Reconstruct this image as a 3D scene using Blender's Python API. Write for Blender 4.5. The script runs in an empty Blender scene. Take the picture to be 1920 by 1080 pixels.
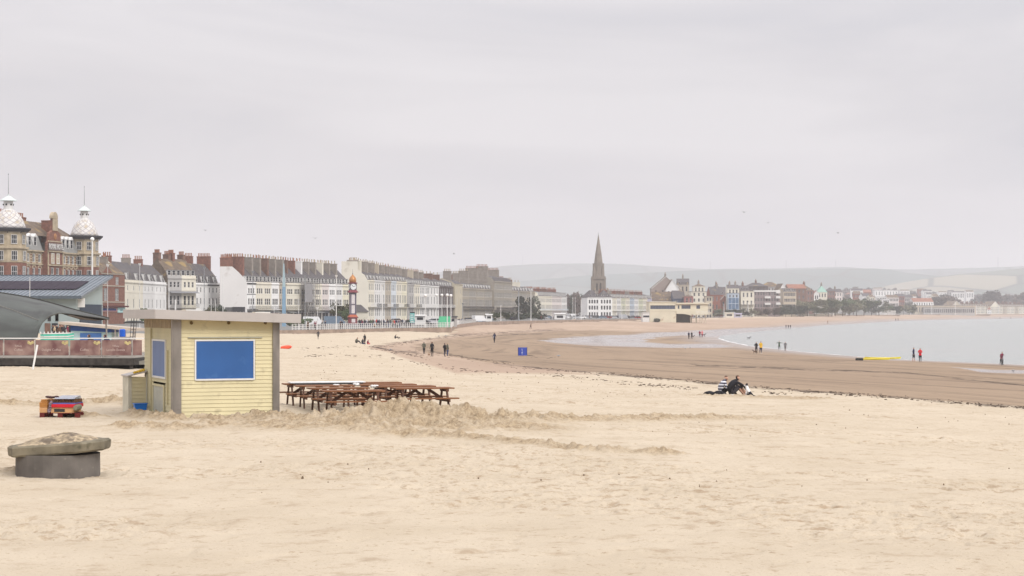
import bpy, math, random, numpy as np
from mathutils import Vector, Matrix
random.seed(7)
RS = np.random.RandomState(11)
PI = math.pi
F, HZ, CZ = 3500.0, 586.0, 3.1      # focal length and horizon in photo pixels, eye height in metres
scene = bpy.context.scene
COL = scene.collection
def X(px, Y): return (px - 960.0) / F * Y
def Z(py, Y): return CZ - (py - HZ) * Y / F
def lerp(a, b, t): return a + (b - a) * t
# ---------------------------------------------------------------- materials
MATS = {}
def srgb(r, g, b):
    f = lambda c: (c / 255 / 12.92) if c / 255 <= 0.04045 else ((c / 255 + 0.055) / 1.055) ** 2.4
    return (f(r), f(g), f(b))
def mat(name, col, rough=0.8, var=0.12, scale=3.0, metal=0.0, bump=0.0, spec=0.3, col2=None, detail=4, stretch=None, wear=None):
    if name in MATS: return MATS[name]
    m = bpy.data.materials.new(name); m.use_nodes = True
    nt = m.node_tree; N = nt.nodes; L = nt.links
    b = N['Principled BSDF']
    b.inputs['Roughness'].default_value = rough
    b.inputs['Metallic'].default_value = metal
    b.inputs['Specular IOR Level'].default_value = spec
    tc = N.new('ShaderNodeTexCoord'); no = N.new('ShaderNodeTexNoise')
    no.inputs['Scale'].default_value = scale; no.inputs['Detail'].default_value = detail
    mp = N.new('ShaderNodeMapping')
    if stretch: mp.inputs['Scale'].default_value = stretch
    L.new(tc.outputs['Object'], mp.inputs['Vector']); L.new(mp.outputs[0], no.inputs['Vector'])
    mx = N.new('ShaderNodeMix'); mx.data_type = 'RGBA'
    c1 = [max(0, c * (1 - var)) for c in col]; c2 = [min(1, c * (1 + var)) for c in col] if col2 is None else col2
    if col2 is not None: c1 = col
    mx.inputs[6].default_value = (*c1, 1); mx.inputs[7].default_value = (*c2, 1)
    rp = N.new('ShaderNodeMapRange'); rp.inputs['From Min'].default_value = 0.3; rp.inputs['From Max'].default_value = 0.7
    L.new(no.outputs['Fac'], rp.inputs['Value']); L.new(rp.outputs[0], mx.inputs[0])
    out = mx.outputs[2]
    if wear:
        n2 = N.new('ShaderNodeTexNoise'); n2.inputs['Scale'].default_value = wear[1]; n2.inputs['Detail'].default_value = 8
        L.new(tc.outputs['Object'], n2.inputs['Vector'])
        r2 = N.new('ShaderNodeMapRange'); r2.inputs['From Min'].default_value = wear[2]; r2.inputs['From Max'].default_value = wear[2] + .12
        L.new(n2.outputs['Fac'], r2.inputs['Value'])
        m2 = N.new('ShaderNodeMix'); m2.data_type = 'RGBA'; m2.inputs[7].default_value = (*wear[0], 1)
        L.new(out, m2.inputs[6]); L.new(r2.outputs[0], m2.inputs[0]); out = m2.outputs[2]
    L.new(out, b.inputs['Base Color'])
    if bump > 0:
        bp = N.new('ShaderNodeBump'); bp.inputs['Strength'].default_value = bump; bp.inputs['Distance'].default_value = 0.02
        L.new(no.outputs['Fac'], bp.inputs['Height']); L.new(bp.outputs[0], b.inputs['Normal'])
    MATS[name] = m
    return m
def paint(key, rgb, **k):   # colour given as in daylight sRGB
    return mat(key, srgb(*rgb), **k)
# ---------------------------------------------------------------- mesh builder
class MB:
    def __init__(s): s.v = []; s.f = []; s.m = []; s.T = None
    def _a(s, pts):
        n = len(s.v)
        if s.T is not None: pts = [tuple(s.T @ Vector(p)) for p in pts]
        s.v += [tuple(p) for p in pts]; return n
    def poly(s, pts, m=0):
        n = s._a(pts); s.f.append(tuple(range(n, n + len(pts)))); s.m.append(m); return s
    def box(s, x0, x1, y0, y1, z0, z1, m=0):
        n = s._a([(x0,y0,z0),(x1,y0,z0),(x1,y1,z0),(x0,y1,z0),(x0,y0,z1),(x1,y0,z1),(x1,y1,z1),(x0,y1,z1)])
        for q in ((0,3,2,1),(4,5,6,7),(0,1,5,4),(1,2,6,5),(2,3,7,6),(3,0,4,7)):
            s.f.append(tuple(n + i for i in q)); s.m.append(m)
        return s
    def hull(s, bot, top, m=0):   # two rings with the same number of points
        k = len(bot); n = s._a(list(bot) + list(top))
        for i in range(k):
            j = (i + 1) % k; s.f.append((n+i, n+j, n+k+j, n+k+i)); s.m.append(m)
        s.f.append(tuple(n + i for i in range(k))[::-1]); s.m.append(m)
        s.f.append(tuple(n + k + i for i in range(k))); s.m.append(m)
        return s
    def prism(s, prof, axis, a, b, m=0):
        def P(p, c): return (c, p[0], p[1]) if axis == 'x' else (p[0], c, p[1]) if axis == 'y' else (p[0], p[1], c)
        return s.hull([P(p, a) for p in prof], [P(p, b) for p in prof], m)
    def lathe(s, prof, n=12, c=(0,0), m=0, ph=0, sx=1, sy=1):
        rings = [[(c[0]+r*sx*math.cos(ph+2*PI*i/n), c[1]+r*sy*math.sin(ph+2*PI*i/n), z) for i in range(n)] for r, z in prof]
        base = s._a([p for r in rings for p in r])
        for k in range(len(prof) - 1):
            for i in range(n):
                j = (i + 1) % n
                s.f.append((base+k*n+i, base+k*n+j, base+(k+1)*n+j, base+(k+1)*n+i)); s.m.append(m)
        s.f.append(tuple(base + i for i in range(n))[::-1]); s.m.append(m)
        s.f.append(tuple(base + (len(prof)-1)*n + i for i in range(n))); s.m.append(m)
        return s
    def tube(s, p, q, r, n=6, r2=None, m=0):
        p = Vector(p); q = Vector(q); d = (q - p).normalized()
        u = d.orthogonal().normalized(); w = d.cross(u); r2 = r if r2 is None else r2
        ring = lambda c, rr: [tuple(c + (u*math.cos(2*PI*i/n) + w*math.sin(2*PI*i/n))*rr) for i in range(n)]
        return s.hull(ring(p, r), ring(q, r2), m)
    def bar(s, p, q, w, h, m=0):   # rectangular bar: w across (horizontal), h in the other direction
        p = Vector(p); q = Vector(q); d = (q - p).normalized()
        up = Vector((0,0,1)) if abs(d.z) < .95 else Vector((0,1,0))
        u = d.cross(up).normalized(); v = u.cross(d).normalized()
        ring = lambda c: [tuple(c + u*a*w/2 + v*b*h/2) for a, b in ((-1,-1),(1,-1),(1,1),(-1,1))]
        return s.hull(ring(p), ring(q), m)
    def blob(s, c, r, n=6, k=4, m=0, sq=(1,1,1), jit=0.0):
        rings = []
        for a in range(1, k):
            t = PI * a / k
            rings.append([(c[0]+r*sq[0]*math.sin(t)*math.cos(2*PI*i/n)*(1+random.uniform(-jit,jit)),
                           c[1]+r*sq[1]*math.sin(t)*math.sin(2*PI*i/n)*(1+random.uniform(-jit,jit)),
                           c[2]-r*sq[2]*math.cos(t)) for i in range(n)])
        b = s._a([(c[0],c[1],c[2]-r*sq[2])] + [p for g in rings for p in g] + [(c[0],c[1],c[2]+r*sq[2])])
        for i in range(n): s.f.append((b, b+1+(i+1)%n, b+1+i)); s.m.append(m)
        for a in range(k-2):
            for i in range(n):
                j = (i+1) % n; o = b+1+a*n
                s.f.append((o+i, o+j, o+n+j, o+n+i)); s.m.append(m)
        o = b+1+(k-2)*n; t = b+1+(k-1)*n
        for i in range(n): s.f.append((o+i, o+(i+1)%n, t)); s.m.append(m)
        return s
    def mesh(s, name, mats, smooth=False):
        me = bpy.data.meshes.new(name); me.from_pydata(s.v, [], s.f); me.validate()
        for a in (mats if isinstance(mats, (list, tuple)) else [mats]): me.materials.append(a)
        if len(me.polygons) == len(s.m): me.polygons.foreach_set('material_index', s.m)
        if smooth: me.polygons.foreach_set('use_smooth', [True]*len(me.polygons))
        me.update(); return me
    def build(s, name, mats, parent=None, smooth=False, loc=None, rot=None):
        return link(name, s.mesh(name, mats, smooth), parent, loc, rot)
def link(name, me, parent=None, loc=None, rot=None):
    o = bpy.data.objects.new(name, me); COL.objects.link(o)
    if parent: o.parent = parent
    if loc: o.location = loc
    if rot is not None: o.rotation_euler = (0,0,rot) if not isinstance(rot, (tuple, list)) else rot
    return o
def tag(o, label, cat, group=None, kind=None):
    if label: o['label'] = label
    if cat: o['category'] = cat
    if group: o['group'] = group
    if kind: o['kind'] = kind
    return o
def thing(name, label, cat, loc=(0,0,0), rot=0, group=None):
    o = link(name, None, None, loc, rot); return tag(o, label, cat, group)
KIDS = {}
def kids(o): return [c for c in bpy.data.objects if c.parent == o]
def copy_tree(o, loc=None, rot=None, parent=None, remap=None, sub=None, scale=None):
    c = o.copy(); COL.objects.link(c)
    if parent is not None: c.parent = parent
    if loc is not None: c.location = loc
    if rot is not None: c.rotation_euler = (0,0,rot)
    if scale is not None: c.scale = scale if isinstance(scale, tuple) else (scale,)*3
    if remap and c.data:
        for i, sl in enumerate(c.material_slots):
            if sl.material and sl.material.name in remap:
                m = remap[sl.material.name]; sl.link = 'OBJECT'; sl.material = m
    ch = KIDS.get(o.name)
    if ch is None: ch = KIDS[o.name] = list(o.children)
    for k in ch: copy_tree(k, parent=c, remap=remap)
    return c
def text(s, size, m, parent, loc, rot, name='lettering', ext=0.01, align='CENTER', sx=1):
    cu = bpy.data.curves.new('t', 'FONT'); cu.body = s; cu.size = size; cu.extrude = ext; cu.align_x = align; cu.align_y = 'CENTER'
    cu.resolution_u = 2
    t = bpy.data.objects.new('t', cu); COL.objects.link(t)
    me = bpy.data.meshes.new_from_object(t); bpy.data.objects.remove(t)
    me.materials.clear(); me.materials.append(m)
    o = link(name, me, parent, loc, rot); o.scale = (sx, 1, 1)
    return o
# ---------------------------------------------------------------- numpy noise
def _hash(ix, iy, s):
    h = (ix * 374761393 + iy * 668265263 + s * 1442695041) & 0x7fffffff
    h = ((h ^ (h >> 13)) * 1274126177) & 0x7fffffff
    return ((h ^ (h >> 16)) & 0xffff) / 65535.0
def vnoise(x, y, s=0):
    ix = np.floor(x).astype(np.int64); iy = np.floor(y).astype(np.int64)
    fx = x - ix; fy = y - iy; fx = fx*fx*(3-2*fx); fy = fy*fy*(3-2*fy)
    a = _hash(ix,iy,s); b = _hash(ix+1,iy,s); c = _hash(ix,iy+1,s); d = _hash(ix+1,iy+1,s)
    return (a*(1-fx)+b*fx)*(1-fy) + (c*(1-fx)+d*fx)*fy
def fbm(x, y, o=4, s=0):
    t = 0; a = .5; n = 0
    for k in range(o):
        t = t + a*vnoise(x*2**k, y*2**k, s+k*17); n += a; a *= .5
    return t/n
def smooth(e0, e1, v):
    t = np.clip((v-e0)/(e1-e0), 0, 1); return t*t*(3-2*t)
def sdist(poly, x, y):      # signed distance, positive inside
    d = np.full(x.shape, 1e18); ins = np.zeros(x.shape, bool); n = len(poly)
    for i in range(n):
        ax, ay = poly[i]; bx, by = poly[(i+1) % n]
        ex, ey = bx-ax, by-ay; t = np.clip(((x-ax)*ex+(y-ay)*ey)/(ex*ex+ey*ey+1e-12), 0, 1)
        d = np.minimum(d, (x-ax-t*ex)**2 + (y-ay-t*ey)**2)
        if ay != by:
            c = ((ay > y) != (by > y)) & (x < (bx-ax)*(y-ay)/(by-ay) + ax); ins ^= c
    return np.where(ins, 1, -1)*np.sqrt(d)
def pdist(line, x, y):
    d = np.full(x.shape, 1e18)
    for (ax, ay), (bx, by) in zip(line, line[1:]):
        ex, ey = bx-ax, by-ay; t = np.clip(((x-ax)*ex+(y-ay)*ey)/(ex*ex+ey*ey+1e-12), 0, 1)
        d = np.minimum(d, (x-ax-t*ex)**2 + (y-ay-t*ey)**2)
    return np.sqrt(d)
Q = 1.0
SUNE, SKYLO, SKYHI, EXPO = 2.15, .94, 2.8, 0.10
DRY1, DRY2, DAMP = (.53,.45,.342), (.48,.402,.298), (.33,.245,.16)
DUG1, DUG2 = (.43,.335,.222), (.235,.172,.103)
WET1, WET2, WET3 = (.315,.232,.158), (.262,.19,.13), (.15,.107,.073)
MID1, MID2 = (.415,.312,.232), (.345,.252,.186)
SEAC = (.30,.29,.27)
HAZE, HAZEC = 1.6e-4, (.90,.885,.91)
DENO = False
DPASS = 'RGB_ALBEDO_NORMAL'
DENO = True
# ================================================================ camera, light, sky
cam = bpy.data.cameras.new('camera'); co = bpy.data.objects.new('camera', cam); COL.objects.link(co)
cam.sensor_width = 36; cam.lens = 36*F/1920; cam.shift_y = (HZ-540)/1920; cam.clip_start = .5; cam.clip_end = 30000
co.location = (0,0,CZ); co.rotation_euler = (PI/2,0,0); scene.camera = co
cam.dof.use_dof = True; cam.dof.focus_distance = 75; cam.dof.aperture_fstop = 16.0
SUN_EL, SUN_AZ = math.radians(42), math.radians(140)
sl = bpy.data.lights.new('sun', 'SUN'); sl.energy = SUNE; sl.angle = math.radians(24); sl.color = (1,.97,.93)
so = bpy.data.objects.new('sun', sl); COL.objects.link(so)
d = Vector((math.cos(SUN_EL)*math.sin(SUN_AZ), math.cos(SUN_EL)*math.cos(SUN_AZ), math.sin(SUN_EL)))
so.rotation_euler = d.to_track_quat('Z','Y').to_euler(); so.location = (40,-40,60)
w = bpy.data.worlds.new('World'); scene.world = w; w.use_nodes = True
nt = w.node_tree; N = nt.nodes; L = nt.links
bg = N['Background']; out = N['World Output']
sk = N.new('ShaderNodeTexSky'); sk.sky_type = 'NISHITA'; sk.sun_disc = False; sk.sun_elevation = SUN_EL; sk.sun_rotation = SUN_AZ
L.new(sk.outputs[0], bg.inputs[0]); bg.inputs[1].default_value = 0.06
tc = N.new('ShaderNodeTexCoord'); sep = N.new('ShaderNodeSeparateXYZ'); L.new(tc.outputs['Generated'], sep.inputs[0])
mp = N.new('ShaderNodeMapping'); mp.inputs['Scale'].default_value = (1.6,1.6,7.0); L.new(tc.outputs['Generated'], mp.inputs[0])
no = N.new('ShaderNodeTexNoise'); no.inputs['Scale'].default_value = 2.1; no.inputs['Detail'].default_value = 5; no.inputs['Roughness'].default_value = .48
no.inputs['Distortion'].default_value = .5
L.new(mp.outputs[0], no.inputs['Vector'])
cr = N.new('ShaderNodeValToRGB'); e = cr.color_ramp.elements
e[0].position = .34; e[0].color = (.575,.575,.617,1); e[1].position = .66; e[1].color = (.775,.755,.775,1)
e2 = cr.color_ramp.elements.new(.5); e2.color = (.675,.66,.687,1)
L.new(no.outputs['Fac'], cr.inputs[0])
# overcast sky: the cloud deck is brighter overhead than near the horizon
ml = N.new('ShaderNodeMapRange'); ml.inputs['From Min'].default_value = .12; ml.inputs['From Max'].default_value = 1.0
ml.inputs['To Min'].default_value = SKYLO; ml.inputs['To Max'].default_value = SKYHI; L.new(sep.outputs[2], ml.inputs[0])
b2 = N.new('ShaderNodeBackground'); L.new(cr.outputs[0], b2.inputs[0]); L.new(ml.outputs[0], b2.inputs[1])
ms = N.new('ShaderNodeMixShader'); ms.inputs[0].default_value = .93
L.new(bg.outputs[0], ms.inputs[1]); L.new(b2.outputs[0], ms.inputs[2]); L.new(ms.outputs[0], out.inputs[0])
vs = scene.view_settings; vs.view_transform = 'Standard'; vs.look = 'None'; vs.exposure = EXPO; vs.gamma = 1
cy = scene.cycles; cy.max_bounces = 5; cy.diffuse_bounces = 2; cy.glossy_bounces = 2; cy.transmission_bounces = 2; cy.volume_bounces = 1
cy.use_denoising = DENO
try: cy.denoiser = 'OPENIMAGEDENOISE'; cy.denoising_prefilter = 'ACCURATE'
except Exception: pass
cy.use_adaptive_sampling = False
cy.denoising_input_passes = DPASS
# ================================================================ beach
CP = [(-300,1080,0),(200,1080,0),(960,1080,0),(1700,1080,-.05),(2400,1080,-.1),(100,900,0),(700,900,0),(1300,900,-.1),(1900,900,-.3),
 (-300,800,.1),(0,785,0),(300,785,0),(450,785,0),(700,775,0),(560,765,0),(860,768,-.02),(1000,780,-.1),(1300,770,-.4),(1365,742,-.75),(1100,742,-.5),(1920,800,-.8),
 (-200,700,.3),(100,690,.27),(250,700,.15),(430,700,.05),(600,700,-.15),(800,715,-.4),(600,665,-.4),(600,650,-.6),(600,629,-.98),(700,626,-.9),(770,621.5,-.8),(400,650,-.3),(250,660,-.1),
 (1920,765,-1.0),(1700,747,-1.0),(1500,733,-1.0),(1300,715,-1.05),(1100,698,-1.15),(1000,690,-1.2),(820,665,-1.6),(700,650,-1.0),(760,640,-1.3),
 (850,628,-1.5),(840,617.5,-.85),(960,621,-1.5),(1000,612,-1.3),(900,609,-1.0),(930,642,-2.0),(980,668,-1.9),(810,664,-1.7),
 (895,607.5,-.7),(1060,603,-.6),(1200,602,-.7),(1330,599,-.4),(1420,595.5,-.1),(1500,594,.1),(1600,591.8,.5),(1750,590.6,.7),(1920,589.3,1.0),(2300,589,1.2),
 (1920,684,-2.5),(1800,679,-2.5),(1700,675,-2.5),(1600,668,-2.5),(1500,659,-2.5),(1400,648,-2.5),(1345,634,-2.5),(1480,617,-2.5),(1560,609,-2.5),(1700,601,-2.5),(1920,596.5,-2.5),
 (2300,700,-2.5),(1920,650,-4),(1700,640,-3.5),(1800,610,-4),(2300,640,-6),(1600,640,-3.2),(1500,632,-2.9),(2600,610,-7),
 (1100,640,-2.38),(1250,650,-2.38),(1200,628,-2.35),(1300,632,-2.4),(1320,609,-1.8),(1100,665,-2.0),(1300,680,-2.0),(1500,690,-2.0),(1700,700,-2.05),(1900,712,-2.1),(2300,740,-2.0),
 (1500,603,-1.5),(1700,597,-1.77),(1920,593,-1.0),(1100,612,-1.4),(1200,609,-1.5)]
_P = np.array([((px-960)/400.0, 4*math.log((3.1-z)*F/(py-HZ)/100.0), z) for px, py, z in CP])
_n = len(_P); _D = np.sqrt(((_P[:,None,:2]-_P[None,:,:2])**2).sum(-1))
_A = np.zeros((_n+3,_n+3)); _A[:_n,:_n] = _D - np.eye(_n)*1e-3; _A[:_n,_n] = 1; _A[_n,:_n] = 1; _A[:_n,_n+1:] = _P[:,:2]; _A[_n+1:,:_n] = _P[:,:2].T
_W = np.linalg.solve(_A, np.concatenate([_P[:,2], [0,0,0]]))
def base_z(x, y):
    x = np.asarray(x, float); y = np.maximum(np.asarray(y, float), 3.0)
    a = np.clip(x/y*F/400.0, -5.5, 5.5); b = 4*np.log(y/100.0)
    t = _W[_n] + _W[_n+1]*a + _W[_n+2]*b
    for i in range(_n): t = t + _W[i]*np.sqrt((a-_P[i,0])**2 + (b-_P[i,1])**2)
    return t
# sea wall line: photo column, distance, top height
WALL = [(-900,150,-.2),(-300,205,-.2),(0,232,-.2),(250,275,-.2),(400,312,-.2),(540,338,-.2),(600,346,-.2),(700,372,-.2),(780,390,-.2),(846,402,-.2),
 (851,445,-.15),(862,500,-.1),(895,586,0),(960,660,0),(1062,748,0),(1200,868,0),(1260,943,0),(1330,1085,0),(1420,1290,.3),(1500,1430,.5),(1600,1640,.8),(1750,1960,1.0),(1920,2350,1.25),(2300,2600,1.5),(2900,2700,1.5)]
WX = [(X(p,Y),Y,z) for p,Y,z in WALL]
def wallY(px):
    for (a,Ya,_),(b,Yb,_) in zip(WALL, WALL[1:]):
        if a <= px <= b: return Ya+(Yb-Ya)*(px-a)/(b-a)
    return WALL[0][1] if px < WALL[0][0] else WALL[-1][1]
SEA = [(2600,720),(1920,684),(1800,679),(1700,675),(1600,668),(1500,659.5),(1400,648),(1362,640),(1345,634.5),(1352,630),(1400,624),(1480,616),(1560,609),(1700,601),(1920,596.5),(2300,592),(3200,588.5),(3200,720)]
SEAXY = [(X(px,5.6*F/(py-HZ)), 5.6*F/(py-HZ)) for px,py in SEA]
WET = [(2600,815),(1920,764),(1700,747),(1500,733),(1300,715),(1100,697),(1000,688),(930,682),(870,673),(830,664),(790,658),(775,652),(800,642),(850,633),(900,629),(960,625),(1040,621),(1110,619),(1200,622),(1300,620),(1450,612),(1560,606),(1700,599),(1920,595),(2600,590)]
MID = [(690,651),(740,643),(850,628),(856,612),(900,607),(1060,602),(1200,601),(1330,597),(1600,590),(1920,587),(2600,586),(2600,700),(850,700)]
POOLS = [[(1015,640),(1060,632),(1170,627),(1290,620.5),(1340,617.5),(1480,611.5),(1510,613),(1400,625),(1345,633),(1320,632),(1280,629),(1220,634),(1200,641),(1260,645.5),(1345,645),(1390,650),(1330,653),(1250,652),(1100,648)],
         [(1790,689),(1850,692),(2300,692),(2300,702),(1900,700.5),(1830,697)], [(2000,705),(2001,706),(2000,707)]]
RIDGES = [([(500,53.6,.10,.8),(560,53,.2,.9),(640,52.6,.28,1.1),(700,52.6,.36,1.3),(745,52.8,.56,1.4),(800,53,.46,1.5),(860,53,.42,1.5),(920,53,.34,1.4),(980,54,.22,1.2),(1060,55.5,.13,.9),(1150,57,.12,.8),(1300,60,.11,.8),(1500,63,.04,.8)],1),
 ([(480,51.4,.05,1.0),(560,50.6,.12,1.4),(700,50.2,.2,1.9),(860,50.2,.2,1.8),(960,51,.12,1.5),(1020,52,.05,1.0)],1),
 ([(690,48.3,.12,.6),(860,46.6,.11,.45),(1000,44.6,.1,.38),(1130,43,.09,.33),(1260,42.6,.11,.33)],1),
 ([(235,50.6,.15,.6),(330,49.8,.12,.6),(400,51,.12,.5),(520,51.6,.13,.6)],1),
 ([(250,56.5,.16,.4),(300,54.0,.2,.4),(330,53.1,.2,.4),(420,53.5,.17,.4),(470,53.9,.24,.4),(530,54.4,.2,.4)],1),
 ([(-200,62.5,.14,.8),(100,61.2,.10,.6),(200,63,.16,.6),(250,62.5,.3,.6)],1),
 ([(-30,36.2,.10,.25),(34,35.6,.08,.25)],1), ([(150,55.6,.12,.3),(185,55.4,.1,.3)],1),
 ([(1320,85.5,.07,.9),(1480,84,.09,1.2),(1520,84.5,.14,1.0)],1)]
HUT = (X(325,54.0), 54.0); HA = math.radians(22)
def relief(x, y, wet):
    dist = np.zeros(x.shape); h = np.zeros(x.shape)
    for pts, _ in RIDGES:
        for (p0,y0,h0,w0),(p1,y1,h1,w1) in zip(pts, pts[1:]):
            ax, ay, bx, by = X(p0,y0), y0, X(p1,y1), y1; ex, ey = bx-ax, by-ay
            t = np.clip(((x-ax)*ex+(y-ay)*ey)/(ex*ex+ey*ey), 0, 1)
            dd = np.sqrt((x-ax-t*ex)**2 + (y-ay-t*ey)**2)
            wv = (w0+(w1-w0)*t)
            g = np.exp(-(dd/wv)**2)
            h = np.maximum(h, (h0+(h1-h0)*t)*g); dist = np.maximum(dist, np.clip(g*1.6,0,1)*np.clip((h0+(h1-h0)*t)*9,.3,1))
    near = 1/(1+(y/90.0)**2)
    n1 = fbm(x*.9, y*.9, 3, 5)-.5; n2 = fbm(x*3.2, y*3.2, 3, 9)-.5; n3 = fbm(x*9, y*9, 3, 21)-.5
    # hut floor and table terrace stay clear of the spoil heap
    u = (x-HUT[0])*math.cos(HA)+(y-HUT[1])*math.sin(HA); v = -(x-HUT[0])*math.sin(HA)+(y-HUT[1])*math.cos(HA)
    ins = smooth(-.25,.0,u)*smooth(3.4,3.15,u)*smooth(-.12,.05,v)*smooth(4.5,4.3,v)
    h = h*(1-ins)
    n4 = fbm(x*5.5, y*5.5, 3, 77)-.5; n5 = fbm(x*17, y*14, 2, 91)-.5
    z = h*(1+.9*n2+.5*n1) + dist*np.clip(.35+h*3,.35,1.15)*(n2*.14+n4*.17+n3*.17+n5*.10)
    patch = smooth(.50,.64,fbm(x*.16+3, y*.30, 3, 40))
    foot = np.clip(fbm(x*2.6, y*2.0, 2, 60)-.66, 0, 1)
    z = z + (1-wet)*(n1*.06 + n2*.03 + patch*(n2*.06+n3*.045+n5*.02) - foot*.26*(.5+patch)) + wet*(n1*.02)
    for ln in ([(860,868),(1100,866),(1450,872),(1930,874)],[(840,880),(1100,877),(1450,884),(1930,888)],[(1180,832),(1400,824),(1600,826),(1680,835),(1640,846),(1500,852)],[(1150,846),(1400,838),(1560,838),(1600,842)],[(520,826),(700,834),(900,846),(1150,860)],[(500,834),(700,843),(900,856),(1100,872)]):
        pl = [(X(p,3.1*F/(q-HZ)),3.1*F/(q-HZ)) for p,q in ln]; dd = pdist(pl, x, y+.12*(fbm(x*.5,y*.5,2,8)-.5)); k_ = smooth(.24,.12,dd)
        z = z + k_*(-.022+.035*np.sin((x+.6*y)*2*PI/.26)*(.4+n4)); patch = np.maximum(patch, k_*.75)
    return z, np.clip(dist,0,1), patch
def gz(x, y):
    x = np.array([x], float); y = np.array([y], float)
    z = base_z(x, y); r, _, _ = relief(x, y, np.zeros(1)); return float((z)[0])
def gzr(x, y):
    x = np.array([x], float); y = np.array([y], float)
    z = base_z(x, y); r, _, _ = relief(x, y, np.zeros(1)); return float((z+r)[0])
def onground(px, py):      # where the photo's point (px,py) meets the beach
    Y = 60.0
    lo, hi = 15.0, 2600.0
    Ys = np.exp(np.linspace(math.log(lo), math.log(hi), 1500)); xs = (px-960)/F*Ys
    zz = base_z(xs, Ys); ray = CZ-(py-HZ)*Ys/F
    i = int(np.argmax(ray <= zz)); return float(xs[i]), float(Ys[i]), float(zz[i])
def build_beach():
    us = np.concatenate([np.linspace(-1.9,-.34,60)[:-1], np.linspace(-.34,.34,int(960*Q)), np.linspace(.34,1.9,60)[1:]])
    yn = list(np.linspace(2,20,24)[:-1]) + list(np.arange(20,30,.085/Q)) + list(np.arange(30,64,.085/Q))
    r = np.linspace(64, 0, int(1)) if False else None
    s = 1/64.0; e_ = 1/2750.0
    yf = 1/np.linspace(s, e_, int(330*Q)); ys = np.array(yn + list(yf))
    U, Yg = np.meshgrid(us, ys); Xg = U*Yg
    x = Xg.ravel(); y = Yg.ravel()
    bz = base_z(x, y)
    px = 960+F*x/y; py = HZ+(CZ-bz)*F/y
    wob = (fbm(x*.5/np.maximum(1,y/60), y*.12, 3, 3)-.5)
    wy = py + wob*7*np.clip(y/60,.3,1.2)*np.clip(100/y,.12,1) ; wx = px+wob*40
    wet = smooth(-1.5,2.0, sdist(WET, wx, wy)) * np.where(y>20,1,0)
    mid = smooth(-2.5,3.5, sdist(MID, wx, wy))*np.where(y>60,1,0)
    pool = np.zeros(x.shape)
    for pl in POOLS: pool = np.maximum(pool, smooth(-1.2,1.6, sdist(pl, px+wob*50, py+wob*6*np.clip(150/y,.3,1))))
    sea = sdist(SEAXY, x, y)
    shore = smooth(-.035,0,sea/y)
    rl, dist, patch = relief(x, y, np.maximum(wet, mid*.5))
    z = bz + rl*np.where(pool>.3,.15,1)
    z = np.where(sea > 0, np.minimum(z, -2.5-np.clip(sea*.02,0,3)), np.maximum(z, -2.5+.004+np.clip(-sea*.0045,0,.12)))
    wp = [(a,b) for a,b,_ in WX] + [(3000,5000),(-3000,5000),(-1500,150)]
    inside = sdist(wp, x, y) > 1.5
    z = np.where(inside, z-4, z)
    wl = np.full(x.shape, 1e9)
    for ln, wd in ((([(2400,800),(1920,765),(1700,747),(1500,733),(1300,715),(1130,700)]),2.2),([(1130,700),(1000,689),(930,682)],1.2),
                   ([(700,651),(760,641),(850,629),(960,622),(1060,618)],1.6),([(700,650),(740,658),(790,662)],1.8),([(775,652),(830,662),(880,671),(960,680)],1.0),([(1300,684),(1500,692),(1700,699),(1920,723),(2200,740)],1.6),([(930,628),(1020,626)],1.0)):
        wl = np.minimum(wl, pdist(ln, px+wob*30, py+wob*5)/wd)
    wrack = smooth(1.6,.2,wl)*np.where(y>55,1,0)
    nv = len(x); nr, nc = U.shape
    idx = np.arange(nv).reshape(nr,nc)
    q = np.stack([idx[:-1,:-1],idx[:-1,1:],idx[1:,1:],idx[1:,:-1]],-1).reshape(-1,4)
    me = bpy.data.meshes.new('beach'); me.vertices.add(nv)
    me.vertices.foreach_set('co', np.stack([x,y,z],-1).ravel().astype(np.float32))
    me.loops.add(q.size); me.loops.foreach_set('vertex_index', q.ravel().astype(np.int32))
    me.polygons.add(len(q)); me.polygons.foreach_set('loop_start', (np.arange(len(q))*4).astype(np.int32))
    me.polygons.foreach_set('use_smooth', np.ones(len(q), bool))
    me.update(calc_edges=True)
    for nm, arr in (('wet',wet),('mid',mid),('pool',np.maximum(pool,shore*.75)),('dug',dist),('wrack',wrack),('patch',patch)):
        at = me.attributes.new(nm, 'FLOAT', 'POINT'); at.data.foreach_set('value', arr.astype(np.float32))
    return me
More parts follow.
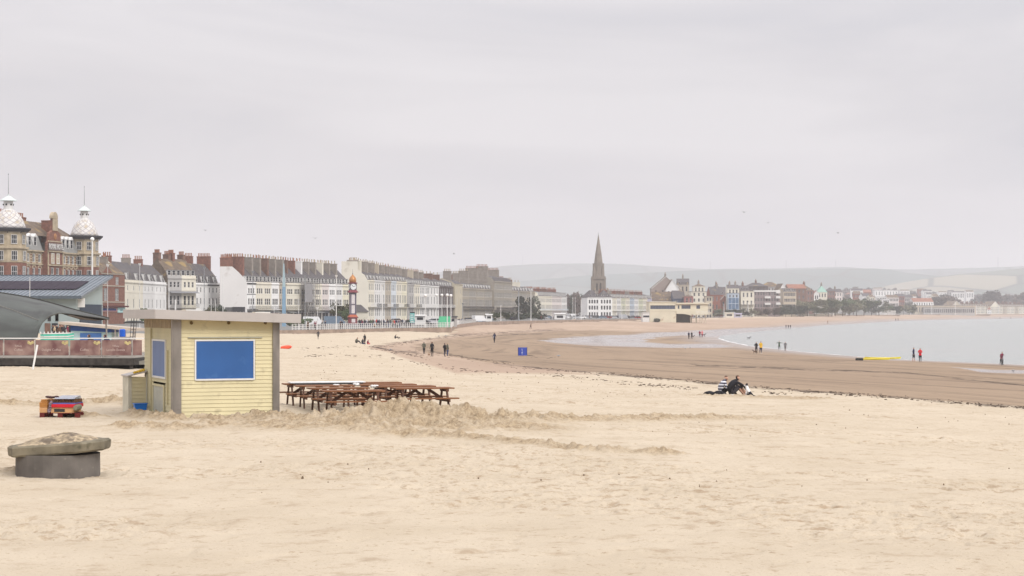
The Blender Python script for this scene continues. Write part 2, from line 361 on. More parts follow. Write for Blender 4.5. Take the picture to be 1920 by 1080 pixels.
def sand_material():
    m = bpy.data.materials.new('beach_sand'); m.use_nodes = True; nt = m.node_tree; N = nt.nodes; L = nt.links
    b = N['Principled BSDF']
    def attr(n): a = N.new('ShaderNodeAttribute'); a.attribute_name = n; return a.outputs['Fac']
    def mix(f, a, c):
        x = N.new('ShaderNodeMix'); x.data_type = 'RGBA'
        if isinstance(f, float): x.inputs[0].default_value = f
        else: L.new(f, x.inputs[0])
        for k, v in ((6,a),(7,c)):
            if isinstance(v, tuple): x.inputs[k].default_value = (*v,1)
            else: L.new(v, x.inputs[k])
        return x.outputs[2]
    geo = N.new('ShaderNodeNewGeometry')
    def noise(sc, det=4, st=(1,1,1), rough=.55):
        mp = N.new('ShaderNodeMapping'); mp.inputs['Scale'].default_value = st; L.new(geo.outputs['Position'], mp.inputs[0])
        n = N.new('ShaderNodeTexNoise'); n.inputs['Scale'].default_value = sc; n.inputs['Detail'].default_value = det; n.inputs['Roughness'].default_value = rough
        L.new(mp.outputs[0], n.inputs[0]); return n.outputs['Fac']
    def rng(v, a, c, lo=0, hi=1):
        r = N.new('ShaderNodeMapRange'); r.inputs[1].default_value = a; r.inputs[2].default_value = c; r.inputs[3].default_value = lo; r.inputs[4].default_value = hi
        L.new(v, r.inputs[0]); return r.outputs[0]
    def mul(a, c):
        x = N.new('ShaderNodeMath'); x.operation = 'MULTIPLY'; 
        for k, v in ((0,a),(1,c)):
            if isinstance(v, float): x.inputs[k].default_value = v
            else: L.new(v, x.inputs[k])
        return x.outputs[0]
    def mx(a, c):
        x = N.new('ShaderNodeMath'); x.operation = 'MAXIMUM'; L.new(a, x.inputs[0]); L.new(c, x.inputs[1]); return x.outputs[0]
    dry = mix(rng(noise(.35,3),.35,.65), DRY1, DRY2)
    dry = mix(rng(noise(1.3,6,rough=.7),.54,.70,0,.7), dry, DAMP)
    dry = mix(rng(noise(4.5,5,rough=.7),.60,.67,0,.7), dry, DAMP)
    dry = mix(rng(noise(2.4,6,(1,1.3,1),.75),.615,.655,0,.75), dry, DAMP)
    dry = mix(rng(noise(9,4,rough=.7),.62,.68,0,.6), dry, (.27,.195,.12))
    dry = mix(rng(noise(14,3),.64,.74,0,.5), dry, (.22,.16,.10))
    dry = mix(rng(noise(34,3,rough=.7),.52,.68,0,.30), dry, DAMP)
    dry = mix(rng(noise(22,2),.70,.76,0,.7), dry, (.14,.10,.07))
    dry = mix(mul(attr('patch'), rng(noise(2.6,6,rough=.75),.52,.62,0,.7)), dry, DAMP)
    dug = mix(rng(noise(7,6,rough=.85),.42,.60), DUG1, DUG2)
    dry = mix(mul(attr('dug'), rng(noise(1.6,5),.3,.55,.35,1.0)), dry, dug)
    wetc = mix(rng(noise(.05,5,(1,.35,1)),.35,.65), WET1, WET2)
    # tide lines follow the height of the beach
    mpz = N.new('ShaderNodeMapping'); mpz.inputs['Scale'].default_value = (.03,.02,11.0); L.new(geo.outputs['Position'], mpz.inputs[0])
    nz = N.new('ShaderNodeTexNoise'); nz.inputs['Scale'].default_value = 1.6; nz.inputs['Detail'].default_value = 6; nz.inputs['Roughness'].default_value = .62; L.new(mpz.outputs[0], nz.inputs[0])
    wetc = mix(rng(nz.outputs['Fac'],.48,.64,0,.85), wetc, WET3)
    wetc = mix(rng(noise(.012,6,(1,.5,1),.7),.42,.60,0,.55), wetc, WET2)
    wetc = mix(rng(noise(.9,5,(1,.3,1)),.6,.72,0,.5), wetc, WET3)
    midc = mix(rng(noise(.04,5,(1,.3,1)),.35,.65), MID1, MID2)
    midc = mix(rng(nz.outputs['Fac'],.52,.7,0,.6), midc, WET2)
    c = mix(attr('mid'), dry, midc)
    c = mix(attr('wet'), c, wetc)
    c = mix(mul(attr('wrack'), rng(noise(.8,6,(1,.25,1),.7),.44,.56)), c, (.085,.06,.043))
    c = mix(attr('pool'), c, (.25,.205,.18))
    L.new(c, b.inputs['Base Color'])
    rg = N.new('ShaderNodeMapRange'); rg.inputs[3].default_value = .9; rg.inputs[4].default_value = .17; L.new(mul(attr('pool'), rng(noise(.12,4,(1,.4,1)),.3,.5,.6,1)), rg.inputs[0])
    L.new(rg.outputs[0], b.inputs['Roughness'])
    b.inputs['Specular IOR Level'].default_value = .25
    sp = N.new('ShaderNodeMapRange'); sp.inputs[3].default_value = .15; sp.inputs[4].default_value = .6; L.new(attr('pool'), sp.inputs[0]); L.new(sp.outputs[0], b.inputs['Specular IOR Level'])
    bp = N.new('ShaderNodeBump'); bp.inputs['Distance'].default_value = .055
    n5 = noise(16,6,rough=.75); L.new(n5, bp.inputs['Height'])
    sb = N.new('ShaderNodeMapRange'); sb.inputs[3].default_value = .55; sb.inputs[4].default_value = .0; L.new(mx(attr('pool'),mul(attr('wet'),.6)), sb.inputs[0]); L.new(sb.outputs[0], bp.inputs['Strength'])
    L.new(bp.outputs[0], b.inputs['Normal'])
    return m
beach_me = build_beach(); beach_me.materials.append(sand_material())
tag(link('beach', beach_me), 'pale sandy beach curving round the bay', None, kind='structure')
# ---- sea
def sea_material():
    m = bpy.data.materials.new('sea_water'); m.use_nodes = True; nt = m.node_tree; N = nt.nodes; L = nt.links
    b = N['Principled BSDF']; b.inputs['Base Color'].default_value = (*SEAC,1); b.inputs['Roughness'].default_value = .16; b.inputs['IOR'].default_value = 1.33
    g = N.new('ShaderNodeNewGeometry'); mp = N.new('ShaderNodeMapping'); mp.inputs['Scale'].default_value = (.5,1.0,1); mp.inputs['Rotation'].default_value = (0,0,.4)
    L.new(g.outputs['Position'], mp.inputs[0])
    n = N.new('ShaderNodeTexNoise'); n.inputs['Scale'].default_value = .9; n.inputs['Detail'].default_value = 5; n.inputs['Roughness'].default_value = .6; L.new(mp.outputs[0], n.inputs[0])
    mq = N.new('ShaderNodeMapping'); mq.inputs['Scale'].default_value = (.05,.22,1); mq.inputs['Rotation'].default_value = (0,0,-.25); L.new(g.outputs['Position'], mq.inputs[0])
    nw = N.new('ShaderNodeTexNoise'); nw.inputs['Scale'].default_value = .9; nw.inputs['Detail'].default_value = 5; nw.inputs['Roughness'].default_value = .65; L.new(mq.outputs[0], nw.inputs[0])
    ad = N.new('ShaderNodeMath'); ad.operation = 'MULTIPLY_ADD'; ad.inputs[1].default_value = 5.0; L.new(nw.outputs['Fac'], ad.inputs[0]); L.new(n.outputs['Fac'], ad.inputs[2])
    bp = N.new('ShaderNodeBump'); bp.inputs['Strength'].default_value = .85; bp.inputs['Distance'].default_value = .35; L.new(ad.outputs[0], bp.inputs['Height'])
    L.new(bp.outputs[0], b.inputs['Normal'])
    n2 = N.new('ShaderNodeTexNoise'); n2.inputs['Scale'].default_value = .03; n2.inputs['Detail'].default_value = 4; L.new(mp.outputs[0], n2.inputs[0])
    mxx = N.new('ShaderNodeMix'); mxx.data_type = 'RGBA'; L.new(n2.outputs['Fac'], mxx.inputs[0])
    mxx.inputs[6].default_value = (*SEAC,1); mxx.inputs[7].default_value = (SEAC[0]*.85,SEAC[1]*1.0,SEAC[2]*1.02,1); L.new(mxx.outputs[2], b.inputs['Base Color'])
    return m
s_ = MB()
sxy = [(x_,y_) for x_,y_ in SEAXY]
s_.poly([(-30,100,-2.5),(3500,20,-2.5),(6000,3000,-2.5),(-30,3000,-2.5)])
SM = sea_material()
tag(s_.build('sea', SM), 'calm grey sea water of the bay', None, kind='structure')
foam = MB(); fm = paint('foam', (205,202,200), rough=.6)
def seg_strip(pts, w0, w1, z, mb, n=8):
    P_ = []
    for (x0,y0),(x1,y1) in zip(pts, pts[1:]):
        for i in range(n): P_.append((lerp(x0,x1,i/n), lerp(y0,y1,i/n)))
    P_.append(pts[-1])
    for i in range(len(P_)-1):
        (x0,y0),(x1,y1) = P_[i], P_[i+1]; l = math.hypot(x1-x0,y1-y0) or 1; nx, ny = -(y1-y0)/l, (x1-x0)/l
        a = .5+.5*math.sin(i*1.7)+random.random()*.6; 
        a2 = .5+.5*math.sin((i+1)*1.7)
        k = max(1, y0/150)
        mb.poly([(x0,y0,z),(x1,y1,z),(x1+nx*w1*k*(.3+a2),y1+ny*w1*k*(.3+a2),z),(x0+nx*w0*k*(.3+a),y0+ny*w0*k*(.3+a),z)])
seg_strip([SEAXY[i] for i in range(1,9)], -.2, -.2, -2.494, foam)
tag(foam.build('wave_edge', fm), 'thin white edge of lapping water', None, kind='structure')
# ---- town ground and sea wall
g = MB(); rows = [0,.02,.05,.1,.2,.35,.6,1]
cols = []
for (a,b_) in zip(WALL, WALL[1:]):
    k = max(1, int(abs(b_[0]-a[0])/40))
    for i in range(k):
        t = i/k; x0, y0 = lerp(X(a[0],a[1]), X(b_[0],b_[1]), t), lerp(a[1],b_[1],t); cols.append((x0,y0,lerp(a[2],b_[2],t)))
cols.append(WX[-1])
def town_z(x, y):
    px = 960+F*x/y; d_ = y-wallY(px)
    z0 = np.interp(px, [a[0] for a in WALL], [a[2] for a in WALL])
    k = float(np.interp(px, [1200,1420,1600,3000],[0,.008,.021,.021]))
    return float(z0) + min(max(0,d_-230),2700)*k + (min(max(0,d_-60)/80,1)*.35)
grid = []
for x0,y0,z0 in cols:
    px = 960+F*x0/y0; col = []
    for r in rows:
        y = y0 + (5900-y0)*r; col.append((x0*y/y0, y, town_z(x0*y/y0, y)))
    grid.append(col)
for i in range(len(grid)-1):
    for j in range(len(rows)-1): g.poly([grid[i][j],grid[i+1][j],grid[i+1][j+1],grid[i][j+1]])
TG = mat('town_paving', (.20,.19,.17), col2=(.13,.13,.125), scale=.05)
tag(g.build('promenade', TG, smooth=False), 'promenade and streets of the town', None, kind='structure')
wl = MB()
for (x0,y0,z0),(x1,y1,z1) in zip(cols, cols[1:]):
    wl.poly([(x0,y0,z0-2.6),(x1,y1,z1-2.6),(x1,y1,z1),(x0,y0,z0)])
    wl.hull([(x0,y0-.05,z0-.02),(x1,y1-.05,z1-.02),(x1,y1+.5,z1-.02),(x0,y0+.5,z0-.02)],[(x0,y0-.05,z0+.12),(x1,y1-.05,z1+.12),(x1,y1+.5,z1+.12),(x0,y0+.5,z0+.12)])
tag(wl.build('sea_wall', paint('sea_wall_stone', (150,132,118), var=.25, scale=.5, detail=8)), 'low stained stone sea wall edging the promenade above the sand', 'sea wall')
# ---- hills
def hill(name, label, Yc, crest, mt, back=1800, front=1500, namp=.05, seed=0):
    n = 260; pxs = np.linspace(crest[0][0], crest[-1][0], n); pys = np.interp(pxs, [c[0] for c in crest],[c[1] for c in crest])
    prof = [(-1,0),(-.8,.10),(-.6,.28),(-.4,.52),(-.2,.80),(-.08,.95),(0,1),(.15,.93),(.5,.5),(1,0)]
    mb = MB(); V = []
    for j, (t, h) in enumerate(prof):
        y = Yc + (t*front if t < 0 else t*back)
        for i in range(n):
            x = (pxs[i]-960)/F*Yc*(1+.12*t); H = CZ+(HZ-pys[i])*Yc/F+8
            nz = fbm(np.array([x/260.+seed]), np.array([y/260.]),4,seed)[0]-.5
            V.append((x, y, -10+(H+10)*h + (nz*H*.35*h*(1-h)*4*.6) + (nz*Yc*namp*.02*h)))
    mb.v = V
    for j in range(len(prof)-1):
        for i in range(n-1): mb.f.append((j*n+i,j*n+i+1,(j+1)*n+i+1,(j+1)*n+i)); mb.m.append(0)
    o = mb.build(name, mt, smooth=True); tag(o, label, None, kind='structure'); return o
def field_mat(name, ca, cb, cc, sc):
    m = bpy.data.materials.new(name); m.use_nodes = True; nt = m.node_tree; N = nt.nodes; L = nt.links; b = N['Principled BSDF']; b.inputs['Roughness'].default_value = .95
    g = N.new('ShaderNodeNewGeometry'); mp = N.new('ShaderNodeMapping'); mp.inputs['Scale'].default_value = (1,.6,1); L.new(g.outputs['Position'], mp.inputs[0])
    v = N.new('ShaderNodeTexVoronoi'); v.inputs['Scale'].default_value = sc; L.new(mp.outputs[0], v.inputs['Vector'])
    sp = N.new('ShaderNodeSeparateColor'); L.new(v.outputs['Color'], sp.inputs[0])
    cr = N.new('ShaderNodeValToRGB'); cr.color_ramp.interpolation = 'CONSTANT'; e = cr.color_ramp.elements
    e[0].color = (*ca,1); e[1].position = .5; e[1].color = (*cb,1); x = e.new(.8); x.color = (*cc,1); L.new(sp.outputs[0], cr.inputs[0])
    v2 = N.new('ShaderNodeTexVoronoi'); v2.feature = 'DISTANCE_TO_EDGE'; v2.inputs['Scale'].default_value = sc; L.new(mp.outputs[0], v2.inputs['Vector'])
    r = N.new('ShaderNodeMapRange'); r.inputs[1].default_value = .02; r.inputs[2].default_value = .05; L.new(v2.outputs['Distance'], r.inputs[0])
    mx = N.new('ShaderNodeMix'); mx.data_type = 'RGBA'; L.new(r.outputs[0], mx.inputs[0]); mx.inputs[6].default_value = (.035,.05,.03,1); L.new(cr.outputs[0], mx.inputs[7])
    L.new(mx.outputs[2], b.inputs['Base Color']); return m
FM1 = field_mat('far_field_grass', (.05,.075,.065),(.07,.10,.08),(.09,.105,.085), .0035)
FM2 = field_mat('near_field_grass', (.06,.10,.08),(.045,.085,.065),(.08,.11,.085), .004)
FM3 = field_mat('tan_field_grass', (.08,.11,.075),(.24,.22,.145),(.10,.125,.085), .0045)
hill('hills', 'long pale grey green ridge on the skyline', 9000, [(300,540),(600,530),(800,515),(900,507),(950,502),(1000,499),(1050,497.5),(1100,497),(1150,497.5),(1200,500),(1260,504),(1320,508),(1400,507),(1500,505),(1580,503),(1640,507),(1700,508),(1800,506),(1860,504),(1920,502),(2100,500),(2400,515)], FM1, seed=1)
hill('hills', 'green hillside in front of the skyline ridge', 7000, [(500,570),(900,535),(1000,529),(1100,521),(1200,515),(1250,512.5),(1300,511),(1400,510),(1500,508.5),(1560,507),(1640,507),(1670,510),(1700,516),(1740,520),(1800,526),(1920,540),(2200,560)], FM2, seed=2)
hill('hills', 'field patterned hillside with a tan field at the far right', 6100, [(1560,560),(1640,545),(1700,533),(1760,524),(1800,519),(1860,513),(1920,507),(2050,500),(2300,515)], FM3, seed=3)
# ---- the air over the bay
hb = MB(); hb.box(-5200,5600,-120,11200,-12,340)
hm = bpy.data.materials.new('sea_haze'); hm.use_nodes = True; nt = hm.node_tree
for n in list(nt.nodes):
    if n.type == 'BSDF_PRINCIPLED': nt.nodes.remove(n)
pv = nt.nodes.new('ShaderNodeVolumePrincipled'); pv.inputs['Density'].default_value = HAZE; pv.inputs['Color'].default_value = (*HAZEC,1); pv.inputs['Anisotropy'].default_value = .1
o_ = [n for n in nt.nodes if n.type == 'OUTPUT_MATERIAL'][0]; nt.links.new(pv.outputs[0], o_.inputs['Volume'])
if HAZE > 0: tag(hb.build('haze', hm), 'sea haze hanging over the whole bay', None, kind='stuff')
# ================================================================ near things on the beach
CREAM = mat('cream_cladding', (.62,.55,.34), rough=.55, var=.07, scale=1.2, wear=((.48,.42,.26),2.5,.58))
CREAM_S = mat('cream_cladding_side', (.53,.48,.30), rough=.6, var=.06, scale=1.2)  # slightly darker copy of the cladding cream, for side and back walls
WHITEP = mat('white_paint', (.66,.65,.63), rough=.5, var=.05)
STEEL = mat('brushed_steel', (.25,.225,.20), rough=.45, metal=.5, var=.25, scale=2.5, stretch=(1,1,.35))
FASCIA = mat('fascia_sheet', (.44,.405,.38), rough=.45, metal=.15, var=.06, scale=1.1, spec=.4)
BLUESH = mat('blue_shutter', (.030,.105,.30), rough=.5, var=.10, scale=.8, wear=((.05,.14,.34),2.2,.6))
BLUESH2 = mat('blue_shutter_faded', (.10,.16,.32), rough=.5, var=.08, scale=1.5)
DARK = mat('dark_metal', (.03,.03,.03), rough=.6)
BRASS = mat('bronze_light', (.16,.10,.03), rough=.4, metal=.5)
GREYP = mat('grey_panel', (.40,.40,.34), rough=.5, var=.08)
WOODB = mat('weathered_board', (.34,.27,.18), rough=.8, var=.4, scale=6, stretch=(6,6,.4))
hz = gz(*HUT)+.0
hut = thing('beach_kiosk', 'small cream clad beach kiosk with a blue shutter and flat overhanging roof', 'kiosk', (HUT[0],HUT[1],hz), HA)
FW, SD, HT = 3.14, 4.25, 2.90
m = MB(); bh = .114; k = int(HT/bh)
def clad(mb, p0, p1, nrm, z0, z1, holes=()):
    # shiplap boards between p0 and p1, standing proud along nrm; holes = (a0,a1,z0,z1) in metres along the wall
    Lw = math.hypot(p1[0]-p0[0], p1[1]-p0[1]); ux, uy = (p1[0]-p0[0])/Lw, (p1[1]-p0[1])/Lw
    z = z0
    while z < z1-.01:
        zt = min(z+bh, z1); segs = [(0,Lw)]
        for a0,a1,h0,h1 in holes:
            if zt > h0+.02 and z < h1-.02:
                ns = []
                for s0,s1 in segs:
                    if a1 <= s0 or a0 >= s1: ns.append((s0,s1)); continue
                    if a0 > s0: ns.append((s0,a0))
                    if a1 < s1: ns.append((a1,s1))
                segs = ns
        for s0,s1 in segs:
            P_ = lambda s_, o, zz: (p0[0]+ux*s_+nrm[0]*o, p0[1]+uy*s_+nrm[1]*o, zz)
            mb.hull([P_(s0,-.02,z),P_(s0,.024,z),P_(s0,.020,z+.012),P_(s0,.006,zt),P_(s0,-.02,zt)],[P_(s1,-.02,z),P_(s1,.024,z),P_(s1,.020,z+.012),P_(s1,.006,zt),P_(s1,-.02,zt)])
        z = zt
clad(m, (.14,0), (FW-.14,0), (0,-1), 0, 2.62, [(.53,2.28,1.13,2.30)])
m.box(.10,FW-.10,-.012,.02,2.62,2.93)
m.build('front_wall', CREAM, hut)
m = MB(); clad(m, (0,SD), (0,.12), (-1,0), 0, 2.62, [(1.30,3.32,1.16,2.28),(1.35,3.2,.10,.95)]); m.box(-.012,.02,.1,SD,2.62,2.93)
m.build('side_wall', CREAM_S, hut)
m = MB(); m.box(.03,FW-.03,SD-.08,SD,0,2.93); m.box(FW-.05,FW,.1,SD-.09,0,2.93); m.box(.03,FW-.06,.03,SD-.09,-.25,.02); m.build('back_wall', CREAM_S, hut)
for (cx, wd) in ((.0,.22),(FW-.20,.20)):
    m = MB(); m.box(cx,cx+wd,-.07,.10,-.25,2.93); m.box(cx+.02,cx+wd-.02,-.078,-.07,.3,.34); m.build('corner_post', STEEL, hut)
m = MB(); m.box(-.05,-.001,-.06,.10,-.25,2.93); m.build('corner_post', STEEL, hut)
# roof falls gently to one side
def rz(u): return 3.19 - .032*(u+.6)
m = MB(); U0,U1,V0,V1 = -.60,FW+.55,-.38,4.62
ring = lambda dz, ins: [(U0+ins,V0+ins,rz(U0)+dz),(U1-ins,V0+ins,rz(U1)+dz),(U1-ins,V1-ins,rz(U1)+dz),(U0+ins,V1-ins,rz(U0)+dz)]
m.hull(ring(-.25,.03), ring(-.02,.03), 1); rf = m.build('roof', [FASCIA, paint('soffit',(178,150,70),rough=.7)], hut)
m = MB()
for a, b_ in (((U0,V0),(U1,V0)),((U0,V1),(U1,V1))):
    m.hull([(a[0],a[1]-.014 if a[1]<0 else a[1],rz(a[0])-.265),(b_[0],b_[1]-.014 if a[1]<0 else b_[1],rz(b_[0])-.265),(b_[0],b_[1]+.02,rz(b_[0])-.265),(a[0],a[1]+.02,rz(a[0])-.265)],
           [(a[0],a[1]-.014 if a[1]<0 else a[1],rz(a[0])),(b_[0],b_[1]-.014 if a[1]<0 else b_[1],rz(b_[0])),(b_[0],b_[1]+.02,rz(b_[0])),(a[0],a[1]+.02,rz(a[0]))])
for u_ in (U0-.016, U1):
    m.box(u_,u_+.016,V0,V1,rz(u_)-.27,rz(u_)+.002)
for u_ in (.95, 2.86): m.box(u_,u_+.012,V0-.019,V0-.013,rz(u_)-.26,rz(u_)-.004)
m.build('fascia', FASCIA, rf)
m = MB(); m.box(.3,.75,-.33,.2,rz(.5)-.01,rz(.5)+.035); m.build('roof_vent', WHITEP, rf); m = MB(); m.box(2.35,2.8,-.3,.1,rz(2.5)-.01,rz(2.5)+.03); m.build('roof_vent', WHITEP, rf)
for u_ in (.52,1.62,2.72):
    m = MB(); m.lathe([(.045,0),(.05,.02),(.035,.05)],12); o = m.build('spotlight', BRASS, hut, loc=(u_,-.014,2.80), rot=(PI/2,0,0))
m = MB(); m.box(.655,2.36,-.03,-.012,1.17,2.27); sh = m.build('shutter', BLUESH, hut)
m = MB(); m.box(.617,.66,-.045,0,1.13,2.31); m.box(2.36,2.403,-.045,0,1.13,2.31); m.box(.66,2.36,-.045,0,2.27,2.31); m.box(.66,2.36,-.055,0,1.12,1.17); m.build('frame', WHITEP, sh)
m = MB(); m.box(.42,2.62,-.06,-.02,2.36,2.385); m.build('shutter_track', GREYP, hut)
m = MB(); m.box(-.03,-.01,1.0,2.86,1.2,2.25); sh = m.build('side_shutter', BLUESH2, hut)
m = MB(); m.box(-.05,0,.93,1.0,1.14,2.3); m.box(-.05,0,2.86,2.95,1.14,2.3); m.box(-.05,0,1.0,2.86,2.25,2.3); m.box(-.05,0,1.0,2.86,1.14,1.2); m.build('frame', WHITEP, sh)
m = MB(); m.box(-.035,-.012,1.2,2.75,.14,.9); sh = m.build('hatch', GREYP, hut)
m = MB(); m.box(-.06,0,1.1,1.2,.08,.96); m.box(-.06,0,2.75,2.85,.08,.96); m.box(-.06,0,1.2,2.75,.9,.96); m.box(-.06,0,1.2,2.75,.02,.14); m.build('frame', CREAM_S, sh)
m = MB(); m.box(-.07,-.012,3.05,3.12,0,2.62); m.build('drainpipe', CREAM_S, hut); m = MB(); m.box(-.07,-.012,.62,.68,.4,2.0); m.build('handrail', CREAM_S, hut)
m = MB()
for i in range(9): v0 = .25+i*.44; m.box(-.04,-.014,v0,v0+.40,2.64,2.90)
m.build('name_board', WOODB, hut)
# storage box, tub, yellow cloth
hl = lambda u, v: (HUT[0]+u*math.cos(HA)-v*math.sin(HA), HUT[1]+u*math.sin(HA)+v*math.cos(HA))
bx_ = thing('storage_bin', 'waist high cream clad storage bin against the side of the kiosk', 'storage bin', (*hl(0,0),hz), HA)
m = MB(); clad(m, (-.52,3.82), (-.06,3.82), (0,-1), 0, 1.12); m.box(-.50,-.06,3.84,4.7,-.1,1.1); m.build('cladding', CREAM, bx_)
m = MB(); m.box(-.60,-.50,3.79,4.75,-.1,1.15); m.box(-.06,-.02,3.79,3.86,-.1,1.2); m.build('corner_trim', mat('pale_trim',(.55,.52,.42)), bx_)
m = MB(); m.hull([(-.64,3.72,1.13),(-.03,3.72,1.27),(-.03,4.8,1.27),(-.64,4.8,1.13)],[(-.64,3.72,1.17),(-.03,3.72,1.31),(-.03,4.8,1.31),(-.64,4.8,1.17)]); m.build('lid', FASCIA, bx_)
m = MB(); random.seed(3)
for i in range(9): m.blob((-.38+i*.035,3.95+random.uniform(-.1,.1),1.235+i*.010), .055, 7, 5, jit=.3)
for i in range(5): m.tube((-.42+i*.07,3.8,1.235+i*.014),(-.35+i*.07,4.1,1.27+i*.014),.02)
tag(m.build('cloth', paint('yellow_cloth',(214,178,60)), loc=(*hl(0,0),hz), rot=HA), 'crumpled yellow cloth lying on the lid of the storage bin', 'cloth')
tx, ty = hl(-.32,3.35)
m = MB()
tb = [( (1+.12*s_)*a,(1+.12*s_)*b_,s_*.2) for s_ in (0,1) for a,b_ in ((-.17,-.11),(.17,-.11),(.17,.11),(-.17,.11))]
m.hull(tb[:4],tb[4:]); m.box(-.215,.215,-.15,.15,.185,.205); o = m.build('blue_tub', paint('blue_plastic',(28,120,215),rough=.35,var=.05), loc=(tx,ty,gz(tx,ty)+.12), rot=HA); tag(o, 'bright blue plastic tub on the sand by the storage bin', 'tub')
# ---------------------------------------------------------------- picnic tables
WOOD = mat('red_brown_timber', (.195,.084,.037), rough=.62, var=.30, scale=5, stretch=(.6,6,6), wear=((.22,.12,.07),3.0,.6), spec=.2)
WOOD2 = mat('red_brown_timber_frame', (.095,.042,.024), rough=.7, var=.3, scale=5)
def make_table():
    t = thing('picnic_table', 'x', 'picnic table', group='picnic tables stored beside the kiosk')
    Lh = .95
    m = MB()
    for i in range(5): y0 = -.375+i*.152; m.box(-Lh,Lh,y0,y0+.14,.725,.765)
    m.build('tabletop', WOOD, t)
    for s_ in (-1,1):
        m = MB()
        for j in (0,1): y0 = s_*.70-.13+j*.135; m.box(-Lh-.03,Lh+.03,y0,y0+.125,.425,.465)
        m.build('seat', WOOD, t)
    for ex in (-1,1):
        for s_ in (-1,1):
            m = MB(); m.bar((ex*.72,s_*.27,.725),(ex*.72,s_*.60,0),.05,.09); m.build('leg', WOOD2, t)
        m = MB(); m.box(ex*.72-.075,ex*.72-.026,-.82,.82,.33,.425) if ex > 0 else m.box(ex*.72+.026,ex*.72+.075,-.82,.82,.33,.425); m.box(ex*.72-.05,ex*.72+.05,-.36,.36,.64,.722)
        m.bar((ex*.69,0,.38),(ex*.18,0,.715),.05,.09)
        m.build('brace', WOOD2, t)
    return t
T0 = make_table()
L_ = [(661,57.0,'front'),(634,58.9,'second'),(608,60.8,'third'),(584,62.8,'back')]
R_ = [(792,58.9,'front'),(759,60.4,'second'),(725,61.9,'third'),(698,63.6,'back')]
TABS = []
for side, lst, nm in ((0,L_,'row next to the kiosk'),(1,R_,'row away from the kiosk')):
    for i, (px, Y, od) in enumerate(lst):
        x = X(px,Y); z = CZ-( {0:[731.5,726.5,722,718.5],1:[726.5,723,720,716.5]}[side][i]-HZ)*Y/F-.765
        a = math.radians(15+random.uniform(-2,3))
        o = T0 if (side == 0 and i == 0) else copy_tree(T0)
        o.location = (x,Y,z); o.rotation_euler = (0,0,a); TABS.append((x,Y,z,a))
        ext = ''
        o['label'] = f'timber picnic table, {od} one of the {nm}{ext}'
        o['category'] = 'picnic table'
# terrace the tables stand on
x3,Y3,z3,a3 = TABS[3]
m = MB(); m.box(-1.05,1.5,-.30,.32,0,.03,0); m.box(-.9,1.4,-.31,-.30,-.05,.0,1); tag(m.build('white_board', [mat('board_white',(.72,.72,.72),rough=.4), DARK], loc=(x3+.3,Y3-.1,z3+.79), rot=a3), 'long white board lying across the back picnic tables', 'board')
for i,(px,py,Y,lb) in enumerate(((628,723,60.9,'small white pot on the table nearest the kiosk in the third line'),(670,720.5,61.5,'white bundle on the timber between the two rows of tables'),(702,724.5,60.2,'white bundle on a picnic table in the far row'))):
    m = MB()
    for q in range(4): m.blob((random.uniform(-.1,.1),random.uniform(-.05,.05),.05), .07, 7, 5, jit=.3, sq=(1,1,.8))
    tag(m.build('paper_bundle', WHITEP, loc=(X(px,Y),Y,Z(py+3,Y))), lb, 'bundle')
# ---------------------------------------------------------------- pallet with stacked goods
pz = gz(X(117,55.4),55.4)
PL = (X(117,55.4),55.4,pz); RA = math.radians(-4)
RED = paint('dark_red_timber',(98,34,32)); 
pt = thing('pallet', 'dark red timber pallet on the sand under the stacked beach goods', 'pallet', PL, RA)
m = MB()
for i in range(6): m.box(-.56,.60,-.40+i*.145,-.40+i*.145+.1,.125,.145)
m.build('deck', RED, pt)
for bx in (-.56,-.02,.5):
    for by in (-.4,0,.36): m = MB(); m.box(bx,bx+.14,by,by+.1,-.02,.125); m.build('bearer', RED, pt)
def pobj(name, mb, mt, label, cat, sm=False): return tag(mb.build(name, mt, loc=PL, rot=RA, smooth=sm), label, cat)
OR = paint('orange_plastic',(172,118,60),rough=.5,var=.15); PEACH = paint('peach_card',(196,152,108),rough=.7)
for i in range(2):
    m = MB(); z0 = .147+i*.155
    m.box(-.56,-.33,-.4,.3,z0,z0+.15)
    for j in range(3): m.box(-.562,-.328,-.408,-.400,z0+.02+j*.045,z0+.045+j*.045,0)
    pobj('crate', m, [OR if i else PEACH], ['peach coloured crate at the left end of the pallet','orange crate standing on the peach crate'][i], 'crate')
m = MB(); 
for j in range(2): m.box(-.545+.01*j,-.35,-.35,.25,.459+j*.04,.492+j*.04)
pobj('board_stack', m, OR, 'short stack of orange boards on the orange crate', 'boards')
m = MB(); m.box(-.22,.46,-.4,.35,.147,.30); m.box(-.12,.20,-.406,-.399,.17,.26,1)
pobj('card_box', m, [PEACH, DARK], 'peach box with a dark slot at the front of the pallet', 'box')
m = MB(); m.box(-.27,.52,-.42,.38,.303,.40); m.prism([(-.42,.34),(-.44,.31),(-.44,.38),(-.42,.395)],'x',-.25,.5)
pobj('folded_sheet', m, paint('red_sheet',(190,28,42),rough=.5,var=.1), 'bright red folded sheet lying on the peach box', 'sheet')
m = MB(); m.box(-.27,.50,-.41,.38,.403,.44); pobj('folded_sheet', m, paint('blue_sheet',(92,96,160),rough=.6), 'blue violet folded sheet on top of the red sheet', 'sheet')
m = MB()
for j in range(7): m.box(-.2+j*.1,-.11+j*.1,-.38+.01*(j%3),.36,.443,.54+.012*(j%2))
pobj('plank_pile', m, paint('dark_brown_planks',(92,62,40),var=.4,scale=7), 'row of dark brown slats under the silver case', 'planks')
m = MB(); m.hull([(-.07,-.44,.556),(.50,-.44,.556),(.50,.25,.556),(-.05,.25,.556)],[(-.10,-.42,.595),(.52,-.42,.595),(.48,.20,.635),(-.05,.20,.635)])
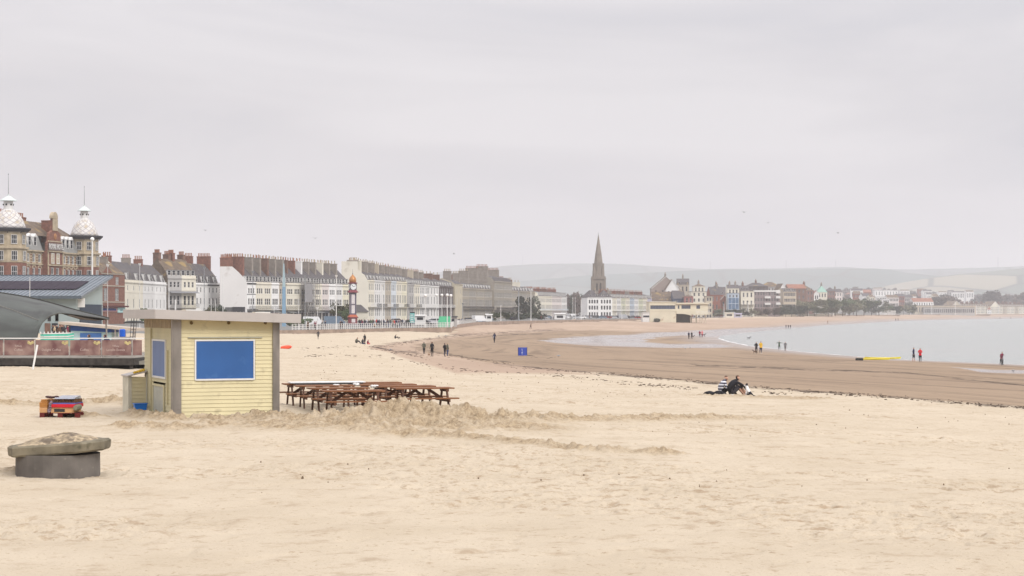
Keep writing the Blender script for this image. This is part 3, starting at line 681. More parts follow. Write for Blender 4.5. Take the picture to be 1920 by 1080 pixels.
pobj('silver_case', m, mat('silver_sheet',(.36,.37,.42),rough=.25,metal=.5,var=.2,scale=6), 'pale silver lidded case on top of the pile', 'case')
m = MB()
for i in range(9): m.blob((-.37+i*.035,-.25+random.uniform(-.1,.1),.585+random.uniform(0,.03)), .065, 7,5,jit=.3,sq=(1.2,1,.5))
pobj('dark_cloth', m, paint('dark_cloth',(70,48,48)), 'crumpled dark brown cloth beside the silver case', 'cloth')
m = MB()
for i in range(7): m.blob((-.27+i*.01,-.42+random.uniform(-.02,.02),.18+i*.045), .05, 7,5,jit=.35)
pobj('rope_bundle', m, paint('mixed_rope',(120,104,112),var=.5,scale=20), 'grey and violet rope bundle hanging down the front of the pallet', 'rope')
m = MB(); m.lathe([(.13,0),(.15,.03),(.15,.11),(.12,.15)],14); o = m.build('tarpaulin_roll', paint('dull_green_tarp',(120,118,98)), loc=(PL[0]+.52,PL[1]-.35,PL[2]+.30), rot=(PI/2,0,0)); o.scale = (.5,.6,4); o.location.y += .35; tag(o, 'rolled dull green tarpaulin at the right end of the pallet', 'tarpaulin')
# ---------------------------------------------------------------- concrete plinth
py_ = 35.5; pxm = X(109,py_); CON = mat('grey_concrete', (.125,.112,.10), rough=.85, var=.25, scale=2.2, bump=.3, wear=((.24,.21,.17),9,.66), detail=8)
CAPM = mat('weathered_cap_stone', (.165,.143,.10), rough=.9, var=.35, scale=2.6, bump=.6, wear=((.10,.09,.06),4,.57), detail=9)
pl = thing('concrete_plinth', 'round concrete plinth with a weathered slab cap in the sand', 'plinth', (pxm,py_,gz(pxm,py_)))
m = MB(); m.lathe([(.80,-.25),(.79,.0),(.785,.43)],28, ph=.1); m.build('base', CON, pl, smooth=False)
random.seed(5)
R_c = [(-.93,-.12),(-.70,-.62),(.05,-.74),(.62,-.70),(.93,-.30),(.95,.25),(.55,.70),(-.2,.78),(-.85,.4)]
tilt = lambda x,y: .44+.07*x
def ringc(s_, dz): return [(x*s_,y*s_,tilt(x,y)+dz) for x,y in R_c]
def fine(r, n=5):
    o = []
    for i in range(len(r)):
        a, b_ = Vector(r[i]), Vector(r[(i+1)%len(r)])
        for j in range(n): p = a.lerp(b_, j/n); o.append((p.x+random.uniform(-.008,.008),p.y+random.uniform(-.008,.008),p.z+random.uniform(-.006,.006)))
    return o
m = MB(); r0, r1, r2, r3, r4 = fine(ringc(.97,0)), fine(ringc(1,.03)), fine(ringc(1,.165)), fine(ringc(.96,.20)), fine(ringc(.84,.195))
for a, b_ in ((r0,r1),(r1,r2),(r2,r3),(r3,r4)):
    n = len(a); s0 = m._a(a+b_)
    for i in range(n): j=(i+1)%n; m.f.append((s0+i,s0+j,s0+n+j,s0+n+i)); m.m.append(0)
m.f.append(tuple(range(len(r0)))[::-1]); m.m.append(0)
m.poly(r4); m.build('cap_slab', CAPM, pl)
m = MB(); n = 34; rr = 9
RG = [[( (.80*math.cos(2*PI*i/n))*k/rr, .62*math.sin(2*PI*i/n)*k/rr) for i in range(n)] for k in range(rr+1)]
vv = []
for k, rg in enumerate(RG):
    for (x,y) in rg:
        t = k/rr; vv.append((x,y+.02,tilt(x,y)+.185+.165*(1-t*t)*(1+.25*math.cos(2*PI*0+0)*x)*(1 if k<rr else 0)+(random.uniform(-.012,.012) if 0<k<rr else 0)+.02*math.sin(x*9)*math.cos(y*7)*(1-t)))
m.v = vv
for k in range(rr):
    for i in range(n): j=(i+1)%n; m.f.append((k*n+i,k*n+j,(k+1)*n+j,(k+1)*n+i)); m.m.append(0)
m.build('gravel_mound', mat('grit', (.34,.27,.18), rough=.95, var=.5, scale=14, bump=1.0, wear=((.14,.11,.08),3,.5), detail=9), pl)
# ---------------------------------------------------------------- seaweed and litter on the sand
SW = mat('dry_seaweed', (.075,.052,.036), rough=.9, var=.5, scale=8)
def scatter(name, label, lines, n, sz, mt, pix=1.6, seed=1):
    random.seed(seed); m = MB(); tot = []
    for ln, wgt in lines:
        for a, b_ in zip(ln, ln[1:]): tot.append((a,b_,wgt*math.hypot(b_[0]-a[0],b_[1]-a[1])))
    S = sum(t[2] for t in tot)
    for _ in range(n):
        r = random.uniform(0,S)
        for a,b_,w_ in tot:
            if r < w_: break
            r -= w_
        t = random.random(); px = lerp(a[0],b_[0],t)+random.gauss(0,7); py = lerp(a[1],b_[1],t)+random.gauss(0,pix)
        if py < 600: continue
        x,y,z = onground(px,py)
        k = sz*random.uniform(.4,1.7)*min(2.2,max(.6,y/110)); an = random.uniform(-.5,.5)
        pts = []
        nn = random.choice((5,6,7))
        for i in range(nn):
            th = 2*PI*i/nn; pts.append((x+math.cos(th+an)*k*random.uniform(.6,2.0), y+math.sin(th+an)*k*random.uniform(.5,1.6)))
        m.hull([(a_,b__,z-.03) for a_,b__ in pts],[(x+(a_-x)*.6,y+(b__-y)*.6,z+.02+.05*k) for a_,b__ in pts])
    return tag(m.build(name, mt), label, None, kind='stuff')
scatter('seaweed', 'dark seaweed strands washed up along the tide lines', [
 ([(560,670),(640,664),(700,668),(760,676),(830,688)],.6),([(700,652),(745,646),(800,637),(860,630),(960,623)],1.6),([(700,650),(745,662),(800,668)],1.5),
 ([(560,655),(640,650),(690,648)],.6),([(775,655),(830,664),(880,672),(960,682)],.9),([(840,690),(930,700),(985,700)],.5),([(960,688),(1060,696),(1130,702)],.9),([(1010,700),(1150,716),(1230,722),(1290,726)],.7),
 ([(1130,700),(1300,715),(1500,733),(1700,747),(1920,765)],1.3),([(1200,722),(1300,729)],.8),([(1420,735),(1480,740)],1.0),([(1500,735),(1620,742)],.4),([(980,668),(1040,672)],.2),([(930,627),(1010,625)],.5)], 1050, .060, SW, 1.5)
SWS=scatter('seaweed', 'scattered seaweed scraps over the dry sand', [([(560,700),(900,720),(1300,735)],1),([(540,640),(900,700)],1),([(1100,790),(1900,790)],.25),([(300,900),(1900,900)],.06)], 300, .020, mat('seaweed_scrap',(.16,.115,.075),rough=.95), 14, 5)
# orange float near the kiosk
x,y,z = onground(536,654)
m = MB(); m.lathe([(.02,-.55),(.16,-.45),(.2,-.1),(.2,.2),(.14,.5),(.03,.6)],10); o = m.build('rescue_float', paint('orange_red_float',(228,84,56),rough=.4), loc=(x,y,z+.14), rot=(0,PI/2-.1,.3)); tag(o, 'orange red inflatable float lying on the sand behind the kiosk', 'float')
# ---------------------------------------------------------------- blue pop-up sign on the wet sand
x,y,z = onground(980,667)
sg = thing('beach_sign', 'square blue folding sign standing on the wet sand', 'sign', (x,y,z), .12)
BL = paint('royal_blue_fabric',(52,72,158),rough=.6); h_ = 15.5*y/F; w_ = 8.2*y/F
m = MB(); m.box(-w_,0,-.03,.03,.02,h_); m.hull([(0,-.03,.02),(w_,.12,.02),(w_,.18,.02),(0,.03,.02)],[(0,-.03,h_),(w_,.12,h_),(w_,.18,h_),(0,.03,h_)]); m.build('panel', BL, sg)
LW = paint('sign_white',(225,226,240))
for i,(s_,zz) in enumerate((('2',.78),('0',.58),('M',.38),('E',.22))): text(s_, h_*.20, LW, sg, (-w_*.15,-.036,h_*zz), (PI/2,0,0))
m = MB(); m.tube((w_,.15,.05),(w_+.7,.25,-.02),.03); m.build('prop', DARK, sg); m = MB(); m.tube((-w_-.02,0,0),(-w_-.02,0,h_+.03),.025); m.build('frame_pole', DARK, sg); m = MB(); m.tube((w_+.02,.15,0),(w_+.02,.15,h_+.03),.025); m.build('frame_pole', DARK, sg)
# ---------------------------------------------------------------- yellow boards at the water's edge
YL = paint('yellow_board',(226,208,60),rough=.35,var=.05)
def kayak(px, py, Lk, ang, lb, i):
    x,y,z = onground(px,py); m = MB(); t = thing('paddle_board', lb, 'paddle board', (x,y,z+.02), ang)
    prof = []
    pts = []
    for k in range(13):
        u = -1+2*k/12; pts.append((u*Lk/2, (1-abs(u)**2.6)*.42))
    ring = [(a,b_) for a,b_ in pts]+[(a,-b_) for a,b_ in pts[::-1][1:-1]]
    m.hull([(a*.97,b_*.85,.0) for a,b_ in ring],[(a,b_,.14+.10*(a/(Lk/2))**2) for a,b_ in ring]); m.build('hull', YL, t)
    m = MB(); m.box(-Lk*.18,Lk*.12,-.16,.16,.15,.16); m.build('deck_pad', DARK, t)
kayak(1638,675,3.9,.05,'front one of the two yellow boards by the water',0); kayak(1655,673,4.4,-.02,'rear one of the two yellow boards by the water, pointing right',1)
x,y,z = onground(1611,676)
m = MB(); 
for i in range(5): m.blob((i*.16-.3,0,.14), .16,7,5,jit=.3)
tag(m.build('kit_bag', DARK, loc=(x,y,z)), 'small black kit bags beside the yellow boards', 'bag')
# ================================================================ people and dogs
def skin_mesh(name, V, E, R, lab, mats, sub=1, xs=1.0):
    me = bpy.data.meshes.new('tmp'); me.from_pydata(V, E, []); o = bpy.data.objects.new('tmp', me); COL.objects.link(o)
    md = o.modifiers.new('s', 'SKIN'); md.branch_smoothing = .4; sv = me.skin_vertices[0].data
    for i, r in enumerate(R):
        rr = r if isinstance(r, tuple) else (r, r); sv[i].radius = rr; sv[i].use_root = (i == 0)
    s2 = o.modifiers.new('b', 'SUBSURF'); s2.levels = sub; s2.render_levels = sub
    dg = bpy.context.evaluated_depsgraph_get(); ev = o.evaluated_get(dg)
    nm = bpy.data.meshes.new_from_object(ev); bpy.data.objects.remove(o); nm.name = name
    nm.materials.clear()
    for a in mats: nm.materials.append(a)
    SV = np.array(V)
    E_ = np.array(E)
    A, B = SV[E_[:,0]], SV[E_[:,1]]; D = B-A; LL = (D**2).sum(1)+1e-9
    for p in nm.polygons:
        c = np.array(p.center); t = np.clip(((c-A)*D).sum(1)/LL, 0, 1)
        rad = np.array([max(R[a]) if isinstance(R[a], tuple) else R[a] for a, b in E])
        dd = np.sqrt(((A+D*t[:,None]-c)**2).sum(1))/rad
        k = int(dd.argmin()); a, b = E[k]
        L_ = lab[b] if t[k] > .5 else lab[a]
        if callable(L_): L_ = L_(c)
        p.material_index = L_; p.use_smooth = True
    return nm
SKIN = mat('skin', (.48,.28,.20), rough=.6); HAIR = mat('hair_dark', (.030,.018,.012), rough=.7, var=.3, scale=40); SHOE = mat('shoe_dark', (.03,.03,.03))
TOP = mat('top_default', (.03,.03,.035)); TRO = mat('trouser_default', (.03,.03,.04)); ACC = mat('accent_default', (.03,.03,.035))
PM = [SKIN, TOP, TRO, HAIR, SHOE, ACC]
def head(V, E, R, lab, nk, c, face=(0,-1,0), s=1.0):
    # neck -> skull; face looks along `face`
    f = Vector(face).normalized(); c = Vector(c)
    def hl_(p):
        q = Vector(p)-c
        return 3 if (q.z > .045*s or (q.dot(f) < -.01 and q.z > -.07)) else 0
    def add(p, r, l, to): V.append(tuple(p)); R.append(r); lab.append(l); E.append((to, len(V)-1)); return len(V)-1
    a = add(c-Vector((0,0,.10))*s, .055*s, 0, nk); b = add(c-Vector((0,0,.03))*s+f*.008, .078*s, hl_, a)
    t = add(c+Vector((0,0,.045))*s-f*.008, .092*s, hl_, b); add(c+Vector((0,0,.10))*s-f*.005, .055*s, 3, t)
    add(c-Vector((0,0,.075))*s+f*.075*s, .026*s, 0, b)       # chin
    add(c-Vector((0,0,.012))*s+f*.098*s, .014*s, 0, b)       # nose
    u = f.cross(Vector((0,0,1))).normalized()
    for s_ in (-1,1): add(c+u*s_*.088*s-Vector((0,0,.012))*s, .018*s, 0, b)   # ears
    return t
def hand(V, E, R, lab, w, d, palm, th, curl=.4, fine=False):
    # w = index of wrist vertex, d = direction of fingers, palm = direction palm faces, th = thumb side
    d = Vector(d).normalized(); palm = Vector(palm).normalized(); th = Vector(th).normalized(); o = Vector(V[w])
    def add(p, r, to): V.append(tuple(p)); R.append(r); lab.append(0); E.append((to, len(V)-1)); return len(V)-1
    k = add(o+d*.055, (.036,.018), w); k2 = add(o+d*.095, (.038,.016), k)
    for i, (off, ln) in enumerate(((.030,.070),(.010,.080),(-.010,.074),(-.030,.058))):
        a = add(Vector(V[k2])+th*off+d*.02, .0095, k2); b = add(Vector(V[a])+d*ln*.5*math.cos(curl)+palm*ln*.5*math.sin(curl), .009, a)
        add(Vector(V[b])+d*ln*.5*math.cos(curl*2)+palm*ln*.5*math.sin(curl*2), .0075, b)
    a = add(Vector(V[k])+th*.04+d*.0, .011, k); add(Vector(V[a])+th*.018+d*.035+palm*.015, .009, a)
def standing(name, coat=0, stride=0.0, arms='down', fat=1.0, lean=0.0, bare=False, hood=False):
    V, E, R, lab = [], [], [], []
    def add(p, r, l, to=None):
        V.append(tuple(p)); R.append(r); lab.append(l)
        if to is not None: E.append((to, len(V)-1))
        return len(V)-1
    f = fat; hipl = 1 if coat else 2
    pel = add((0,0,.96), (.165*f,.115*f), hipl)
    wa = add((0,.0-lean*.1,1.12), (.15*f,.105*f), 1, pel); ch = add((0,-lean*.25,1.32), (.185*f,.125*f), 1, wa); nb = add((0,-lean*.35,1.455), (.085,.07), 1, ch)
    head(V, E, R, lab, nb, (0,-lean*.42-.012,1.61))
    for s_ in (-1,1):
        sh = add((s_*.165*f,-lean*.3,1.405), .068*f, 1, ch)
        if arms == 'out': el = add((s_*.43,.0,1.36), .046*f, 1, sh); wr = add((s_*.66,-.02,1.30), .032, 1, el); hand(V,E,R,lab,wr,(s_,0,-.1),(0,0,-1),(0,-1,0))
        elif arms == 'pocket': el = add((s_*.27,.09,1.15), .050*f, 1, sh); wr = add((s_*.19,-.07,.99), .038, 1, el); hand(V,E,R,lab,wr,(-s_*.3,-.3,-1),(0,1,0),(s_,-1,0),.5)
        elif arms == 'fold': el = add((s_*.24,-.04,1.16), .05*f, 1, sh); wr = add((s_*.06,-.20,1.20), .036, 1, el); hand(V,E,R,lab,wr,(-s_,0,.1),(0,1,0),(0,0,1),.5)
        else:
            sw = s_*stride*.6; el = add((s_*.235,.03+sw*.4,1.14), .047*f, 1, sh); wr = add((s_*.245,-.05+sw*1.0,.92), .034, 1, el); hand(V,E,R,lab,wr,(0,-.15,-1),(-s_,0,0),(0,-1,0),.35)
        hp = add((s_*.085*f,0,.90), .105*f, hipl, pel)
        yk = -s_*stride*.5; th = add((s_*.095,yk*.4-.01,.70), (.092 if not coat else .12)*f, 1 if coat > 1 else 2, hp)
        kn = add((s_*.10,yk*.75-.02,.50), .062*f, 2, th); cf = add((s_*.10,yk+.02,.32), .056*f, 0 if bare else 2, kn)
        an = add((s_*.10,yk*1.25+.03,.10), .04, 0 if bare else 2, cf); he = add((s_*.10,yk*1.25+.03,.05), .042, 0 if bare else 4, an); add((s_*.115,yk*1.25-.13,.035), (.042,.03), 0 if bare else 4, he)
    return skin_mesh(name, V, E, R, lab, PM)
def sitting(name, lean=.25, knees=True, pose='hug'):
    # sits on the ground, legs towards +x
    V, E, R, lab = [], [], [], []
    def add(p, r, l, to=None):
        V.append(tuple(p)); R.append(r); lab.append(l)
        if to is not None: E.append((to, len(V)-1))
        return len(V)-1
    pel = add((0,0,.15), (.18,.17), 1); wa = add((-.02,0,.32), (.175,.16), 1, pel)
    ch = add((lean*.45,0,.52), (.20,.17), 1, wa); nb = add((lean*.85,0,.655), (.085,.07), 1, ch)
    head(V, E, R, lab, nb, (lean*1.25,0,.80-(lean*.12)), (1,0,-.25) if pose == 'hug' else (.75,-.6,-.05))
    for s_ in (-1,1):
        sh = add((lean*.75,s_*.18,.60), .068, 1, ch)
        if pose == 'hug':
            el = add((lean*.75+.30,s_*.25,.42), .050, 1, sh); wr = add((lean*.75+.50,s_*.14,.24), .034, 1, el); hand(V,E,R,lab,wr,(.6,-s_*.5,-.4),(0,-s_,-.3),(0,0,1),.7)
        else:
            el = add((lean*.75+.02,s_*.25,.36), .050, 1, sh); wr = add((lean*.75+.22,s_*.16,.24), .034, 1, el); hand(V,E,R,lab,wr,(1,-s_*.5,0),(0,0,-1),(0,-s_,.2),.5)
        hp = add((.06,s_*.09,.12), .11, 2, pel)
        if knees:
            kn = add((.44,s_*.12,.43 if s_ < 0 else .40), .070, 2, hp); cf = add((.56,s_*.12,.25), .058, 0 if pose == 'hug' else 2, kn); an = add((.71,s_*.11,.07), .040, 0 if pose == 'hug' else 2, cf)
            he = add((.70,s_*.11,.035), .04, 4, an); add((.86,s_*.12,.035), (.042,.03), 4, he)
        else:
            kn = add((.22,s_*.40,.12), .075, 2, hp); an = add((.45,s_*.10,.07), .05, 2, kn); add((.55,s_*.02,.05), .04, 4, an)
    return skin_mesh(name, V, E, R, lab, PM)
PROTO = dict(stand=standing('person', 0, .0), walk=standing('person', 0, .38), coat=standing('person', 2, .12, 'pocket', 1.12), jacket=standing('person', 1, .1, 'pocket', 1.1),
             out=standing('person', 2, .2, 'out', 1.0), fold=standing('person', 1, .0, 'fold', 1.05), bare=standing('person', 1, .12, 'down', .92, bare=True), lean=standing('person', 1, .35, 'down', 1.05, .35),
             sit=sitting('person', .22, True, 'rest'), hug=sitting('person', .30, True, 'hug'), cross=sitting('person', .12, False, 'rest'))
CL = dict(black=(28,27,32), navy=(36,40,66), grey=(110,108,110), green=(62,78,60), olive=(92,92,80), red=(206,40,52), maroon=(122,34,60), yellow=(214,170,48), jeans=(58,70,104), brown=(92,68,54), beige=(190,170,140),
          white=(224,222,220), pink=(206,120,122), teal=(60,120,124), orange=(214,110,60), blue=(60,90,160), charcoal=(52,50,54), tan=(160,128,100))
def cloth(k): return paint('cloth_'+k, CL[k], rough=.85, var=.15, scale=7)
HAIRS = dict(dark=HAIR, brown=mat('hair_brown',(.09,.045,.025),rough=.7,var=.3,scale=40), fair=mat('hair_fair',(.33,.22,.11),rough=.7,var=.3,scale=40), grey=mat('hair_grey',(.35,.34,.33),rough=.7,var=.3,scale=40))
def person(pose, pos, face, label, top='black', tro='charcoal', hair='dark', s=1.0, group=None, shoe=None):
    o = bpy.data.objects.new('person', PROTO[pose]); COL.objects.link(o); o.location = pos; o.rotation_euler = (0,0,face); o.scale = (s,s,s)
    for i, m in ((1,cloth(top)),(2,cloth(tro)),(3,HAIRS[hair] if hair in HAIRS else cloth(hair))) + (((4,cloth(shoe)),) if shoe else ()):
        o.material_slots[i].link = 'OBJECT'; o.material_slots[i].material = m
    return tag(o, label, 'person', group)
def beachp(pose, px, py, h, face, label, **k):     # h = height in photo pixels of the figure
    x,y,z = onground(px,py); full = {'sit':.90,'hug':.88,'cross':.90}.get(pose,1.74)
    s = min(1.15, max(.72, h*y/F/full)); return person(pose, (x,y,z-.01), face, label, s=s, **k)
# the couple sitting on the dry sand
x,y,z = onground(1368,743.5); CY = y
hug = person('hug', (X(1368,y),y,z), .40, 'man in a black top sitting hugging his bare knees', top='black', tro='charcoal', hair='brown', s=1.12, shoe='pink')
st = person('sit', (X(1350,y+.35),y+.35,z+.0), .25, 'person in a navy and white striped jumper sitting beside the man in black', top='navy', tro='black', hair='brown', s=1.08)
# stripes woven into the jumper
sm = bpy.data.materials.new('striped_jumper'); sm.use_nodes = True; nt = sm.node_tree; tcn = nt.nodes.new('ShaderNodeTexCoord'); sx_ = nt.nodes.new('ShaderNodeSeparateXYZ'); nt.links.new(tcn.outputs['Object'], sx_.inputs[0])
mm = nt.nodes.new('ShaderNodeMath'); mm.operation = 'MULTIPLY_ADD'; mm.inputs[1].default_value = 8.0; mm.inputs[2].default_value = .35; nt.links.new(sx_.outputs[2], mm.inputs[0])
fr = nt.nodes.new('ShaderNodeMath'); fr.operation = 'FRACT'; nt.links.new(mm.outputs[0], fr.inputs[0]); gt = nt.nodes.new('ShaderNodeMath'); gt.operation = 'GREATER_THAN'; gt.inputs[1].default_value = .5; nt.links.new(fr.outputs[0], gt.inputs[0])
mx_ = nt.nodes.new('ShaderNodeMix'); mx_.data_type = 'RGBA'; nt.links.new(gt.outputs[0], mx_.inputs[0]); mx_.inputs[6].default_value = (.62,.62,.66,1); mx_.inputs[7].default_value = (.02,.022,.05,1)
nt.links.new(mx_.outputs[2], nt.nodes['Principled BSDF'].inputs['Base Color']); nt.nodes['Principled BSDF'].inputs['Roughness'].default_value = .9
st.material_slots[1].material = sm
random.seed(9)
m = MB()
for i in range(12): m.blob((-.45+i*.075,random.uniform(-.12,.12),.09+.045*math.sin(i)+.02*i/4), random.uniform(.10,.15), 8,6,jit=.25,sq=(1.3,1,.8))
tag(m.build('bag', paint('black_bag_cloth',(26,25,30),var=.3), loc=(X(1343,y-.1),y-.1,z), smooth=True), 'black bag and coats heaped behind the striped jumper', 'bag')
m = MB()
for i in range(4): m.blob((i*.09-.13,0,.05+.02*(i%2)), .075,8,5,jit=.3,sq=(1.3,1,.7))
tag(m.build('trainers', paint('pale_trainers',(206,204,200)), loc=(X(1368,y-.45),y-.45,z-.01), smooth=True), 'pair of pale shoes on the sand in front of the couple', 'shoes')
# dogs
def dog_mesh(name, sit=False, k=1.0):
    V, E, R, lab = [], [], [], []
    def add(p, r, l=0, to=None):
        V.append(tuple(p)); R.append(r); lab.append(l)
        if to is not None: E.append((to, len(V)-1))
        return len(V)-1
    if not sit:
        c = add((0,0,.42), (.085,.105)); b = add((-.22,0,.43), (.07,.085), 0, c); h = add((-.40,0,.44), (.075,.09), 0, b)
        n = add((.14,0,.52), .06, 1, c); hd = add((.25,0,.64), .065, 0, n); mz = add((.36,0,.61), .036, 1, hd); add((.42,0,.60), .026, 1, mz)
        for s_ in (-1,1):
            add((.21,s_*.05,.72), .018, 0, hd)
            a = add((.05,s_*.07,.34), .045, 0, c); e_ = add((.03,s_*.075,.20), .024, 0, a); w_ = add((.05,s_*.075,.05), .020, 1, e_); add((.09,s_*.075,.02), .024, 1, w_)
            a = add((-.40,s_*.08,.34), .065, 0, h); e_ = add((-.34,s_*.08,.22), .034, 0, a); w_ = add((-.47,s_*.08,.13), .020, 0, e_); q = add((-.44,s_*.08,.03), .019, 1, w_); add((-.39,s_*.08,.02), .023, 1, q)
        t = add((-.52,0,.50), .026, 0, h); add((-.66,0,.60), .016, 0, t)
    else:
        h = add((-.12,0,.10), (.11,.10)); c = add((.05,0,.32), .095, 1, h); n = add((.10,0,.45), .065, 1, c); hd = add((.12,0,.56), .07, 0, n); mz = add((.22,-.02,.53), .036, 1, hd); add((.27,-.03,.52), .026, 1, mz)
        for s_ in (-1,1):
            add((.09,s_*.055,.65), .02, 0, hd); a = add((.10,s_*.07,.24), .042, 1, c); e_ = add((.12,s_*.07,.10), .026, 1, a); add((.16,s_*.07,.025), .028, 1, e_)
            a = add((-.05,s_*.12,.11), .07, 0, h); e_ = add((.06,s_*.13,.06), .035, 0, a); add((.13,s_*.13,.03), .026, 1, e_)
        t = add((-.26,0,.05), .03, 0, h); add((-.36,.03,.05), .02, 0, t)
    return skin_mesh(name, V, E, R, lab, [mat('dog_coat',(.03,.025,.022),var=.3,scale=12), mat('dog_chest',(.03,.025,.022))])
DG = dog_mesh('dog'); DS = dog_mesh('dog', True)
def dog(me, pos, face, label, c1, c2=None, s=1.0):
    o = bpy.data.objects.new('dog', me); COL.objects.link(o); o.location = pos; o.rotation_euler = (0,0,face); o.scale = (s,)*3
    for i, c in ((0,c1),(1,c2 or c1)): o.material_slots[i].link = 'OBJECT'; o.material_slots[i].material = cloth(c)
    return tag(o, label, 'dog')
dog(DS, (X(1404,CY-.2),CY-.2,z-.01), 2.6, 'black and white dog sitting by the feet of the seated man', 'black', 'white', .95)
def bdog(px, py, face, label, c1, c2=None, s=1.0, me=DG):
    x,y,z = onground(px,py); return dog(me, (x,y,z-.01), face, label, c1, c2, s)
FB = 0.0      # facing the camera is rotation 0 (they look along -y), away is PI
beachp('jacket', 795,663.5,23.5, PI-.3, 'person in a grey green padded jacket standing left of the dog walkers', top='olive', tro='charcoal', hair='grey')
beachp('stand', 810,668.5,28.5, PI+.5, 'tall slim person in black beside a small tan dog', top='black', tro='black', hair='brown')
beachp('coat', 834,668.5,26, 2.2, 'person in a long black coat, front one of two walking close together', top='black', tro='navy', hair='dark')
beachp('jacket', 839,667.5,24.5, 2.3, 'person in a drab green coat behind the long black coat', top='olive', tro='jeans', hair='fair')
bdog(803.5,668,2.0,'small tan dog between the grey jacket and the tall person','tan','beige',.55)
beachp('lean', 596.5,636,16.5, PI/2+1.2, 'person in dark clothes striding along the sand below the sea wall', top='charcoal', tro='black', hair='dark')
beachp('sit', 667,644,12, -.3, 'person sitting at the left of the small group on the upper beach', top='olive', tro='charcoal', hair='dark')
beachp('coat', 684,644.5,18.5, 2.6, 'person in black standing bent over the sitting group', top='black', tro='black', hair='dark')
beachp('cross', 679,645.5,12, -.4, 'person in grey sitting at the feet of the standing one', top='charcoal', tro='navy', hair='grey')
beachp('cross', 689,645.8,9, .5, 'small child in brick red trousers sitting on the sand', top='maroon', tro='red', hair='brown')
beachp('sit', 740,635.5,9, .0, 'lone person in black sitting on the upper beach', top='black', tro='charcoal', hair='dark'); bdog(747,635.5,2.8,'dark dog lying beside the lone sitting person','black',None,.6)
beachp('lean', 927,642.5,19, 2.9, 'person in a navy jacket bending forward with a pale bag on the wet sand', top='navy', tro='charcoal', hair='dark')
m = MB(); x,y,z = onground(927,640); m.hull([(-.16,-.1,.35),(.16,-.1,.35),(.16,.1,.35),(-.16,.1,.35)],[(-.13,-.08,.85),(.13,-.08,.85),(.13,.08,.85),(-.13,.08,.85)]); tag(m.build('bag', WHITEP, loc=(x-.05,y-.45,z+.15)), 'white carrier bag held by the bending person', 'bag')
beachp('lean', 995,616.5,11, 1.4, 'distant person in brown walking on the pale sand near the wall', top='brown', tro='charcoal', hair='dark')
for i,(px,tp,lb) in enumerate(((1291.5,'navy','person in navy, left one of the pair by the shallow pool'),(1297,'charcoal','person in charcoal, right one of the pair by the shallow pool'))): beachp('stand' if i==0 else 'coat', px,635.5,14, .6, lb, top=tp, tro='black')
beachp('jacket', 1312,632.5,13, .4, 'person in a dark red coat beside the one in pink', top='maroon', tro='charcoal'); beachp('jacket', 1316.5,632.5,13.5, .2, 'person in a pink red coat walking a black dog', top='pink', tro='maroon', hair='red')
bdog(1321,631.5,.2,'black dog right of the pink red coat','black',None,1.1); bdog(1300.5,633,.0,'black dog behind the pair by the shallow pool','black',None,.8)
beachp('jacket', 1418,661.5,21, .4, 'person in a black jacket holding hands with the one in yellow', top='black', tro='charcoal', hair='brown')
beachp('jacket', 1426.5,662.5,23, .3, 'person in a yellow and navy jacket at the edge of the sea', top='yellow', tro='navy', hair='brown', shoe='white')
bdog(1414,663,2.7,'small dark brown dog by the black jacket','brown','black',.75); bdog(1405.5,637,.1,'black and grey dog paddling at the edge of the sea','black','grey',.95)
beachp('out', 1461,656,17, .3, 'person in a dark green coat with both arms stretched out', top='green', tro='charcoal', hair='dark')
beachp('coat', 1472.5,657.5,17, -.3, 'person in a grey brown coat carrying a dark bag by the sea', top='grey', tro='brown', hair='brown')
for i,(px,od) in enumerate(((1473.8,'left'),(1478.2,'middle'),(1482,'right'))): beachp('stand', px,616,7.5, 0, f'{od} one of three distant people standing on the far sand', top='black', tro='black', group='three distant walkers')
beachp('walk', 1552,607,6.5, .3, 'tiny distant person in tan on the far beach', top='tan', tro='brown')
beachp('bare', 1713,677.5,26.5, .9, 'woman in navy with bare calves facing the red jacket', top='navy', tro='black', hair='brown')
beachp('fold', 1725.3,678.5,26.5, -.4, 'person in a bright red jacket and black trousers at the shore', top='red', tro='black', hair='dark')
beachp('lean', 1878,684,25, .2, 'person in a maroon jacket standing astride a bicycle at the shore', top='maroon', tro='charcoal', hair='dark')
for i,(px,py,lb) in enumerate(((1679.5,602.2,'tiny far figure left of a dark bundle on the far beach'),(1684,602,'tiny far figure on the far beach, second from the left'),(1875,598.5,'tiny far figure near the right edge of the far beach'),(1895,598,'rightmost tiny far figure on the far beach'))): beachp('walk', px,py,5.5,.3*i,lb, top='charcoal', tro='black')
# bicycle
x,y,z = onground(1878,684.5)
bk = thing('bicycle', 'dark bicycle under the person in the maroon jacket', 'bicycle', (x,y-.25,z), 1.2)
for wx in (-.5,.5):
    m = MB(); n = 20
    for i in range(n):
        a, b_ = 2*PI*i/n, 2*PI*(i+1)/n; m.tube((wx+.33*math.cos(a),0,.34+.33*math.sin(a)),(wx+.33*math.cos(b_),0,.34+.33*math.sin(b_)),.022,5)
    for i in range(6): a = PI*i/6; m.tube((wx-.32*math.cos(a),0,.34-.32*math.sin(a)),(wx+.32*math.cos(a),0,.34+.32*math.sin(a)),.005,4)
    m.build('wheel', DARK, bk)
m = MB()
for a,b_ in (((-.5,.34),(-.12,.34)),((-.5,.34),(-.2,.8)),((-.12,.34),(-.22,.85)),((-.2,.8),(.3,.82)),((-.12,.34),(.32,.74)),((.5,.34),(.3,.88))): m.tube((a[0],0,a[1]),(b_[0],0,b_[1]),.018)
m.tube((.28,-.28,.98),(.28,.28,.98),.014); m.tube((.3,0,.88),(.28,0,.98),.016); m.build('frame', paint('grey_frame',(130,130,134),metal=.4), bk)
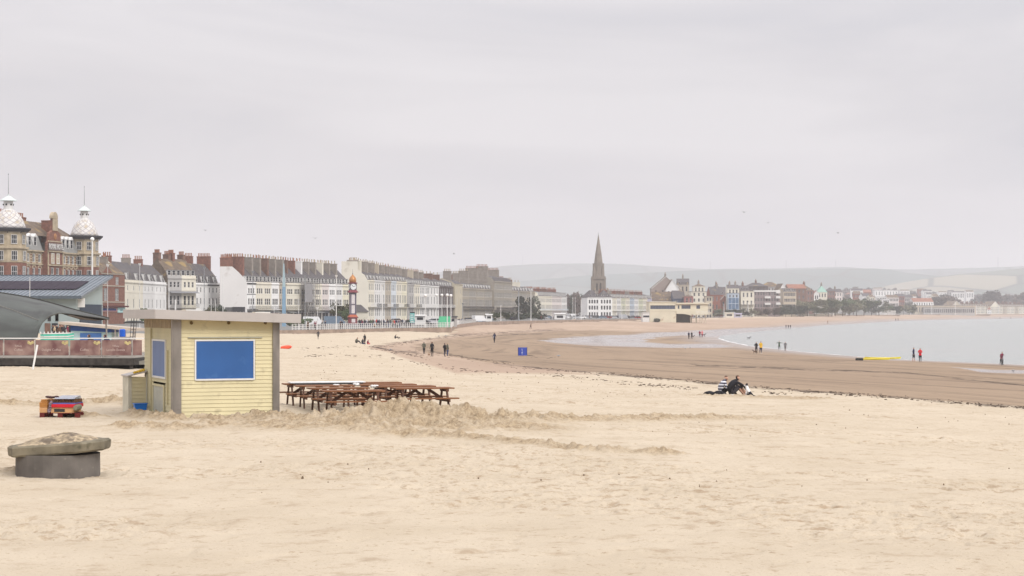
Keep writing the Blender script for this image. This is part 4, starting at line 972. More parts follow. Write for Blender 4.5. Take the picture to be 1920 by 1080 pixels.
m = MB(); m.box(-.34,-.12,-.07,.07,.87,.92); m.build('saddle', DARK, bk)
# gulls
def gull(loc, s, rot, lb, fly=True, g='gulls'):
    m = MB(); m.lathe([(.01,-.22),(.06,-.1),(.075,.05),(.045,.18),(.015,.26)],8); b = m.build('gull', mat('gull_feathers',(.34,.34,.35)), loc=loc, rot=(PI/2,0,rot))
    b.scale = (s,)*3
    if fly:
        for s_ in (-1,1):
            m = MB(); m.hull([(0,.03,-.09),(0,.045,.09),(s_*.32,.17,.05),(s_*.32,.16,-.05)],[(0,.04,-.09),(0,.055,.09),(s_*.32,.18,.05),(s_*.32,.17,-.05)]); m.hull([(s_*.32,.165,-.05),(s_*.32,.165,.05),(s_*.66,.08,-.02),(s_*.66,.08,-.06)],[(s_*.32,.175,-.05),(s_*.32,.175,.05),(s_*.66,.09,-.02),(s_*.66,.09,-.06)]); m.build('wing', mat('gull_feathers',(.34,.34,.35)), b)
    else:
        m = MB(); m.tube((0,-.18,.02),(0,-.05,.02),.012,4); m.build('legs', DARK, b)
    return tag(b, lb, 'gull', g)
for i,(px,py,Y,lb) in enumerate(((591,447,150,'gull in the sky above the left terraces'),(1395,398,170,'lone gull high over the town, right of the church spire'),(385,432,200,'gull flying over the hotel chimneys side'),(851,476,190,'gull low over the long stone terrace'),(1571,437,190,'small gull over the far houses'),(1440,418,220,'faint gull right of the lone high gull'))): gull((X(px,Y),Y,Z(py,Y)),.5,.5*i,lb)
for i,(px,py,lb) in enumerate(((1047,670,'dark bird standing on the wet sand right of the blue sign'),(1285,655,'left bird of two pecking on the wet sand'),(1293.5,654,'right bird of two pecking on the wet sand'),(1341,649,'bird by the edge of the shallow pool'),(1306,641,'bird on the sand bar by the pool'),(1900,699,'bird standing in the puddle at the right'),(733,658,'small dark bird on the sand behind the sitting group'),(823,632,'bird on the sand near the upper tide line'),(836,631,'second bird near the upper tide line'))):
    x,y,z = onground(px,py); gull((x,y,z+.19), 1.0, PI/2+.4*i, lb, False, 'birds on the sand')
# ================================================================ the town
GLASS = mat('window_glass', (.024,.026,.032), rough=.35, spec=.18, var=.3, scale=.8)
GLASSL = mat('window_glass_curtained', (.10,.10,.10), rough=.35, spec=.25, var=.4, scale=.9)
SLATE = mat('slate_roof', (.088,.080,.082), rough=.8, var=.22, scale=.9, wear=((.20,.15,.08),.35,.6))
SLATE2 = mat('brown_slate_roof', (.135,.10,.072), rough=.85, var=.25, scale=.8, wear=((.27,.19,.08),.4,.55))
TILE = mat('clay_tile_roof', (.26,.115,.075), rough=.85, var=.2, scale=.9)
BRICK = mat('red_brick', (.20,.094,.068), rough=.9, var=.25, scale=1.6)
BRICKD = mat('dark_brick', (.17,.10,.075), rough=.9, var=.25, scale=1.2)
STUC = mat('grey_render', (.25,.22,.19), rough=.9, var=.15, scale=.8)
POT = mat('clay_pot', (.33,.15,.09), rough=.9, var=.3, scale=2)
POTB = mat('buff_pot', (.42,.34,.24), rough=.9, var=.3, scale=2)
IRON = mat('black_ironwork', (.03,.03,.035), rough=.6)
STONE = mat('buff_stone', (.36,.29,.20), rough=.9, var=.18, scale=.7)
LEAD = mat('grey_lead', (.20,.20,.21), rough=.6)
DORMG = mat('dormer_glass', (.02,.022,.028), rough=.4, spec=.15)
WALLC = dict(cream=(.66,.62,.52), white=(.74,.73,.71), pale=(.65,.64,.62), yellow=(.66,.62,.48), tan=(.42,.37,.30), pink=(.62,.56,.53), blue=(.56,.60,.63), lilac=(.46,.44,.54), grey=(.40,.385,.37),
             stone=(.33,.29,.23), stone2=(.29,.26,.215), ochre=(.46,.41,.31), lime=(.54,.54,.40), brick=(.24,.085,.055), dark=(.10,.08,.075), green=(.28,.42,.34), mauve=(.24,.19,.19), sand=(.46,.40,.31), skyblue=(.40,.46,.53))
def wallm(k): return mat('wall_'+k, WALLC[k], rough=.85, var=.07, scale=.25, detail=6, wear=(tuple(c*.82 for c in WALLC[k]), .5, .58))
WC = {}
def win_mesh(w, h, bars=1, fr=.04, deep=.15, glass=None, frm=None):
    key = (round(w,2),round(h,2),bars,glass and glass.name,frm and frm.name)
    if key not in WC:
        m = MB(); m.box(-w/2,w/2,deep*.6,deep,0,h,1)
        m.box(-w/2,-w/2+fr,0,deep,0,h,0); m.box(w/2-fr,w/2,0,deep,0,h,0); m.box(-w/2+fr,w/2-fr,0,deep,h-fr,h,0); m.box(-w/2-.04,w/2+.04,-.05,deep,-.06,fr*.6,0); m.box(-w/2+fr,w/2-fr,.01,deep,h*.5-.035,h*.5+.035,0)
        for b in range(bars): x = -w/2+w*(b+1)/(bars+1); m.box(x-.025,x+.025,.02,deep,fr*.6,h*.5-.035,0); m.box(x-.025,x+.025,.02,deep,h*.5+.035,h-fr,0)
        WC[key] = m.mesh('window', [frm or WHITEP, glass or GLASS])
    return WC[key]
def facade(mb, x0, x1, z0, z1, y, holes, rev=.16, m=0, flip=False):
    # wall sheet facing -y with rectangular openings (a0,a1,b0,b1) and reveals
    xs = sorted({x0,x1,*[v for h in holes for v in h[:2]]}); zs = sorted({z0,z1,*[v for h in holes for v in h[2:]]})
    for a,b in zip(xs, xs[1:]):
        col = [h for h in holes if h[0] <= a+1e-6 and h[1] >= b-1e-6]; run = None
        for c,d in zip(zs, zs[1:]):
            inh = any(h[2] <= c+1e-6 and h[3] >= d-1e-6 for h in col)
            if not inh:
                if run is None: run = c
            if inh and run is not None: mb.poly([(a,y,run),(b,y,run),(b,y,c),(a,y,c)], m); run = None
        if run is not None: mb.poly([(a,y,run),(b,y,run),(b,y,zs[-1]),(a,y,zs[-1])], m)
    for a,b,c,d in holes:
        mb.poly([(a,y,c),(a,y,d),(a,y+rev,d),(a,y+rev,c)],m); mb.poly([(b,y,d),(b,y,c),(b,y+rev,c),(b,y+rev,d)],m)
        mb.poly([(a,y,d),(b,y,d),(b,y+rev,d),(a,y+rev,d)],m); mb.poly([(b,y,c),(a,y,c),(a,y+rev,c),(b,y+rev,c)],m)
POTM = {}
def pot_mesh(mt):
    if mt.name not in POTM:
        m = MB(); m.lathe([(.21,0),(.17,.1),(.16,.82),(.20,.86),(.20,.98)],8); POTM[mt.name] = m.mesh('chimney_pot', mt)
    return POTM[mt.name]
def chimney(parent, x, y, zb, zt, tx, ly, mt, npots, pm, along='y'):
    m = MB(); a, b = (tx/2, ly/2) if along == 'y' else (ly/2, tx/2)
    m.box(x-a,x+a,y-b,y+b,zb,zt-.25); m.box(x-a-.08,x+a+.08,y-b-.08,y+b+.08,zt-.25,zt-.02); m.box(x-a-.02,x+a+.02,y-b-.02,y+b+.02,zt-.02,zt+.05)
    c = m.build('chimney', mt, parent)
    for i in range(npots):
        t = (i+.5)/npots*2-1; link('chimney_pot', pot_mesh(pm), c, (x if along=='y' else x+t*(a-.15), y+t*(b-.15) if along=='y' else y, zt+.05))
    return c
DORM = {}
def dormer_mesh(w, h, d, roofm=None, kind='flat'):
    key = (w,h,d,roofm and roofm.name,kind)
    if key not in DORM:
        m = MB(); m.box(-w/2,-w/2+.09,0,d,0,h,0); m.box(w/2-.09,w/2,0,d,0,h,0); m.box(-w/2+.09,w/2-.09,0,d,h-.12,h,0); m.box(-w/2+.09,w/2-.09,0,d,0,.1,0)
        m.box(-w/2+.09,w/2-.09,.07,d,.1,h-.12,1); m.box(-w/2+.09,w/2-.09,.04,.07,h*.5-.03,h*.5+.03,0)
        if kind == 'flat': m.box(-w/2-.1,w/2+.1,-.12,d,h,h+.12,2)
        else: m.hull([(-w/2-.1,-.12,h),(w/2+.1,-.12,h),(w/2+.1,d,h),(-w/2-.1,d,h)],[(-.02,-.12,h+w*.5),(.02,-.12,h+w*.5),(.02,d,h+w*.5),(-.02,d,h+w*.5)],2)
        DORM[key] = m.mesh('dormer', [WHITEP, DORMG, roofm or LEAD])
    return DORM[key]
def house(pos, ang, w, d, eave, wall, label, cat='house', name='terrace_house', group=None, cols=3, rows=((1,2.6),), ww=.95, roof='mansard', rh=2.6, ridge=4.4, rmat=None,
          dorm=2, dh=1.5, chim=(), base=-.6, cornice=True, parapet=.0, balcony=None, ground=None, bars=0, side=None, glass=None, bandz=(), side_holes=(), qn=None, frm=None, dkind='flat', margin=.55, par_cor=None, skip=()):
    o = thing(name, label, cat, pos, ang, group); rm = rmat or SLATE; H = eave
    sp = (w-2*margin)/max(cols,1); cx = [margin+sp*(i+.5) for i in range(cols)]
    holes = []; spots = []
    for ri,r in enumerate(rows):
        zb, zt = r[0], r[1]; wd = r[2] if len(r) > 2 else ww; wd = min(wd, sp-.25) if len(r) <= 3 else r[2]
        xs = cx if len(r) < 4 else [w*(i+.5)/r[3] for i in range(r[3])]
        for ci,x in enumerate(xs):
            if (ri,ci) in skip: continue
            holes.append((x-wd/2,x+wd/2,zb,zt)); spots.append((x,zb,wd,zt-zb))
    if ground: holes.append((.35,w-.35,.25,ground[0]))
    m = MB(); facade(m, 0, w, base, H+parapet, 0, holes)
    m.poly([(0,d,base),(0,0,base),(0,0,H),(0,d,H)],1); m.poly([(w,0,base),(w,d,base),(w,d,H),(w,0,H)]); m.poly([(w,d,base),(0,d,base),(0,d,H),(w,d,H)])
    if parapet > 0: m.box(.002,w-.002,.0015,.25,H,H+parapet-.002)
    if roof in ('gable_side','mansard'):      # party walls rise to the ridge
        if roof == 'mansard': prof = [(0,H),(1.3,H+rh),(d/2,H+ridge),(d-1.3,H+rh),(d,H)]
        else: prof = [(0,H),(d/2,H+ridge),(d,H)]
        for x_ in (0,w): m.poly([(x_,a,b) for a,b in (prof if x_ == w else prof[::-1])], 0 if x_ else 1)
    if roof == 'gable_front': 
        m.poly([(0,0,H),(w,0,H),(w/2,0,H+ridge)]); m.poly([(w,d,H),(0,d,H),(w/2,d,H+ridge)])
    wm_ = wall if not isinstance(wall,str) else wallm(wall); wallobj = m.build('wall', [wm_, side or wm_], o)
    if qn is not None: pass
    fr = frm or WHITEP
    for x,zb,wd,hh in spots: link('window', win_mesh(wd,hh,bars,glass=glass if glass else (GLASSL if random.random() < .3 else GLASS),frm=fr), o, (x,.04,zb))
    if ground:
        m = MB(); gz_ = ground[0]; m.box(.35,w-.35,.06,.14,.25,gz_,1); m.box(.35,w-.35,-.12,.05,gz_-.75,gz_-.05,2)
        n_ = max(2,int(w/1.8))
        for i in range(n_+1): x = .35+(w-.7)*i/n_; m.box(x-.06,x+.06,0,.06,.25,gz_-.75,0)
        m.build('shopfront', [fr, GLASS, ground[1]], o)
        if len(ground) > 2:
            m = MB(); m.hull([(.2,-.02,gz_-.05),(w-.2,-.02,gz_-.05),(w-.2,-1.5,gz_-.6),(.2,-1.5,gz_-.6)],[(.2,-.02,gz_),(w-.2,-.02,gz_),(w-.2,-1.5,gz_-.54),(.2,-1.5,gz_-.54)]); m.build('awning', ground[2], o)
    tm = par_cor or (wall if not isinstance(wall,str) else wallm(wall))
    if cornice:
        m = MB(); zc = H-.15 if parapet == 0 else H-.1; m.box(.01,w-.01,-.28,-.002,zc,zc+.22); m.box(.01,w-.01,-.16,-.002,zc-.2,zc-.002); m.build('cornice', tm, o)
    for zb in bandz: m = MB(); m.box(.01,w-.01,-.07,-.002,zb,zb+.18); m.build('string_course', tm, o)
    # roof
    if roof == 'mansard':
        m = MB(); y0 = .28 if parapet else -.05
        A = [(0,y0,H+.01),(0,1.3,H+rh),(0,d/2,H+ridge),(0,d-1.3,H+rh),(0,d,H+.01)]
        sh = lambda x,dz: [(x,a[1],a[2]+dz) for a in A]
        m.hull([(p[0]+.03,p[1],p[2]) for p in sh(0,0)][::-1], [(p[0]-.03,p[1],p[2]) for p in sh(w,0)][::-1]); rf = m.build('roof', rm, o)
        for i in range(dorm):
            x = w*(i+.5)/dorm; link('dormer', dormer_mesh(1.25,dh,1.2,None,dkind), o, (x,.38,H+.55+(parapet*.4)))
    elif roof == 'gable_side':
        m = MB(); m.hull([(-.05,-.25,H-.12),(w+.05,-.25,H-.12),(w+.05,d/2,H+ridge-.02),(-.05,d/2,H+ridge-.02)],[(-.05,-.25,H+.04),(w+.05,-.25,H+.04),(w+.05,d/2,H+ridge+.14),(-.05,d/2,H+ridge+.14)])
        m.hull([(-.05,d/2,H+ridge-.02),(w+.05,d/2,H+ridge-.02),(w+.05,d+.25,H-.12),(-.05,d+.25,H-.12)],[(-.05,d/2,H+ridge+.14),(w+.05,d/2,H+ridge+.14),(w+.05,d+.25,H+.04),(-.05,d+.25,H+.04)]); m.build('roof', rm, o)
        for i in range(dorm):
            x = w*(i+.5)/dorm; link('dormer', dormer_mesh(1.1,dh,2.2,rm,dkind), o, (x,1.0,H+.5))
    elif roof == 'gable_front':
        for s_ in (0,1):
            a, b = ((-.25,H-.2),(w/2,H+ridge)) if s_ == 0 else ((w+.25,H-.2),(w/2,H+ridge)); m = MB()
            m.hull([(a[0],-.3,a[1]),(b[0],-.3,b[1]),(b[0],d+.3,b[1]),(a[0],d+.3,a[1])],[(a[0],-.3,a[1]+.18),(b[0],-.3,b[1]+.18),(b[0],d+.3,b[1]+.18),(a[0],d+.3,a[1]+.18)]); m.build('roof', rm, o)
        for s_ in (0,1):
            a, b = ((-.25,H-.2),(w/2,H+ridge)) if s_ == 0 else ((w+.25,H-.2),(w/2,H+ridge)); m = MB(); m.bar((a[0],-.34,a[1]),(b[0],-.34,b[1]-.02),.08,.32); m.build('bargeboard', WHITEP, o)
    elif roof == 'hip':
        m = MB(); k = min(w,d)/2*.96; top = [(k,d/2-.02 if w>d else k),(w-k,d/2-.02 if w>d else k),(w-k,d/2+.02 if w>d else d-k),(k,d/2+.02 if w>d else d-k)] 
        m.hull([(-.3,-.3,H),(w+.3,-.3,H),(w+.3,d+.3,H),(-.3,d+.3,H)],[(a,b,H+ridge) for a,b in top]); m.build('roof', rm, o)
        for i in range(dorm): x = w*(i+.5)/dorm; link('dormer', dormer_mesh(1.2,dh,1.6,rm,dkind), o, (x,.5,H+.3))
    elif roof == 'flat':
        m = MB(); m.box(-.15,w+.15,-.15,d+.15,H+.002,H+.3); m.build('roof', rm, o)
    for c in chim:   # (x, y, top above eave, thickness, length, material, pots, pot material[, along])
        chimney(o, c[0], c[1], H-.5, H+c[2], c[3], c[4], c[5], c[6], c[7], *(c[8:9] or ('y',)))
    if balcony:   # (z, height, depth, material, canopy)
        zb, hh, dp, mt_ = balcony[:4]; m = MB(); m.box(.02,w-.02,-dp,-.003,zb-.14,zb,1)
        m.box(.04,w-.04,-dp,-dp+.05,zb+hh-.06,zb+hh); m.box(.04,w-.04,-dp,-dp+.05,zb+.08,zb+.13)
        n_ = int(w/.22)
        for i in range(n_+1): x = .06+(w-.12)*i/n_; m.box(x-.02,x+.02,-dp+.01,-dp+.04,zb+.0,zb+hh-.06)
        m.build('balcony', [mt_, tm], o)
        if len(balcony) > 4:
            m = MB(); zc = balcony[4]; m.hull([(.05,-.004,zc),(w-.05,-.004,zc),(w-.05,-dp-.2,zc-.5),(.05,-dp-.2,zc-.5)],[(.05,-.004,zc+.1),(w-.05,-.004,zc+.1),(w-.05,-dp-.2,zc-.42),(.05,-dp-.2,zc-.42)]); m.build('canopy', LEAD, o)
    return o
ORD = ['first','second','third','fourth','fifth','sixth','seventh','eighth','ninth','tenth','eleventh','twelfth','thirteenth','fourteenth','fifteenth']
class Row:
    def __init__(s, pxa, Ya, pxb, Yb, z): s.a = Vector((X(pxa,Ya),Ya)); s.b = Vector((X(pxb,Yb),Yb)); s.L = (s.b-s.a).length; s.t = (s.b-s.a)/s.L; s.ang = math.atan2(s.t.y,s.t.x); s.z = z
    def at(s, k, off=0): p = s.a+s.t*k; n = Vector((s.t.y,-s.t.x)); p = p+n*off; return (p.x,p.y,s.z)
    def s(s, px):   # distance along the row for a photo column
        k = (px-960)/F; return (k*s.a.y-s.a.x)/(s.t.x-k*s.t.y)
random.seed(21)
# ---------------------------------------------------------------- terrace A (pale houses left of the white flank)
def zz(py, Y): return Z(py, Y)
RA_ = Row(233,511,312,563,.2)
def seg(row, px0, px1): s0, s1 = row.s(px0), row.s(px1); return s0, s1-s0
specA = [(233,268,'cream','cream three storey terrace house next to the red brick inn'),(268,290,'pale','pale house with two hanging baskets right of the cream one'),(290,312,'white','white three storey house left of the one with the large canopy')]
for i,(p0,p1,c,lb) in enumerate(specA):
    s0, w_ = seg(RA_, p0, p1)
    house(RA_.at(s0), RA_.ang, w_, 9, 11.3, c, lb, rows=((.6,2.9,1.0),(4.2,6.7,1.0),(9.1,10.4,.95)), bandz=(8.4,), parapet=.7, dorm=2, dh=1.9, rh=2.8, ridge=5.8, rmat=SLATE if i else SLATE, group='pale houses beside the inn',
          chim=((.5,5.0,7.2,.9,2.6,BRICK if i != 1 else STUC,4,POT),), glass=GLASS)
RA2 = Row(312,564,365,573,.2)
for i,(p0,p1,c,lb) in enumerate(((312,338,'grey','grey house with a lead canopy over its balcony, left half'),(338,365,'cream','cream house with a lead canopy over its balcony, right half'))):
    s0, w_ = seg(RA2, p0, p1)
    house(RA2.at(s0,.6), RA2.ang, w_, 10, 13.3, c, lb, rows=((.8,3.4,.9),(5.2,8.0,.9),(10.6,12.2,.8)), parapet=.9, dorm=3, dh=1.5, rh=2.4, ridge=6.0, side=SLATE2 if i == 0 else None, rmat=SLATE2, group='houses with the lead canopy', bandz=(9.6,),
          balcony=(4.4,1.2,1.6,IRON,9.3), chim=((.7,5.6,7.8,1.0,2.6,BRICK if i else BRICKD,5,POT),(w_-.6,6.0,7.4,1.0,2.6,BRICKD,4,POT)))
RA3 = Row(365,574,411,592,.2)
for i,(p0,p1,lb) in enumerate(((365,388,'white house with black lined windows left of the white flank, first half'),(388,411,'white house with black lined windows, nearest the striped brick pier'))):
    s0, w_ = seg(RA3, p0, p1)
    house(RA3.at(s0), RA3.ang, w_, 9, 11.6, 'white', lb, rows=((.8,3.0,.9),(5.6,7.4,.9),(9.2,10.7,.85)), parapet=.5, dorm=2, dh=1.9, group='white houses left of the flank', par_cor=wallm('white') if not i else IRON,
          ridge=6.6, rh=2.8, side=BRICKD if i == 0 else None, chim=((w_-.6,6.0,8.9,1.0,2.8,BRICK,5,POT),) if i == 0 else ((w_-.6,5.0,9.1,1.0,4.4,BRICK,8,POT),))
# striped brick side strip by the flank
m = MB(); s0 = RA3.s(411)
for i in range(16): m.box(0,1.1,-.3,.8,i*.8-.5,i*.8+.3-.5+.08,0); m.box(.0,1.1,-.29,.8,i*.8-.12,i*.8+.3,1)
tag(m.build('brick_pier', [BRICK,wallm('white')], loc=RA3.at(s0+.1,.4), rot=RA3.ang), 'narrow red brick and white banded pier beside the white flank wall', 'pier')
# ---------------------------------------------------------------- terrace B
RB = Row(463,580,655,640,0.2)
colsB = ['white','cream','cream','white','tan','cream','cream','grey','pale','cream','pink','white','pale','yellow']
bl = ['white house with black cornice line at the white flank','cream house, second from the white flank','cream house, third from the white flank','white house, fourth from the white flank','tan brown house behind the blue tower','cream house just right of the blue tower','cream house left of the scaffolding',
      'grey house wrapped by the scaffolding','pale house right of the scaffolding','cream house, second right of the scaffolding','pink house with a small dark balcony','bright white house left of the pale end house','pale grey house near the clock tower','yellow end house behind the clock tower']
edges = [463+192*(i/14)**.93 for i in range(15)]
for i in range(14):
    s0, w_ = seg(RB, edges[i], edges[i+1])
    ground = (3.4, [IRON,paint('shop_green',(60,90,80)),paint('shop_blue',(60,70,110)),paint('shop_red',(140,60,54))][i%4], [paint('awning_dark',(64,66,70)),paint('awning_grey',(110,110,108))][i%2]) 
    house(RB.at(s0,.02*(i%2)), RB.ang, w_, 10, 12.0, colsB[i], bl[i], rows=((5.4,7.3,.92),(8.9,10.5,.88)), parapet=.45, dorm=2 if i%3 else 3, dh=1.55, rh=2.4, ridge=5.8, rmat=SLATE, group='long white and cream terrace', bandz=(8.5,),
          balcony=(3.9,1.0,.9,IRON), ground=ground, par_cor=IRON if i == 0 else None,
          chim=((.3,5.0,8.3-.15*i*(.4),.9,7.2 if i < 6 else 5.0,[BRICK,STUC,STUC,BRICKD,STUC,STUC,BRICKD,BRICK,wallm('white'),STUC,STUC,wallm('cream'),STUC,STUC][i],[9,7,7,6,5,6,5,5,4,5,5,4,6,4][i],POT if i in (0,2,3,6,7,8) else POTB),))
# flank house: large blind white gable facing the camera
fx = RB.at(0); wid = (463-412)/F*574
ob = thing('flank_house', 'tall blank white flank wall ending the long terrace, chimneys on top', 'house', (fx[0],fx[1],.2), RB.ang+PI, None)
ob.rotation_euler = (0,0,0)
m = MB(); yb = 0; xl = -wid
prof = [(0,-.6),(0,10.6+1.6),(-.9,12.4+1.2),(-2.6,15.4),(-4.6,17.2),(xl,17.2),(xl,-.6)]
m.prism([(a,b) for a,b in prof][::-1],'y',-.35,.3); m.build('wall', mat('flank_white',(.70,.68,.66),var=.04,scale=.12,wear=((.5,.46,.42),.25,.6)), ob)
m = MB(); m.box(xl,-4.4,-.2,1.3,17.2,20.0); m.box(xl-.1,-4.3,-.3,1.4,19.7,19.95); c = m.build('chimney', BRICK, ob)
for i in range(8): link('chimney_pot', pot_mesh(POT), c, (xl+.3+i*(wid-5.0)/8,.5,20.0))
tag(ob, None, None, 'long white and cream terrace')
# single storey dark restaurant in front of the flank
rs = thing('restaurant', 'low dark restaurant with white lettering in front of the white flank', 'restaurant', (X(422,560),560,.1), .15)
m = MB(); m.box(0,5.9,0,5,-.5,4.6); m.build('wall', mat('restaurant_wall',(.10,.105,.10),var=.3,scale=1.5), rs)
m = MB(); m.box(2.2,5.95,-.3,-.01,2.8,4.7); m.build('fascia', IRON, rs)
text('New Fancy', .95, WHITEP, rs, (3.1,-.33,1.9), (PI/2,0,0)); text('seafood grill', .7, WHITEP, rs, (4.1,-.33,3.0), (PI/2,0,0))
m = MB(); m.box(2.4,5.4,-.15,-.01,0,1.3); m.build('window', GLASS, rs); m = MB(); m.box(.2,2.1,-.08,-.01,.2,4.2); m.build('window', GLASSL, rs)
# ---------------------------------------------------------------- terrace C and D'
RC = Row(690,682,763,730,0.2)
edC = [690,702,714.5,722,733,743,753.5,763]; cC = ['cream','pale','ochre','tan','blue','cream','yellow']
lC = ['cream end house at the big cream flank right of the clock','pale house, second from the cream flank','cream house, third from the cream flank','tan house with dark balcony, fourth from the cream flank','pale blue house, fifth from the cream flank','cream house, sixth from the cream flank','pale yellow house at the gap in the middle terrace']
for i in range(7):
    s0, w_ = seg(RC, edC[i], edC[i+1]); c = cC[i] if i != 2 else 'pale'
    house(RC.at(s0), RC.ang, w_, 10, 14.5, c, lC[i], rows=((1.6,4.4,1.0),(6.6,9.6,1.1),(11.2,13.6,1.0)), parapet=.35, dorm=2, dh=1.5, rh=2.2, ridge=4.0, rmat=SLATE, group='tall pale terrace right of the clock', bandz=(10.4,),
          balcony=(5.0,1.2,1.0,IRON if i in (1,2,4,6) else WHITEP), ground=None, cols=3 if w_ > 5 else 2,
          chim=((.4,5.5,7.4-.25*i,1.0,5.5,[wallm('cream'),STUC,STUC,wallm('sand'),STUC,STUC,STUC][i],[3,5,5,5,6,5,5][i],POTB if i != 5 else POT),))
# cream flank
fx = RC.at(0); wid = (690-640)/F*676
ob = thing('flank_house', 'tall blank cream flank wall behind the clock tower', 'house', (fx[0],fx[1],.2), 0)
m = MB(); prof = [(0,-.6),(0,14.5),(-1.2,16.4),(-3.6,18.6),(-3.8,21.6),(-wid,21.6),(-wid,-.6)]; m.prism([(a,b) for a,b in prof][::-1],'y',-.35,.3); m.build('wall', mat('flank_cream',(.66,.62,.53),var=.05,scale=.12,wear=((.46,.41,.33),.2,.6)), ob)
c = MB(); c.box(-wid+2,-3.6,-.1,1.4,21.6,22.1); c = c.build('chimney', STUC, ob)
for i in range(5): link('chimney_pot', pot_mesh(POTB), c, (-6.5+i*.55,.5,22.1))
tag(ob, None, None, 'tall pale terrace right of the clock')
m = MB(); m.box(0,4.6,0,3,-.3,3.2,0); m.hull([(-.3,-.5,3.2),(4.9,-.5,3.2),(4.9,3.2,3.2),(-.3,3.2,3.2)],[(-.3,1.5,5.6),(2.2,1.5,5.6),(2.2,1.7,5.6),(-.3,1.7,5.6)],1)
tag(m.build('side_wing', [wallm('cream'),SLATE], loc=(X(664,640),640,.2)), 'low cream lean-to with a slate roof right of the clock shaft', 'lean-to')
RD = Row(765,740,850,800,0.2)
edD = [765,776,787,797,806,823,836,850]; cD = ['grey','cream','pale','lilac','pale','dark','dark']
lD = ['grey house at the gap in the middle terrace','cream house with an awning, second from the gap','pale house, third from the gap','faintly lilac house, fourth from the gap','wide pale house left of the half timbered pair','left house of the black and white half timbered pair','right house of the black and white half timbered pair']
for i in range(7):
    s0, w_ = seg(RD, edD[i], edD[i+1])
    house(RD.at(s0), RD.ang, w_, 10, 13.9-.06*i, cD[i] if cD[i] != 'lilac' else 'pale', lD[i], rows=((1.5,4.3,1.05),(6.4,9.4,1.1 if i<5 else 1.3),(10.6,13.0,1.0 if i<5 else 1.3)), parapet=.3, dorm=3 if w_>6 else 2, dh=1.5, rh=2.2, ridge=3.6, rmat=SLATE, group='pale terrace before the stone one', cols=3 if w_>5 else 2, bandz=(10.0,),
          balcony=(5.0,1.2,1.0,IRON if i == 1 else WHITEP), chim=((.4,5.5,6.6-.2*i,1.0,5.0,[STUC,STUC,wallm('sand'),STUC,STUC,BRICKD,BRICKD][i],[5,5,4,6,6,3,3][i],POTB if i not in (3,) else POT),))
# ---------------------------------------------------------------- stone terrace
RS_ = Row(850,800,1003,965,0.1)
m = MB(); 
def shouse(p0, p1, eave, c, lb, rows, chim, dorm=3, off=0, roof='mansard', **k):
    s0, w_ = seg(RS_, p0, p1); return house(RS_.at(s0,off), RS_.ang, w_, 12, eave, c, lb, rows=rows, parapet=.4, dorm=dorm, dh=1.5, rh=2.0, ridge=3.0, rmat=SLATE, group='long stone terrace with a taller centre', cols=max(3,int(w_/1.9)), chim=chim, roof=roof, **k)
house(RS_.at(0,.8), RS_.ang, seg(RS_,850,864)[1], 12, 15.2, 'ochre', 'pale buff end pavilion of the stone terrace', rows=((6.4,9.0,.8),(11.2,13.0,.8)), cols=2, dorm=0, rh=1, ridge=2.6, group='long stone terrace with a taller centre', chim=((2,4,5.6,1.2,3.4,STUC,4,POTB),))
rr = ((1.4,4.4,.8),(5.8,8.2,.8),(9.2,11.0,.8)) if False else ((1.2,4.0,.8),(5.4,7.8,.8),(9.0,10.9,.8))
for i,(p0,p1) in enumerate(((864,879),(879,893),(893,908),(908,923))):
    shouse(p0,p1,13.4,['stone','stone2'][i%2],f'grey buff stone house, {ORD[i]} after the buff end pavilion', ((1.2,4.2,1.2),(6.0,8.8,1.25),(10.2,12.4,1.1)), ((.5,6,[6.2,7.0,8.4,10.0][i],1.1,[4,3.4,4.6,6][i],[BRICKD,STUC,STUC,STUC][i],[4,4,5,9][i],POT if i==3 else POTB),), balcony=(4.7,1.1,1.1,IRON), bandz=(9.5,))
for i,(p0,p1) in enumerate(((923,940),(940,957))):
    shouse(p0,p1,17.4,'stone2',['left half of the taller centre of the stone terrace','right half of the taller centre of the stone terrace'][i], ((1.2,4.2,1.2),(6.0,8.8,1.25),(10.2,12.4,1.2),(14.0,16.2,1.1)), ((.6 if i==0 else 4.5,6,7.2-1.2*i,1.4,5.6,STUC,8,POT),), dorm=0, off=.9, balcony=(4.3,1.1,1.1,IRON), bandz=(9.5,13.3))
for i,(p0,p1) in enumerate(((957,972),(972,987),(987,1003))):
    shouse(p0,p1,13.3,['stone','stone2'][i%2],f'grey stone house, {ORD[i]} right of the taller centre', ((1.2,4.2,1.25),(6.0,8.6,1.25),(10.2,12.3,1.2)), ((.6,6,[6.4,6.0,5.0][i],1.2,5,[BRICKD,BRICKD,wallm('cream')][i],[8,7,3][i],POT if i==0 else POTB),), balcony=(4.7,1.1,1.1,IRON), bandz=(9.5,))
# ---------------------------------------------------------------- terrace E
RE = Row(1010,1000,1063,1060,0.1)
for i,(p0,p1,c,lb) in enumerate(((1010,1023,'cream','cream end house of the short terrace beyond the stone one'),(1023,1035,'blue','pale house with blue trim in the short terrace'),(1035,1053,'pink','pink red house in the short terrace'),(1053,1063,'pale','last pale house of the short terrace, beside the trees'))):
    s0, w_ = seg(RE,p0,p1); house(RE.at(s0), RE.ang, w_, 11, 11.7, c if c!='blue' else 'cream', lb, rows=((.8,3.2,1.1),(4.9,7.2,1.1),(8.6,10.6,1.1)), cols=max(2,int(w_/1.9)), dorm=max(2,int(w_/2.2)), dh=1.7, rh=2.3, ridge=2.9, parapet=.2, group='short terrace beyond the stone one', rmat=SLATE,
        balcony=(4.2,.9,.8,wallm('blue')), chim=((.6,6,4.3,1.0,5,[STUC,BRICK,BRICKD,BRICK][i],6,POT),(w_/2,8,4.2,1.0,5,BRICKD,5,POT)))
